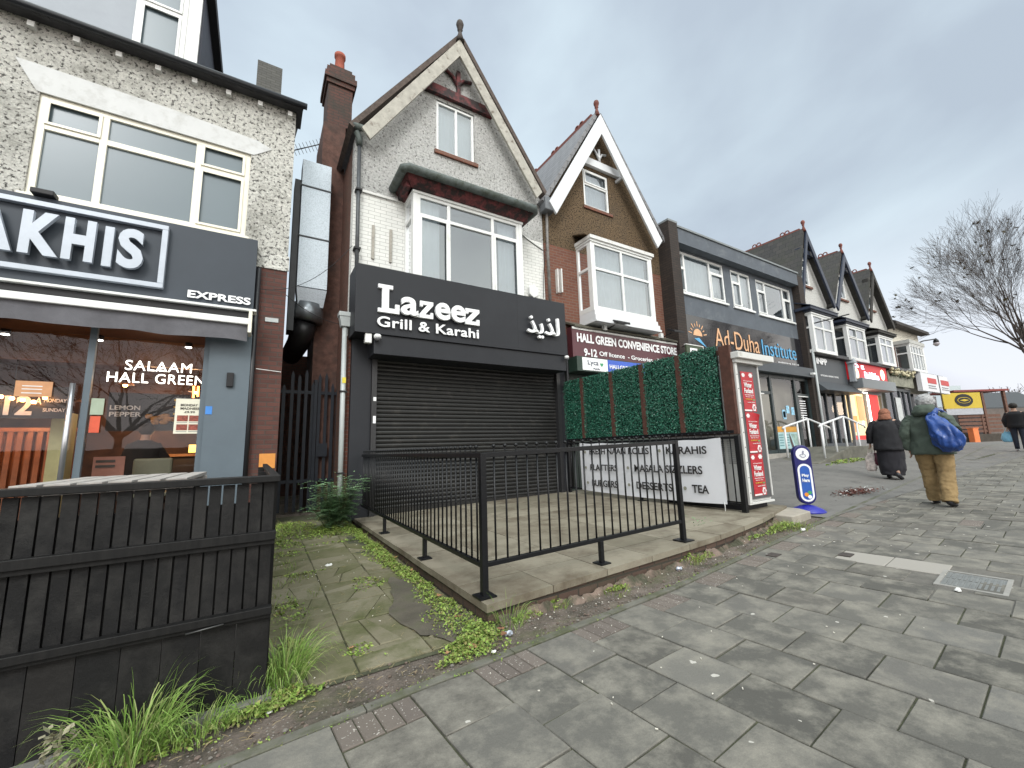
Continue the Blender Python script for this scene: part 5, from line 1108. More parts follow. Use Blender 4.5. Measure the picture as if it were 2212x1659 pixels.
# signs
def sign(label,x0,x1,z0,z1,y,m,name='shop_sign'):
    s=thing(name,label,'sign',((x0+x1)/2,y,z0)); MB().box(x0,x1,y,y+.2,z0,z1).build('panel',m,s); return s
dk=mat('charcoal_fascia',(.045,.055,.065),.5,.08,2)
s=sign('charcoal fascia sign with a few small white letters, first past the institute',18.42,21.45,3.50,4.52,7.38,dk)
text('iNPP',(18.72,7.37,4.20),.92,.26,white_letter,s,depth=.02,bold=.035); text('OPTICIANS & HEARING CENTRE',(18.95,7.37,3.72),1.6,.07,white_letter,s,depth=.005)
rd=emit('lit_red_sign',(.42,.012,.018),.55)
s=sign('lit red takeaway fascia sign with white glowing lettering and round badges',21.75,25.9,3.78,4.58,7.34,rd); we=emit('lit_white_letter',(.85,.82,1.0),1.5)
text('Fried Chicken',(23.15,7.32,3.84),1.6,.36,we,s,depth=.02,bold=.02); text('UK',(22.9,7.32,4.28),.3,.18,we,s,depth=.02,bold=.02)
for (x,rx,rz,z) in ((22.35,.26,.26,4.05),(25.35,.25,.26,4.18)): 
    m=MB(); m.prism([(x+rx*math.cos(t),7.33,z+rz*math.sin(t)) for t in [k*math.pi/10 for k in range(20)]],(0,.01,0)); m.build('badge',emit('warm_badge',(1,.75,.5),1.2) if 'warm_badge' not in MATS else MATS['warm_badge'],s)
MB().tube([(22.1,7.32,4.42),(22.25,7.32,4.5),(22.45,7.32,4.46),(22.6,7.32,4.36),(22.3,7.32,4.32),(22.1,7.32,4.42)],.03,5).build('cup_outline',we,s)
s=sign('olive floral fascia sign with a garland of cream flowers along its top',26.1,29.6,3.75,4.5,7.36,mat('olive_picture',(.20,.20,.15),.6,.5,3))
rr=random.Random(4); m=MB()
for i in range(46): m.sphere((26.2+3.3*rr.random(),7.26+rr.uniform(-.05,.05),4.42+rr.uniform(-.10,.16)),rr.uniform(.05,.10),7,5)
m.build('cream_flowers',mat('cream_flower',(.55,.50,.34),.8),s); m=MB()
for i in range(40): m.sphere((26.2+3.3*rr.random(),7.29,4.38+rr.uniform(-.16,.14)),rr.uniform(.05,.11),6,4,0,(1,.5,.7))
m.build('garland_leaves',mat('dark_garland',(.05,.06,.03),.8),s)
wl=mat('white_sign_panel',(.62,.63,.66),.4,.03)
s=sign('white fascia lightbox with two red bands at the end of the row',29.9,34.6,3.62,4.62,7.10,wl)
for x in (30.9,33.2): 
    MB().box(x,x+1.45,7.085,7.10,4.08,4.38).build('red_band',mat('red_vinyl',(.45,.02,.02),.5),s)
    for z,w_ in ((3.92,1.2),(3.80,1.3)): MB().box(x,x+w_,7.085,7.10,z,z+.05).build('small_print',mat('grey_print2',(.2,.2,.22),.6),s)
MB().box(32.75,32.85,7.08,7.10,3.62,4.62).build('divider',dk,s)
# projecting shade at the party wall
s=thing('canopy_lamp','pale blue-grey projecting box lamp between the charcoal and red signs','lamp',(21.7,7.1,4)); MB().box(21.50,21.68,7.12,7.34,3.62,4.42).build('box',mat('pale_box',(.35,.38,.41),.5),s,bevel=.02); MB().prism([(21.42,7.05,4.42),(21.76,7.05,4.42),(21.64,7.1,4.62),(21.54,7.1,4.62)],(0,.28,0)).build('cap',mat('pale_box',(.35,.38,.41),.5),s)
def shop(name,label,x0,x1,zb,zt,frame,innerm,bars,lit=None):
    s=thing(name,label,'shopfront',((x0+x1)/2,F,.7)); zg=gz((x0+x1)/2,7.6)
    m=MB()
    for x in bars: m.box(x,x+.11,7.55,7.66,zg,zt)
    m.box(x0,x1,7.54,7.66,zt-.15,zt); m.box(x0,x1,7.54,7.66,zg-.2,zg+.25); m.build('frame',frame,s)
    MB().add([(x0,7.60,zg),(x1,7.60,zg),(x1,7.60,zt),(x0,7.60,zt)],[(0,1,2,3)]).build('pane',G['shop'],s)
    MB().box(x0,x1,8.6,8.7,zg,zt).build('inner_wall',innerm,s); MB().box(x0,x1,7.7,8.6,zt,zt+.05).build('ceiling',innerm,s)
    for x in (x0,x1-.05): MB().box(x,x+.05,7.67,8.6,zg,zt).build('side_wall',innerm,s)
    return s
dimin=mat('dark_shop_interior',(.035,.03,.028),.8,.5,2)
s=shop('shopfront','dark glass shopfront under the charcoal sign behind the white handrails',18.52,21.5,.9,3.45,dk,dimin,(18.55,19.6,20.4,21.3))
m=MB(); m.prism([(18.42,7.38,3.5),(18.42,7.0,3.10),(18.42,7.6,3.08),(18.42,7.6,3.5)],(3.35,0,0)); tag(m.build('sloping_hood',mat('charcoal_hood',(.05,.056,.062),.5,.06)),'sloping charcoal hood under the first far shop sign','hood')
m=MB(); m.box(21.8,25.6,6.98,7.6,3.34,3.78); tag(m.build('shutter_case',mat('pale_grey_case',(.20,.22,.235),.5,.05),bevel=.02),'pale grey shutter case under the lit red sign','shutter case')
yl=emit('lit_cream_wall',(1,.78,.46),.75)
s=shop('takeaway_front','brightly lit red and cream takeaway window glowing onto the forecourt',21.75,25.5,.9,3.36,mat('grey_frame_far',(.2,.2,.21),.5),yl,(21.8,23.6,24.9,25.4))
redg=emit('lit_red_poster',(.70,.02,.015),.55)
MB().box(23.72,24.85,7.5,7.54,.95,3.2).build('red_door_poster',redg,s); MB().box(22.6,23.3,7.57,7.585,2.0,3.1).build('orange_poster',emit('lit_orange_poster',(.8,.22,.08),.6),s); MB().box(21.95,23.55,7.57,7.585,.95,1.35).build('red_lower_panel',redg,s)
MB().box(21.95,22.4,7.57,7.585,1.5,2.2).build('food_picture',emit('lit_food_picture',(.75,.30,.08),.5),s); MB().tube([(23.5,7.45,1.7),(23.5,7.45,3.15)],.035,8).build('strip_light',emit('strip_light',(1,.95,.8),6),s)
MB().tube([(22.0,7.45,3.24),(23.5,7.45,3.24)],.03,8).build('strip_light',MATS['strip_light'],s)
o=lamp(22.8,6.9,2.6,16,(1,.75,.5),.3); 
s=shop('shopfront','black framed shopfront with pale posters below the floral sign',26.0,29.6,.9,3.7,dk,mat('mid_grey_interior',(.2,.21,.21),.8,.4,1),(26.0,27.0,28.0,28.6,29.4)); MB().box(27.2,27.9,7.52,7.54,1.9,3.2).build('pale_poster',mat('pale_poster',(.5,.52,.52),.6),s)
s=shop('shopfront','pale grey shopfront below the white and red sign at the end of the row',30.0,33.8,.9,3.5,mat('grey_frame_far',(.2,.2,.21),.5),mat('mid_grey_interior',(.2,.21,.21),.8,.4,1),(30.0,31.5,33.0,33.7))
# ---- access ramp and white handrails
rm=mat('stained_ramp_concrete',(.12,.115,.095),.9,.3,3,.4,40,dirt=(.03,.03,.025),dscale=1.6)
zz0=gz(14.4,6); m=MB(); m.prism([(14.2,5.9,.35),(18.3,5.9,.35),(18.3,5.9,.97),(16.6,5.9,.98),(14.5,5.9,zz0+.06),(14.2,5.9,zz0+.02)],(0,1.3,0)); structure(m.build('access_ramp',rm,bevel=.02))
hr=thing('handrail','white tubular handrails with a bend, either side of the small concrete ramp','handrail',(16,6,.8)); wp=mat('white_gloss_tube',(.68,.69,.70),.3,.04)
for y,k in ((6.0,0),(7.05,1)):
    MB().tube([(14.8,y,1.62),(14.92,y,1.68),(16.5,y,1.95),(16.7,y,1.95),(18.2,y,1.66),(18.25,y,1.6)],.033,8).build('rail',wp,hr)
    for x,zt in ((14.92,1.68),(15.8,1.82),(16.6,1.95),(17.6,1.78)): MB().tube([(x,y,.6),(x,y,zt)],.032,8).build('post',wp,hr)
# wall bracket street lamp
s=thing('street_lamp','street lantern on a long dark arm bracketed from the end house','street lamp',(30.6,7.1,6.3)); MB().tube([(30.6,7.15,6.28),(31.0,7.0,6.42),(32.5,6.9,6.66),(32.9,6.9,6.68)],.035,6).build('arm',dark_plastic,s); MB().rings([(32.85,6.9,6.30,.05,.05),(32.85,6.9,6.42,.16,.16),(32.85,6.9,6.52,.11,.11)],12).build('lantern_glass',mat('lantern_glass',(.35,.32,.34),.2),s); MB().rings([(32.85,6.9,6.52,.13,.13),(32.85,6.9,6.62,.12,.12),(32.85,6.9,6.76,.03,.03)],12).build('lantern_cap',dark_plastic,s)
MB().tube([(18.9,6.6,5.9),(18.4,7.2,5.82)],.02,6)
tag(MB().tube([(18.3,7.4,5.72),(19.1,6.2,5.95)],.025,6).build('flag_pole',dark_plastic),'thin dark pole sticking out over the dark bay side of the first gabled house','pole')
# ---- kiosk with yellow board, far buildings
def frame_at(P0,P1):
    P0=Vector(P0);P1=Vector(P1); u=(P1-P0).normalized(); n=Vector((u.y,-u.x,0)); return P0,u,n
C0=Vector((0,0,1.25))
def ax(px,py,d):  # point on the pixel ray at a forward distance, used once to site far things
    r=rt*(px-1106)+up*(-(py-829.5))+fw*890; return C0+r*(d/890)
a=ax(2052,962,26); b=ax(2196,962,26); zb=gz(a.x,a.y)-.02; a.z=b.z=zb; O,U,Nn=frame_at(a,b)
def fb(mb,u0,u1,d0,d1,z0,z1,mi=0):
    P=[O+U*u0+Nn*d0,O+U*u1+Nn*d0,O+U*u1+Nn*d1,O+U*u0+Nn*d1]; mb.prism([(p.x,p.y,zb+z0) for p in P],(0,0,z1-z0),mi); return mb
kt=mat('reddish_brown_timber',(.13,.065,.045),.8,.25,8); ks=thing('timber_kiosk','reddish timber kiosk with slatted sides, a flat roof and goods inside','kiosk',tuple(O))
m=MB(); fb(m,.75,4.3,-1.8,.15,3.22,3.34); m.build('roof',mat('red_roof_edge',(.20,.035,.03),.6),ks)
for u in (2.62,4.05):
    for d in (0,-1.5): m=MB(); fb(m,u-.07,u+.07,d-.07,d+.07,0,3.22); m.build('post',kt,ks)
m=MB(); 
for z in (.62,.86,1.10,1.34,1.58): fb(m,.85,3.55,-.02,.03,z,z+.17)
m.build('slats',kt,ks); m=MB(); fb(m,.75,4.1,-.15,.2,0,.52); m.build('plinth',mat('dark_stone_plinth',(.06,.05,.04),.9,.3,5),ks)
m=MB(); fb(m,2.5,4.05,-1.5,-1.4,.5,3.2); m.build('dark_back',mat('dark_goods',(.03,.03,.035),.8,.8,6),ks)
bd=thing('yellow_board','yellow advertising board with round black emblem above grey panel','board',tuple(O)); m=MB(); fb(m,.0,2.42,.06,.12,2.16,3.16); m.build('yellow_panel',mat('yellow_paint',(.50,.36,.025),.5,.06,3),bd)
m=MB(); fb(m,.10,2.42,.06,.11,1.76,2.155); m.build('grey_panel',mat('grey_panel_far',(.36,.37,.40),.6),bd)
def ell(u,z,r,rz,d,mm,nm):
    m=MB(); m.prism([tuple(O+U*(u+r*math.cos(t))+Nn*d+Vector((0,0,z+rz*math.sin(t)))) for t in [k*math.pi/14 for k in range(28)]],tuple(-Nn*.01)); m.build(nm,mm,bd)
ell(1.30,2.68,.58,.40,.14,dark_plastic,'black_disc'); ell(1.30,2.68,.42,.20,.15,MATS['yellow_paint'],'yellow_ring'); ell(1.30,2.68,.38,.17,.16,dark_plastic,'inner_disc'); m=MB(); m.prism([tuple(O+U*(1.30+x)+Nn*.17+Vector((0,0,2.68+z))) for x,z in ((-.3,0),(0,.07),(.3,0),(0,-.08))],tuple(-Nn*.008)); m.build('emblem',MATS['yellow_paint'],bd)
for u in (.1,2.36): m=MB(); fb(m,u-.05,u+.05,-.05,.055,0,3.16); m.build('post',kt,bd)
oc=thing('orange_bin','orange plastic container on the ground by the kiosk','container',tuple(O)); m=MB(); fb(m,.88,1.22,.35,.7,0,.85); m.build('body',mat('orange_plastic',(.75,.20,.06),.5),oc,bevel=.03)
m=MB(); fb(m,.86,1.24,.33,.72,.85,.91); m.build('rim',mat('orange_plastic',(.75,.20,.06),.5),oc,bevel=.01)
a=ax(1925,940,75); b=ax(2105,940,75); a.z=b.z=.9; O,U,Nn=frame_at(a,b); zb=.9; L_=(b-a).length
fbld=thing('retail_shed','long low white and blue-grey shop unit in the far distance','building',tuple(a))
m=MB(); fb(m,0,L_,-20,0,0,5.4); m.build('wall',mat('far_white_cladding',(.55,.60,.63),.6,.04,.5),fbld); m=MB(); fb(m,-.3,L_+.3,-20,.3,5.4,8.4); m.build('upper_cladding',mat('far_blue_grey_cladding',(.36,.42,.46),.6,.05,.4),fbld); m=MB(); fb(m,L_*.72,L_*.92,.3,.4,5.6,9.3); m.build('entrance_panel',mat('far_panel',(.42,.48,.50),.5),fbld); m=MB(); fb(m,0,L_,.05,.15,1.0,3.0); m.build('dark_window_strip',mat('far_dark_strip',(.08,.05,.05),.5,.8,.8),fbld)
a=ax(2140,950,55); b=ax(2300,950,55); a.z=b.z=.8; O,U,Nn=frame_at(a,b); zb=.8; L_=(b-a).length
sb=thing('dark_roofed_hut','low building with dark pitched roof far behind the kiosk','building',tuple(a)); m=MB(); fb(m,0,L_,-8,0,0,3.8); m.build('wall',mat('far_dim_wall',(.12,.10,.09),.8,.3,1),sb); P=[O+U*0,O+U*L_,O+U*L_-Nn*4,O+U*3-Nn*4]; m=MB(); m.prism([(P[0].x,P[0].y,zb+3.8),(P[1].x,P[1].y,zb+3.8),(P[2].x,P[2].y,zb+6.2),(P[3].x,P[3].y,zb+6.2)],(0,0,.15)); m.build('roof',mat('far_dark_roof',(.05,.055,.06),.8),sb)
# ================================================================== TREES
bark=mat('dark_winter_bark',(.085,.07,.062),.9,.3,14,.5,50)
CROWN=[None]; ELEV=(.35,1.25)
def grow(mb,lv,p,d,r,L0,rr,depth,spread,droop,ends,minr=.004):
    if CROWN[0]:
        c_,rx,rz=CROWN[0]; q_=Vector(p)-c_
        if (q_.x/rx)**2+(q_.y/rx)**2+(q_.z/rz)**2>1: ends.append((Vector(p),Vector(d))); return
    n=3 if depth>2 else 2; pts=[p]; rs=[r]; q=Vector(p); dd=Vector(d)
    for i in range(n):
        dd=(dd+Vector((rr.uniform(-1,1),rr.uniform(-1,1),rr.uniform(-1,1)))*.13+Vector((0,0,-droop))).normalized(); q=q+dd*(L0/n); pts.append(q.copy()); rs.append(max(minr*.8,r*(1-.38*(i+1)/n)))
    mb.tube(pts,rs,6 if r>.05 else (4 if r>.012 else 3),caps=False)
    if depth==0: ends.append((q.copy(),dd.copy())); return
    k=rr.choice((2,3,3)) if depth>1 else rr.choice((2,3))
    for i in range(k):
        ax_=dd.cross(Vector((rr.uniform(-1,1),rr.uniform(-1,1),rr.uniform(-1,1)))); 
        if ax_.length<.01: continue
        ax_.normalize(); ang=spread*rr.uniform(.45,1.1)*(1 if i else .55)
        nd=Matrix.Rotation(ang,3,ax_)@dd; j=rr.randint(1,n) if i else n
        grow(mb,lv,pts[j],nd,rs[j]*rr.uniform(.62,.80),L0*rr.uniform(.70,.90),rr,depth-1,spread,droop*.9,ends,minr)
def leafshape(mb,c,s,rr,lobed=True):
    u=Vector((rr.uniform(-1,1),rr.uniform(-1,1),rr.uniform(-.5,.5))).normalized(); v=u.cross(Vector((rr.uniform(-.6,.6),rr.uniform(-.6,.6),1))).normalized()
    P=[]
    for k in range(10):
        t=2*math.pi*k/10; q=s*(1 if k%2==0 else .55); P.append(c+u*q*math.cos(t)+v*q*math.sin(t)*.8)
    mb.add(P,[tuple(range(10))])
def tree(name,label,base,H,r,seed,depth,leafn,leafs,spread=.6,group=None,L0=None,droop=.0,lean=(0,0,0),minr=.005,leafm=None):
    rr=random.Random(seed); t=thing(name,label,'tree',tuple(base),group); m=MB(); c=MB(); ends=[]
    base=Vector(base); th=H*.26; tp=base+Vector((lean[0],lean[1],th)); m.tube([base-Vector((0,0,.1)),base+Vector((lean[0]*.4,lean[1]*.4,th*.5)),tp],[r*1.25,r,r*.85],10); 
    L0=L0 or H*.24
    for k in range(5):
        a=k*2*math.pi/5+rr.uniform(-.4,.4); e=rr.uniform(*ELEV); d=Vector((math.cos(a)*math.cos(e),math.sin(a)*math.cos(e),math.sin(e)))
        grow(c,None,tp-Vector((0,0,rr.uniform(0,th*.15))),d,r*.55,L0,rr,depth,spread,droop,ends,minr)
    m.build('trunk',bark,t); c.build('branches',bark,t)
    if leafn:
        l=MB()
        for i in range(leafn):
            q,d=rr.choice(ends)
            for _ in range(rr.choice((1,1,2,3))): leafshape(l,q+Vector((rr.uniform(-.05,.05),rr.uniform(-.05,.05),rr.uniform(-.09,.0))),leafs*rr.uniform(.6,1.1),rr)
        l.build('leaves',leafm or island('late_autumn_leaf',[(.05,.04,.02),(.09,.085,.03),(.13,.10,.05),(.06,.05,.03)],.8,0),t)
    return t
bt=ax(2322,950,13.2); bt.z=gz(bt.x,bt.y)
CROWN[0]=(bt+Vector((0,0,5.3)),3.7,3.7); ELEV=(.62,1.3)
tree('plane_tree','nearly bare street tree with a few clinging brown leaves at the right edge',bt,9.4,.14,31,8,170,.08,.40,L0=1.5,droop=-.012,lean=(-.1,.05,0),minr=.003); CROWN[0]=None; ELEV=(.35,1.25)
for i,(px,d,H,lab) in enumerate(((2000,110,9,'left of the kiosk roof line'),(2075,105,9.5,'above the far retail shed'),(2125,95,10,'just behind the kiosk'),(2165,90,11,'over the dark roofed hut'),(2205,85,11.5,'at the right edge'))):
    q=ax(px,930,d); q.z=.9; tree('bare_tree','distant bare brown tree '+lab,q,H,.22,40+i,4,160,.16,.65,'distant trees beyond the kiosk',minr=.035,leafm=island('far_twig_leaf',[(.12,.10,.07),(.20,.17,.12),(.26,.23,.17)],.9,0))
# bare trees across the road, seen reflected in the shop glass
for i,(x,y) in enumerate(((-6.5,-15),(-1.0,-17),(5.5,-15.5),(13,-16),(21,-15))):
    tree('bare_tree','bare street tree across the road, reflected in the shop windows, '+('first','second','third','fourth','fifth')[i]+' along',(x,y,gz(x,y)-.1),10.5,.2,70+i,5,0,.1,.6,'bare trees across the road',minr=.014)
hg=MB(); hg.box(-14,40,-19.5,-18.5,-.1,1.9); tag(hg.build('hedge',mat('dark_far_hedge',(.025,.028,.018),.95,.5,2,1.,8)),'dark clipped hedge across the road, seen only in reflections','hedge')
# ================================================================== PEOPLE
skin=mat('skin',(.42,.25,.18),.55,.06); 
def body(parent,J,E,Rd,m=None):
    names=list(J); me=bpy.data.meshes.new('body'); me.from_pydata([J[n] for n in names],[(names.index(a),names.index(b)) for a,b in E],[])
    ob=bpy.data.objects.new('b',me); COL.objects.link(ob); sk=ob.modifiers.new('s','SKIN'); sk.use_smooth_shade=True
    if not me.skin_vertices: me.skin_vertices.new() if hasattr(me.skin_vertices,'new') else None
    for i,n in enumerate(names):
        v=me.skin_vertices[0].data[i]; r=Rd[n]; v.radius=(r,r) if not isinstance(r,tuple) else r; v.use_root=(n=='pelvis')
    sb=ob.modifiers.new('u','SUBSURF'); sb.levels=1; sb.render_levels=1
    bpy.context.view_layer.update(); me2=bpy.data.meshes.new_from_object(ob.evaluated_get(bpy.context.evaluated_depsgraph_get())); bpy.data.objects.remove(ob)
    me2.materials.clear(); me2.materials.append(m or skin); me2.name='body'
    for p in me2.polygons: p.use_smooth=True
    o=bpy.data.objects.new('body',me2); COL.objects.link(o); o.parent=parent; return o
def skeleton(legs,arms,head,lean=.03,hs=1.0):
    J=dict(pelvis=(0,0,.95),waist=(lean*.5,0,1.10),chest=(lean,0,1.30),neck=(lean*1.3,0,1.45),skull=tuple(head),crown=(head[0]+.01,head[1],head[2]+.12))
    Rd=dict(pelvis=(.13,.11),waist=.11,chest=(.14,.10),neck=.055,skull=(.078,.085),crown=.06)
    E=[('pelvis','waist'),('waist','chest'),('chest','neck'),('neck','skull'),('skull','crown')]
    for s_,k in (('l',1),('r',-1)):
        hip,kn,an,toe=legs[s_]
        J['hip'+s_]=hip;J['kn'+s_]=kn;J['an'+s_]=an;J['toe'+s_]=toe; Rd['hip'+s_]=.085;Rd['kn'+s_]=.055;Rd['an'+s_]=.036;Rd['toe'+s_]=.032
        E+=[('pelvis','hip'+s_),('hip'+s_,'kn'+s_),('kn'+s_,'an'+s_),('an'+s_,'toe'+s_)]
        sh,el,wr,pa=arms[s_]
        J['sh'+s_]=sh;J['el'+s_]=el;J['wr'+s_]=wr;J['pa'+s_]=pa; Rd['sh'+s_]=.058;Rd['el'+s_]=.042;Rd['wr'+s_]=.027;Rd['pa'+s_]=(.034,.018)
        E+=[('chest','sh'+s_),('sh'+s_,'el'+s_),('el'+s_,'wr'+s_),('wr'+s_,'pa'+s_)]
        P=Vector(pa); W=Vector(wr); d=(P-W).normalized(); fwd=Vector((1,0,0)); fwd=(fwd-d*fwd.dot(d)).normalized(); inn=d.cross(fwd)*-k
        for i,(o,l) in enumerate(((.030,.070),(.010,.080),(-.010,.074),(-.028,.058))):
            a=P+fwd*o+d*.02; b=a+d*l*.5+inn*.008; c=b+(d*.7+inn*.7).normalized()*l*.5
            for n,q,r in (('fa',a,.0095),('fb',b,.0088),('fc',c,.0075)): J[n+s_+str(i)]=tuple(q); Rd[n+s_+str(i)]=r
            E+=[('pa'+s_,'fa'+s_+str(i)),('fa'+s_+str(i),'fb'+s_+str(i)),('fb'+s_+str(i),'fc'+s_+str(i))]
        t1=W.lerp(P,.55)+fwd*.035; t2=t1+(d*.7+fwd*.6).normalized()*.045
        J['ta'+s_]=tuple(t1);J['tb'+s_]=tuple(t2);Rd['ta'+s_]=.011;Rd['tb'+s_]=.009; E+=[('pa'+s_,'ta'+s_),('ta'+s_,'tb'+s_)]
    return J,E,Rd
def subd(mb,cuts=1):
    bm=bmesh.new(); vs=[bm.verts.new(v) for v in mb.v]
    for f in mb.f: bm.faces.new([vs[i] for i in f])
    bmesh.ops.subdivide_edges(bm,edges=bm.edges[:],cuts=cuts,use_grid_fill=True,smooth=.6); bm.verts.index_update(); mb.v=[tuple(v.co) for v in bm.verts]; mb.f=[tuple(v.index for v in f.verts) for f in bm.faces]; mb.mi=[0]*len(mb.f); mb.sm=[True]*len(mb.f); bm.free(); return mb
def wrinkle(mb,amp,sc,seed=0):
    subd(mb,2)
    from mathutils import noise
    out_=[]
    for v in mb.v:
        q=Vector(v); n_=noise.noise_vector(q*sc+Vector((seed,0,0))); n2=noise.noise_vector(q*sc*2.3+Vector((0,seed,3))); n3=noise.noise_vector(Vector((q.x*sc*2+seed,q.y*sc*2,q.z*sc*5))); out_.append(tuple(q+n_*amp+n2*amp*.6+n3*amp*.55))
    mb.v=out_; return mb
def dens(path,rad,k=4):
    P=[];Q=[]; path=[Vector(p) for p in path]; n=len(path)
    for i in range(n-1):
        for j in range(k):
            t=j/k; P.append(path[i].lerp(path[i+1],t)); a,b=rad[i],rad[i+1]
            a=a if isinstance(a,tuple) else (a,a); b=b if isinstance(b,tuple) else (b,b); Q.append((a[0]*(1-t)+b[0]*t,a[1]*(1-t)+b[1]*t))
    P.append(path[-1]); r=rad[-1]; Q.append(r if isinstance(r,tuple) else (r,r)); return P,Q
def shoe(parent,an,toe,m,nm='shoe'):
    a=Vector(an); t=Vector(toe); d=(t-a); d.z*=.3; d.normalize(); z=min(a.z,t.z)
    mb=MB(); mb.tube([a-d*.05+Vector((0,0,-.02)),a+Vector((0,0,-.03)),a+d*.08+Vector((0,0,-.045)),a+d*.17+Vector((0,0,-.055)),a+d*.20+Vector((0,0,-.055))],[(.035,.04),(.045,.05),(.047,.036),(.042,.028),(.02,.015)],10); mb.build(nm,m,parent)
# ---- the man in the green coat
man=thing('person','person in green hooded coat and tan trousers walking away with a blue sack','person')
legs=dict(l=((0,.10,.90),(.07,.10,.50),(.10,.09,.09),(.22,.10,.05)),r=((0,-.10,.90),(-.03,-.115,.49),(-.17,-.12,.10),(-.06,-.13,.04)))
arms=dict(l=((.02,.21,1.36),(-.06,.28,1.10),(.0,.27,.86),(.02,.265,.80)),r=((.02,-.20,1.36),(.0,-.30,1.14),(.13,-.22,1.32),(.17,-.18,1.38)))
J,E_,Rd=skeleton(legs,arms,(.07,0,1.55),.04); body(man,J,E_,Rd)
gcoat=mat('dark_green_coat',(.060,.080,.062),.85,.18,7,.3,60); tan=mat('tan_corduroy',(.27,.185,.085),.9,.15,9,.3,70)
m=MB(); m.rings([(-.01,0,.78,.185,.265),(-.01,0,.86,.185,.26),(0,0,.96,.175,.25),(.01,0,1.06,.17,.245),(.02,0,1.16,.172,.25),(.03,0,1.26,.172,.255),(.03,0,1.34,.155,.25),(.035,0,1.40,.12,.205),(.04,0,1.45,.085,.12),(.045,0,1.49,.07,.085)],24)
for s_,rad in (('l',((.085,.09),(.085,.085),(.075,.075),(.062,.062))),('r',((.085,.09),(.08,.08),(.07,.07),(.06,.06)))):
    a=arms[s_]; P,Q=dens([Vector(a[0])+Vector((0,-.05 if s_=='l' else .05,.0)),Vector(a[0]).lerp(Vector(a[1]),.3),a[1],a[2]],list(rad),5); m.tube(P,Q,14)
wrinkle(m,.014,9).build('coat',gcoat,man)
m=MB(); m.rings([(-.02,0,1.38,.12,.155),(-.045,0,1.43,.13,.16),(-.05,0,1.49,.115,.135),(-.02,0,1.54,.10,.115),(.02,0,1.57,.07,.09)],18); wrinkle(m,.010,12,5).build('hood',gcoat,man)
for s_ in 'lr':
    l=legs[s_]; P,Q=dens([Vector(l[0])+Vector((0,0,.02)),Vector(l[0]).lerp(Vector(l[1]),.4),l[1],Vector(l[1]).lerp(Vector(l[2]),.5),Vector(l[2])+Vector((0,0,-.03))],[(.125,.125),(.125,.115),(.098,.092),(.096,.088),(.092,.085)],5)
    wrinkle(MB().tube(P,Q,16),.012,11,3).build('trouser_leg',tan,man); shoe(man,l[2],l[3],mat('dark_shoe',(.02,.02,.025),.5))
from mathutils import noise as mnoise
hr_=MB(); hr_.sphere((.055,0,1.612),.118,40,30,0,(1.05,1.0,1.02)); hr_.v=[tuple(Vector(v)+mnoise.noise_vector(Vector(v)*22)*.016+mnoise.noise_vector(Vector(v)*60)*.012) for v in hr_.v]; hr_.build('hair',mat('grey_hair',(.36,.36,.36),.9,.3,40,.8,120),man)
bag=MB(); bag.rings([(-.19,-.27,.82,.03,.05),(-.20,-.26,.84,.10,.12),(-.21,-.255,.90,.14,.155),(-.22,-.24,.98,.15,.165),(-.22,-.22,1.08,.14,.16),(-.21,-.19,1.18,.12,.14),(-.20,-.155,1.28,.10,.11),(-.17,-.12,1.37,.07,.08),(-.12,-.11,1.44,.04,.04)],36)
subd(bag,2); bag.v=[tuple(Vector(v)+mnoise.noise_vector(Vector(v)*6)*.05+mnoise.noise_vector(Vector((v[0]*20,v[1]*20,v[2]*7)))*.022+mnoise.noise_vector(Vector(v)*34)*.009) for v in bag.v]
bag.tube([(-.17,-.10,1.36),(-.08,-.14,1.47),(.06,-.16,1.46),(.17,-.18,1.40)],[.055,.03,.022,.03],8)
bgo=bag.build('blue_sack',mat('shiny_blue_polythene',(.018,.06,.24),.28,.25,10,.6,25),None)
sack=tag(bgo,'crumpled shiny blue plastic sack slung over the walking person\'s right shoulder','sack')
def place(t,x,y,yaw,s_,extra=()):
    t.location=(x,y,gz(x,y)+.0); t.rotation_euler=(0,0,yaw); t.scale=(s_,)*3
    for e in extra: e.location=t.location; e.rotation_euler=t.rotation_euler; e.scale=t.scale
place(man,9.10,2.18,R(2),1.0,(sack,))
# ---- the woman in black
lady=thing('person','stout person in black coat, long skirt and rust headscarf, carrying bags away','person')
legs=dict(l=((0,.09,.88),(.05,.10,.48),(.06,.10,.09),(.16,.11,.04)),r=((0,-.09,.88),(-.02,-.10,.48),(-.20,-.12,.14),(-.12,-.13,.04)))
arms=dict(l=((.02,.21,1.30),(-.02,.31,1.06),(.02,.34,.82),(.03,.345,.76)),r=((.02,-.21,1.30),(-.02,-.28,1.04),(.02,-.27,.80),(.03,-.27,.74)))
J,E_,Rd=skeleton(legs,arms,(.06,0,1.47),.04); J['neck']=(.05,0,1.38); body(lady,J,E_,Rd)
bc=mat('black_coat',(.012,.012,.015),.85,.2,8,.3,60)
m=MB(); m.rings([(-.02,0,.66,.23,.275),(-.01,0,.80,.22,.275),(0,0,.95,.205,.27),(.01,0,1.10,.195,.26),(.02,0,1.22,.185,.25),(.03,0,1.30,.15,.225),(.035,0,1.36,.10,.15),(.04,0,1.41,.075,.09)],22)
for s_ in 'lr':
    a=arms[s_]; P,Q=dens([Vector(a[0])+Vector((0,-.05 if s_=='l' else .05,0)),Vector(a[0]).lerp(Vector(a[1]),.3),a[1],a[2]],[.085,.085,.075,.062],5); m.tube(P,Q,12)
wrinkle(m,.013,9,2).build('coat',bc,lady)
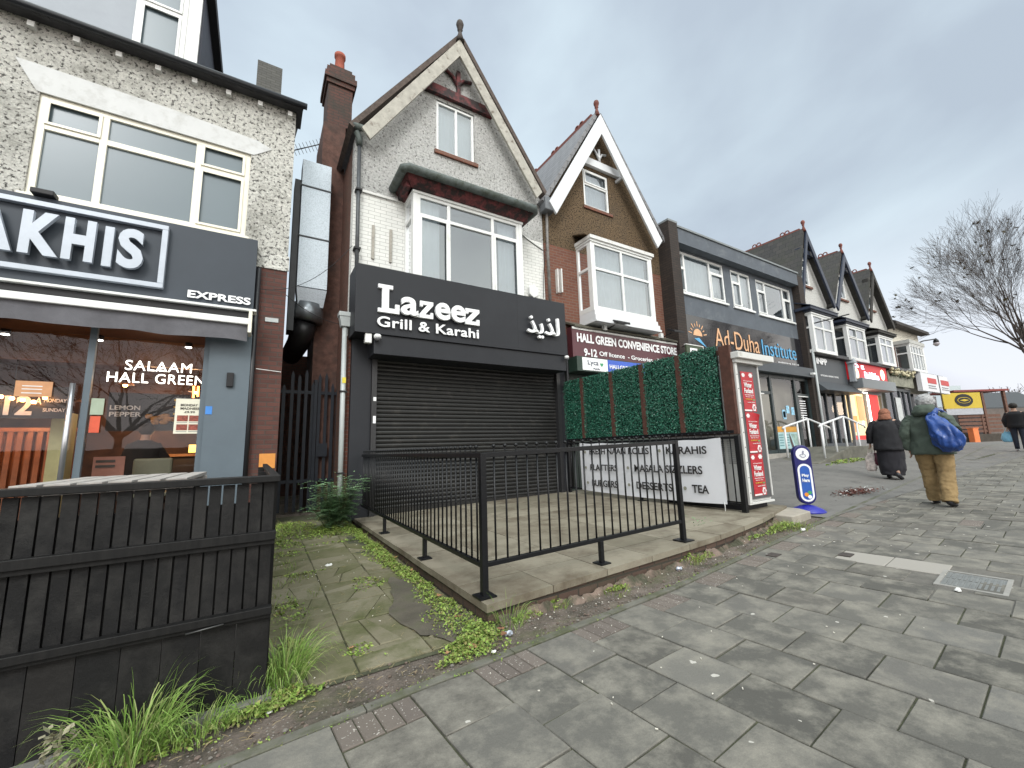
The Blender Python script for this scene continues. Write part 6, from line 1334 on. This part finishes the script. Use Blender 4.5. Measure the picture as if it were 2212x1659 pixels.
m=MB(); m.rings([(-.02,0,.10,.20,.20),(-.02,0,.22,.205,.235),(-.01,0,.40,.20,.245),(0,0,.60,.195,.25),(0,0,.72,.18,.24)],24); wrinkle(m,.02,8,7).build('skirt',mat('black_skirt',(.016,.015,.02),.9,.2,6),lady)
for s_ in 'lr': shoe(lady,legs[s_][2],legs[s_][3],mat('dark_shoe',(.02,.02,.025),.5))
m=MB(); m.sphere((.05,0,1.50),.112,18,12,0,(1.05,.95,1.1)); m.rings([(.0,0,1.36,.10,.13),(.0,0,1.42,.10,.11),(.02,0,1.48,.10,.10)],14); wrinkle(m,.008,16).build('headscarf',mat('rust_headscarf',(.24,.10,.06),.9,.4,25),lady)
place(lady,12.45,3.70,R(4),1.0)
def carrier(label,c,w_,h_,m,nm,seed,handle=.16):
    b=MB(); b.rings([(c[0],c[1],c[2]-h_,w_*.35,w_*.8),(c[0],c[1],c[2]-h_*.85,w_*.5,w_),(c[0],c[1],c[2]-h_*.5,w_*.5,w_*1.02),(c[0],c[1],c[2]-h_*.2,w_*.3,w_*.85),(c[0],c[1],c[2],w_*.12,w_*.5)],16)
    wrinkle(b,.02,12,seed); b.tube([(c[0],c[1]-w_*.4,c[2]-.02),(c[0],c[1]-.01,c[2]+handle),(c[0],c[1]+w_*.4,c[2]-.02)],.008,5)
    return tag(b.build(nm,m),label,'bag')
b1=carrier('white plastic carrier bag with brown print in the left hand of the person in black',(.02,.38,.60),.10,.42,mat('white_carrier_print',(.52,.45,.42),.45,.45,14),'carrier_bag',2)
b2=carrier('dark red handbag held beside the white carrier bag',(.04,.26,.60),.10,.30,mat('maroon_leather',(.10,.012,.03),.35,.2,8),'handbag',4)
place(lady,12.45,3.70,R(4),1.0,(b1,b2))
# ---- person cut off at the right edge
pe=thing('person','person in black padded coat at the far right edge beyond the kiosk','person')
legs=dict(l=((0,.09,.90),(.02,.10,.50),(.05,.10,.09),(.16,.11,.04)),r=((0,-.09,.90),(.0,-.10,.50),(-.10,-.11,.09),(.0,-.12,.04)))
arms=dict(l=((.02,.20,1.36),(.0,.26,1.10),(.06,.24,.88),(.07,.24,.82)),r=((.02,-.20,1.36),(.0,-.26,1.10),(.06,-.24,.88),(.07,-.24,.82)))
J,E_,Rd=skeleton(legs,arms,(.06,0,1.56),.03); body(pe,J,E_,Rd)
m=MB(); m.rings([(0,0,.82,.17,.23),(0,0,.95,.175,.235)]+[q for z in (1.02,1.10,1.18,1.26) for q in ((.02,0,z,.17,.23),(.02,0,z+.04,.185,.25))]+[(.03,0,1.36,.14,.21),(.03,0,1.42,.08,.12)],20)
for s_ in 'lr':
    a=arms[s_]; P,Q=dens([Vector(a[0])+Vector((0,-.05 if s_=='l' else .05,0)),a[1],a[2]],[.09,.08,.065],5); m.tube(P,Q,12)
m.build('coat',bc,pe); 
for s_ in 'lr':
    l=legs[s_]; P,Q=dens([l[0],l[1],l[2]],[.10,.075,.06],5); MB().tube(P,Q,12).build('trouser_leg',mat('dark_jeans',(.02,.025,.04),.9),pe); shoe(pe,l[2],l[3],mat('pale_trainer',(.5,.5,.5),.5),'shoe')
MB().sphere((.05,0,1.62),.11,14,10).build('hair',mat('black_hair',(.015,.012,.01),.7),pe)
q=ax(2207,968,14.6); place(pe,q.x,q.y,R(0),1.0)
bb=carrier('light blue carrier bag held by the person at the right edge',(.07,.27,.70),.16,.36,mat('light_blue_bag',(.20,.45,.62),.4,.1),'carrier_bag',8); place(pe,q.x,q.y,R(0),1.0,(bb,))
# ---- person seated inside the chicken shop
si=thing('person','person in a dark jacket with short black hair sitting inside the lit chicken shop','person')
legs=dict(l=((0,.1,.55),(.40,.12,.55),(.42,.12,.12),(.54,.12,.06)),r=((0,-.1,.55),(.40,-.12,.55),(.42,-.12,.12),(.54,-.12,.06)))
arms=dict(l=((.02,.20,1.0),(.10,.27,.78),(.30,.20,.76),(.36,.18,.76)),r=((.02,-.20,1.0),(.10,-.27,.78),(.30,-.20,.76),(.36,-.18,.76)))
J,E_,Rd=skeleton(legs,arms,(.08,0,1.22),.06); 
for k_,v in dict(pelvis=(0,0,.55),waist=(.0,0,.72),chest=(.03,0,.94),neck=(.05,0,1.10),crown=(.09,0,1.34)).items(): J[k_]=v
body(si,J,E_,Rd)
m=MB(); m.rings([(-.02,0,.50,.17,.22),(-.02,0,.65,.16,.22),(0,0,.80,.16,.235),(.02,0,.93,.165,.25),(.03,0,1.02,.13,.22),(.04,0,1.09,.07,.09)],20)
for s_ in 'lr':
    a=arms[s_]; P,Q=dens([Vector(a[0])+Vector((0,-.05 if s_=='l' else .05,0)),a[1],a[2]],[.085,.075,.06],5); m.tube(P,Q,12)
wrinkle(m,.01,9).build('jacket',mat('dark_wool',(.018,.016,.016),.95,.2),si)
for s_ in 'lr':
    l=legs[s_]; P,Q=dens([l[0],l[1],l[2]],[.10,.08,.06],4); MB().tube(P,Q,10).build('trouser_leg',mat('dark_jeans',(.02,.025,.04),.9),si); shoe(si,l[2],l[3],mat('dark_shoe',(.02,.02,.025),.5))
MB().sphere((.065,0,1.27),.108,14,10).build('hair',MATS['black_hair'],si)
si.location=(-1.62,9.0,.47); si.rotation_euler=(0,0,R(75))
st_=thing('dining_stool','dark padded bench seat under the person in the chicken shop','seat',(-1.62,9.0,.25)); MB().box(-1.85,-1.4,8.8,9.2,.62,.72).build('seat',mat('dark_seat',(.03,.025,.02),.6),st_,bevel=.02); MB().box(-1.8,-1.45,8.85,9.15,.25,.62).build('base',mat('dark_seat',(.03,.025,.02),.6),st_)
# ================================================================== GRASS, WEEDS, LITTER
grs=island('grass_blade',[(.09,.17,.025),(.15,.27,.045),(.21,.35,.07),(.24,.34,.09),(.30,.32,.13),(.13,.24,.04)],.6,0); wdm=island('weed_leaf',[(.09,.14,.025),(.15,.24,.04),(.23,.34,.065),(.28,.37,.085),(.20,.17,.06),(.14,.21,.035)],.6,0)
buddm=island('bush_leaf',[(.07,.15,.06),(.13,.25,.10),(.20,.34,.17),(.26,.40,.22)],.45,0)
def blades(mb,cx,cy,n,h,spread,rr,lean=(0,0),w_=.0028,droop=1.):
    for i in range(n):
        a=rr.uniform(0,6.28); r=spread*math.sqrt(rr.random()); x=cx+r*math.cos(a); y=cy+r*math.sin(a); z=gz(x,y)-.01; H=h*rr.uniform(.45,1.1); dx=math.cos(a)*rr.uniform(.1,.6)*H*droop+lean[0]*H; dy=math.sin(a)*rr.uniform(.1,.6)*H*droop+lean[1]*H; t=rr.uniform(0,3.14); ux,uy=math.cos(t)*w_,math.sin(t)*w_
        th=rr.uniform(.03,.45)*droop; kk=rr.uniform(.5,2.4)*droop*(1 if rr.random()<.8 else 1.6); az=a+rr.uniform(-.9,.9)
        ca,sa=math.cos(az),math.sin(az); px_,py_,pz_=x,y,z; P=[]; ns=6; L_=H*1.25/ns
        for k in range(ns+1):
            f=k/ns; ww=(1-.15*f) if f<.6 else max(.06,(1-f)*2.1); P+=[(px_-ux*ww,py_-uy*ww,pz_),(px_+ux*ww,py_+uy*ww,pz_)]
            t2=th+kk*f*f*1.3; px_+=L_*math.sin(t2)*ca+lean[0]*L_*f; py_+=L_*math.sin(t2)*sa+lean[1]*L_*f; pz_=max(gz(px_,py_)+.004,pz_+L_*math.cos(t2))
        mb.add(P,[(2*k,2*k+1,2*k+3,2*k+2) for k in range(ns)])
def grass_tuft(label,cx,cy,n,h,sp,seed,lean=(0,0),w_=.0028,cat='grass tuft'):
    m=MB(); blades(m,cx,cy,n,h,sp,random.Random(seed),lean,w_,1.35); t=m.build('grass_tuft',grs); return tag(t,label,cat,'grass tufts at the fence and terrace')
grass_tuft('tall bright grass tuft against the black fence, nearest the camera',-.40,2.585,330,.30,.13,1,(-.03,-.15),.0026)
grass_tuft('second grass tuft at the fence foot, just right of the tallest one',-.17,2.60,200,.14,.13,2,(0,-.25),.0024)
grass_tuft('long arching grass clump at the right corner of the black fence',.19,2.86,330,.27,.12,3,(.25,-.1),.0024)
grass_tuft('wispy grass tuft at the front left corner of the terrace',1.62,2.76,90,.20,.10,4,(0,-.1),.0016)
grass_tuft('small grass tuft at the fence corner kerb',.05,2.66,110,.10,.10,6,(0,-.3),.0024)
def weeds(mb,cx,cy,rx,ry,n,s_,rr,h=.05):
    for i in range(n):
        a=rr.uniform(0,6.28); r=math.sqrt(rr.random())*(1+.3*math.sin(3*a+cx*9)+.15*math.sin(7*a+cy*5)); x=cx+rx*r*math.cos(a); y=cy+ry*r*math.sin(a); k=max(.15,1-r*.75); z=gz(x,y)+rr.uniform(0,1)*h*k; c=Vector((x,y,z)); s2=s_*rr.choice((.4,.6,.8,1.,1.3,1.6))*rr.uniform(.7,1.1)
        u=Vector((rr.uniform(-1,1),rr.uniform(-1,1),rr.uniform(-.4,.7))).normalized(); v=u.cross(Vector((rr.uniform(-.8,.8),rr.uniform(-.8,.8),1))).normalized()
        mb.add([c-u*s2,c-u*s2*.1+v*s2*.6,c+u*s2,c-u*s2*.1-v*s2*.6],[(0,1,2,3)])
rr=random.Random(9); m=MB()
# strip along the terrace side, thick near the front corner
for i in range(26): 
    t=i/25; y=2.62+t*4.6; w_=.12-.04*t+(.08 if y<3.3 else 0); weeds(m,1.34+rr.uniform(-.05,.03),y,w_,.17,int(620*(1-.3*t)),.010,rr,.07 if y<3.4 else .055)
for (x,y,rx,ry,n,h) in ((1.22,2.62,.14,.12,900,.07),(1.10,2.52,.13,.06,420,.03),(1.36,2.75,.10,.12,600,.09)): weeds(m,x,y,rx,ry,n,.010,rr,h)
tag(m.build('chickweed',wdm),'low bright green weeds growing along the side of the terrace','weeds',kind='stuff')
m=MB()
for (x,y,rx,ry,n,h) in ((2.10,2.86,.09,.04,260,.07),(2.75,2.84,.16,.03,260,.04),(3.95,2.95,.17,.06,520,.09),(4.2,2.93,.14,.05,260,.06),(6.0,3.02,.38,.10,1200,.10),(5.3,3.02,.2,.05,200,.04),(1.75,2.78,.16,.04,220,.06)): weeds(m,x,y,rx,ry,n,.011,rr,h)
for (x,y,n,h,sp) in ((3.95,2.93,90,.10,.14),(6.1,2.98,160,.11,.28),(2.7,2.82,60,.06,.15),(2.1,2.82,40,.07,.07)): blades(m,x,y,n,h,sp,rr,(0,-.2),.002)
tag(m.build('verge_weeds',wdm),'patches of weeds along the foot of the terrace front','weeds',kind='stuff')
m=MB()
for (x,y,rx,ry,n,h) in ((.5,7.2,.38,.6,3000,.13),(1.0,6.8,.34,.45,2400,.11),(.35,6.3,.2,.3,800,.07),(1.25,5.2,.12,.5,500,.05),(.35,5.8,.25,.15,300,.04),(.28,3.9,.14,.35,420,.05),(.25,3.2,.10,.22,420,.06),(.95,4.25,.16,.22,420,.03),(.62,2.98,.10,.10,160,.03),(.95,6.1,.4,.06,260,.03),(.45,4.9,.3,.05,200,.03)): weeds(m,x,y,rx,ry,n,.011,rr,h)
for i in range(60): blades(m,.2+rr.random()*1.15,6.6+rr.random()*1.3,14,.10,.09,rr,(0,-.1),.0022)
for i in range(26): blades(m,.15+rr.random()*.35,3.0+rr.random()*2.6,9,.07,.06,rr,(0,-.1),.002)
for i in range(34): blades(m,1.30+rr.random()*.12,3.1+rr.random()*3.6,8,.07,.05,rr,(0,-.1),.002)
tag(m.build('alley_weeds',wdm),'grass and weeds creeping over the alley paving','weeds',kind='stuff')
m=MB()
for i in range(170): x=-1.2+i*.052; weeds(m,x,2.345+math.tan(R(5))*(x-1.125)+rr.uniform(-.0,.10),.05,.022,int(rr.uniform(2,24)),.006,rr,.012)
for (x,y,rx,ry,n) in ((.05,2.58,.16,.05,420),(.22,2.66,.12,.08,520),(-.3,2.50,.2,.05,260)): weeds(m,x,y,rx,ry,n,.011,rr,.06)
tag(m.build('kerb_weeds',wdm),'tiny weeds in the joint at the back of the pavement','weeds',kind='stuff')
m=MB(); weeds(m,15.8,5.7,1.3,.3,700,.03,rr,.08); weeds(m,4.9,3.55,.16,.12,260,.014,rr,.14); tag(m.build('ramp_weeds',wdm),'mossy weeds at the foot of the ramp beyond the blue sign','weeds',kind='stuff')
# gravel and grit along the verge
m=MB(); rg=random.Random(77)
for i in range(800):
    x=-1.0+7.6*rg.random(); yb=2.42+.087*(x-1.125); y=yb+rg.random()**1.3*.42
    if 1.44<x<6.9 and y>fy(x)-.02: continue
    z=gz(x,y)-.008; r_=rg.choice((.003,.004,.005,.006,.008,.011)); m.sphere((x,y,z+r_*.5),r_,5,4,rg.choice((0,0,1,2)),(1.2,rg.uniform(.7,1.1),.7))
for i in range(len(m.sm)): m.sm[i]=False
tag(m.build('gravel',[mat('grit_brown',(.13,.10,.08),.9,.3,40),mat('grit_grey',(.19,.175,.155),.9,.3,40),mat('grit_pink',(.16,.12,.10),.9,.3,40)]),'loose gravel and grit along the back of the pavement','gravel',kind='stuff')
m=MB()
for i in range(420):
    x=-.9+rg.random()*2.5; y=2.47+.087*(x-1.1)+rg.random()*.30
    if rg.random()<.4: x=.15+rg.random()*1.2; y=2.7+rg.random()*3.5
    z=gz(x,y)+.006; t=rg.uniform(0,3.14); L_=rg.uniform(.012,.05); dx,dy=math.cos(t)*L_,math.sin(t)*L_; m.tube([(x,y,z),(x+dx*.5,y+dy*.5,z+.004),(x+dx,y+dy,z+rg.uniform(0,.006))],.0011,3)
tag(m.build('dry_stalks',mat('straw',(.30,.24,.13),.9,.3,20)),'dry stalks and twigs littering the verge and alley','debris',kind='stuff')
# broad-leaved rosettes at the fence corner
ros=island('rosette_leaf',[(.16,.24,.05),(.24,.33,.08),(.34,.38,.12),(.40,.36,.15)],.6,0); m=MB(); rg=random.Random(55)
for (x,y,n,s_) in ((.05,2.63,9,.06),(.17,2.68,10,.07),(.10,2.60,7,.05),(-.12,2.56,6,.04),(1.14,2.58,8,.045),(1.28,2.66,8,.045),(.75,2.80,6,.03),(1.33,2.92,6,.035)):
    for i in range(n):
        a=6.28*i/n+rg.uniform(-.3,.3); e=rg.uniform(.1,.8); L_=s_*rg.uniform(.7,1.2); d=Vector((math.cos(a)*math.cos(e),math.sin(a)*math.cos(e),math.sin(e))); sd_=Vector((-math.sin(a),math.cos(a),0)); c=Vector((x,y,gz(x,y)+.005)); P=[]
        for k in range(7):
            f=k/6; w2=L_*.22*math.sin(math.pi*min(1,f*.9+.08))*(1 if k%2 else .7); q=c+d*L_*f-Vector((0,0,L_*.35*f*f)); P+=[q-sd_*w2,q+sd_*w2]
        m.add(P,[(2*k,2*k+1,2*k+3,2*k+2) for k in range(6)])
tag(m.build('leaf_rosettes',ros),'broad yellow-green weed leaves by the fence corner and terrace','weeds',kind='stuff')
# white flowered weed under the banner
# bush by the drainpipe: stems with paired leaflets
def bush(label,cx,cy,H,n,seed,ls=.030):
    rr=random.Random(seed); t=thing('bush',label,'bush',(cx,cy,gz(cx,cy))); s_=MB(); l=MB(); z0=gz(cx,cy)
    for i in range(n):
        a=rr.uniform(0,6.28); d=Vector((math.cos(a)*rr.uniform(.1,.5),math.sin(a)*rr.uniform(.1,.45)-.15,1)).normalized(); L_=H*rr.uniform(.35,1.05); p=Vector((cx+rr.uniform(-.12,.12),cy+rr.uniform(-.1,.1),z0)); pts=[p+d*L_*k/5+Vector((math.cos(a),math.sin(a),0))*.12*L_*(k/5)**2 for k in range(6)]; s_.tube(pts,[.006,.005,.005,.004,.003,.002],4)
        for k in range(2,6):
            for _ in range(3):
                b=rr.uniform(0,6.28); dd=Vector((math.cos(b),math.sin(b),rr.uniform(.0,.5))).normalized(); q=pts[k]; side=dd.cross(Vector((0,0,1))).normalized()
                for j in range(1,6):
                    c=q+dd*.035*j-Vector((0,0,.004*j*j*.5))
                    for sg in (-1,1):
                        u=(side*sg+dd*.45).normalized(); v=u.cross(Vector((0,0,1))).normalized(); w2=ls*rr.uniform(.8,1.1)
                        l.add([c,c+u*w2*.45+v*w2*.36,c+u*w2,c+u*w2*.45-v*w2*.36],[(0,1,2,3)])
                e=q+dd*.035*6; l.add([e-dd*.01,e+side*.009+dd*.012,e+dd*.036,e-side*.009+dd*.012],[(0,1,2,3)])
    s_.build('stems',mat('green_stem',(.10,.12,.05),.7),t); l.build('foliage',buddm,t); return t
bush('leafy green bush growing in the alley beside the pale drainpipe',1.05,6.95,.74,60,5,.046)
bush('small white-flowered weed sprouting under the white banner',4.95,3.55,.16,9,6,.018)
# pale wilted plant at the bottom left corner
w_=MB(); rr=random.Random(12)
for i in range(60):
    c=Vector((-.62+rr.uniform(-.05,.05),2.56+rr.uniform(-.04,.04),.03+rr.uniform(0,.16))); s2=rr.uniform(.012,.026); u=Vector((rr.uniform(-1,1),rr.uniform(-1,1),rr.uniform(-1,1))).normalized(); v=u.cross(Vector((rr.uniform(-1,1),rr.uniform(-1,1),1))).normalized(); w_.add([c-u*s2,c+v*s2*.6,c+u*s2,c-v*s2*.6],[(0,1,2,3)])
w_.tube([(-.62,2.57,0),(-.62,2.56,.18)],.004,4)
tag(w_.build('wilted_plant',mat('wilted_pale_leaf',(.30,.28,.19),.8,.25,20)),'pale wilted plant at the foot of the fence, bottom left','plant')
# fallen leaves
lfm=[mat('tan_dead_leaf',(.32,.17,.085),.8,.25,30),mat('brown_dead_leaf',(.17,.08,.04),.8,.3,30)]
def dead_leaf(x,y,s_,rot,label,mi=0,z=None):
    rr=random.Random(int(x*1000+y*77)); z=(gz(x,y)+.012) if z is None else z; P=[(x,y,z+.010)]; 
    for k in range(20):
        t=2*math.pi*k/20; lobe=(.55+.45*abs(math.cos(2.5*(t-math.pi/2)))**.8); r=s_*lobe*(.75+.25*rr.random()); P.append((x+math.cos(t+rot)*r,y+math.sin(t+rot)*r,z+.006+.35*s_*abs(math.sin(t*1.5+rr.random()))))
    m=MB(); m.add(P,[(0,1+k,1+(k+1)%20) for k in range(20)]); m.tube([(x,y,z+.008),(x-math.sin(rot)*s_*1.2,y-math.cos(rot)*s_*1.2,z+.012)],.0015,4)
    return tag(m.build('fallen_leaf',lfm[mi]),label,'leaf','fallen plane leaves')
for x,y,s_,mi,lab in ((1.22,2.56,.042,0,'pale tan lobed leaf lying in the bright weeds by the terrace corner'),(1.47,2.60,.035,1,'brown curled leaf under the terrace front corner'),(1.38,3.55,.035,0,'tan leaf in the weeds halfway up the terrace side'),(1.40,4.4,.04,0,'tan leaf in the weeds further up the terrace side'),(-.52,2.50,.05,0,'large tan leaf at the foot of the black fence'),(1.34,3.05,.03,1,'small brown leaf in the weeds near the front of the terrace side'),(1.50,2.68,.03,1,'brown leaf against the terrace brickwork'),(1.06,2.58,.02,0,'small tan leaf beside the dark asphalt patch'),(.58,3.0,.02,0,'small tan leaf on the alley paving near the fence'),(1.42,5.0,.035,0,'tan leaf furthest up the terrace side')):
    dead_leaf(x,y,s_,x*40,lab,mi)
# speck litter: cigarette ends, paper bits, gum
rr=random.Random(21); m=MB()
for i in range(190):
    if i<90: x=1.6+rr.random()*4.6; y=2.52+.085*(x-1.1)+rr.uniform(-.02,.28)
    elif i<130: x=rr.uniform(.1,1.2); y=rr.uniform(2.6,6)
    else: x=rr.uniform(.6,9); y=rr.uniform(.8,2.3)+.06*x
    z=gz(x,y)+.008; L_=rr.uniform(.006,.016); t=rr.uniform(0,3.14); m.tube([(x,y,z),(x+math.cos(t)*L_,y+math.sin(t)*L_,z+.002)],.0028,5)
tag(m.build('cigarette_ends',mat('dirty_white_paper',(.60,.57,.50),.8,.15)),'scattered cigarette ends and paper specks along the verge','litter',kind='stuff')
def crumple(x,y,s_,mm,label,nm='crumpled_paper'):
    m=MB(); m.sphere((x,y,gz(x,y)+s_*.3),s_,9,6,0,(1.2,.8,.45)); m.v=[tuple(Vector(v)+mnoise.noise_vector(Vector(v)*60+Vector((x,0,0)))*s_*.5) for v in m.v]
    for i in range(len(m.sm)): m.sm[i]=False
    return tag(m.build(nm,mm),label,'litter')
pw=mat('white_tissue',(.66,.66,.64),.8,.05)
crumple(.72,5.05,.03,pw,'crumpled white tissue on the alley paving'); crumple(1.32,2.46,.015,pw,'torn white paper by the back of the pavement'); crumple(3.62,2.84,.032,mat('silver_wrapper',(.40,.43,.50),.3,.4,30,metal=.3),'crumpled silver wrapper at the foot of the terrace','wrapper')
crumple(1.52,2.62,.028,MATS['silver_wrapper'],'crumpled clear wrapper by the terrace corner','wrapper'); crumple(4.70,1.13,.026,pw,'flattened white litter beside the inspection cover'); crumple(6.05,2.80,.035,pw,'white litter beside the weeds at the terrace end'); crumple(.12,2.56,.013,pw,'tiny white litter at the fence corner')
# red debris heap by the lady
m=MB(); rr=random.Random(31)
for i in range(900):
    x=9.9+rr.gauss(0,.33); y=3.55+rr.gauss(0,.10); z=gz(x,y)+.012+rr.random()*.03*max(0,1-abs(x-9.9)/.8); s2=rr.uniform(.008,.03); u=Vector((rr.uniform(-1,1),rr.uniform(-1,1),rr.uniform(-.3,.3))).normalized(); v=u.cross(Vector((rr.uniform(-.4,.4),rr.uniform(-.4,.4),1))).normalized(); m.add([Vector((x,y,z))-u*s2,Vector((x,y,z))+v*s2*.6,Vector((x,y,z))+u*s2,Vector((x,y,z))-v*s2*.6],[(0,1,2,3)],1 if rr.random()<.10 else 0)
tag(m.build('litter_heap',[island('red_brown_debris',[(.07,.02,.015),(.14,.04,.03),(.10,.05,.03)],.8,0),pw]),'scatter of reddish debris and white scraps on the pavement before the walkers','litter',kind='stuff')
# inspection cover and small covers
cv=thing('inspection_cover','grey rectangular inspection cover with bar pattern set in the pavement','cover',(5.0,1.12,gz(5,1.12)))
def pbox(mb,u0,u1,v0,v1,h0,h1):
    P=[pp(u0,v0,h0),pp(u1,v0,h0),pp(u1,v1,h0),pp(u0,v1,h0)]; mb.prism(P,(0,0,h1-h0)); return mb
qq=Vector((4.83,.92,0))-PO; u0=qq.dot(PU); v0=qq.dot(PV)
cs=MB(); pbox(cs,u0-.42,u0+.86,v0-.45,v0+.75,-.03,-.006); structure(cs.build('cover_bed',mat('worn_cover_bed',(.12,.112,.098),.85,.3,8,.4,60)))
cm=mat('worn_cast_cover',(.17,.175,.17),.55,.2,12,.3,60); m=MB(); pbox(m,u0,u0+.44,v0,v0+.34,-.02,-.003); m.build('plate',cm,cv)
m=MB(); pbox(m,u0-.03,u0,v0-.03,v0+.37,-.02,.004); pbox(m,u0+.44,u0+.47,v0-.03,v0+.37,-.02,.004); pbox(m,u0,u0+.44,v0-.03,v0,-.02,.004); pbox(m,u0,u0+.44,v0+.34,v0+.37,-.02,.004); m.build('frame',mat('pale_cover_surround',(.27,.26,.24),.7,.15,8),cv)
m=MB()
for i in range(10):
    for j in range(2): pbox(m,u0+.02+j*.21,u0+.20+j*.21,v0+.02+.032*i,v0+.036+.032*i,-.003,.0015)
m.build('raised_bars',cm,cv)
for x,y,lab in ((5.15,1.98,'small dark stopcock cover in the pale pavement patch'),(4.65,2.44,'small dark utility cover near the terrace verge')):
    q=Vector((x,y,0))-PO; a=q.dot(PU); b=q.dot(PV); m=MB(); pbox(m,a,a+.14,b,b+.10,-.01,.006); tag(m.build('stopcock_cover',mat('rusty_small_cover',(.05,.04,.035),.7,.3,20)),lab,'cover')
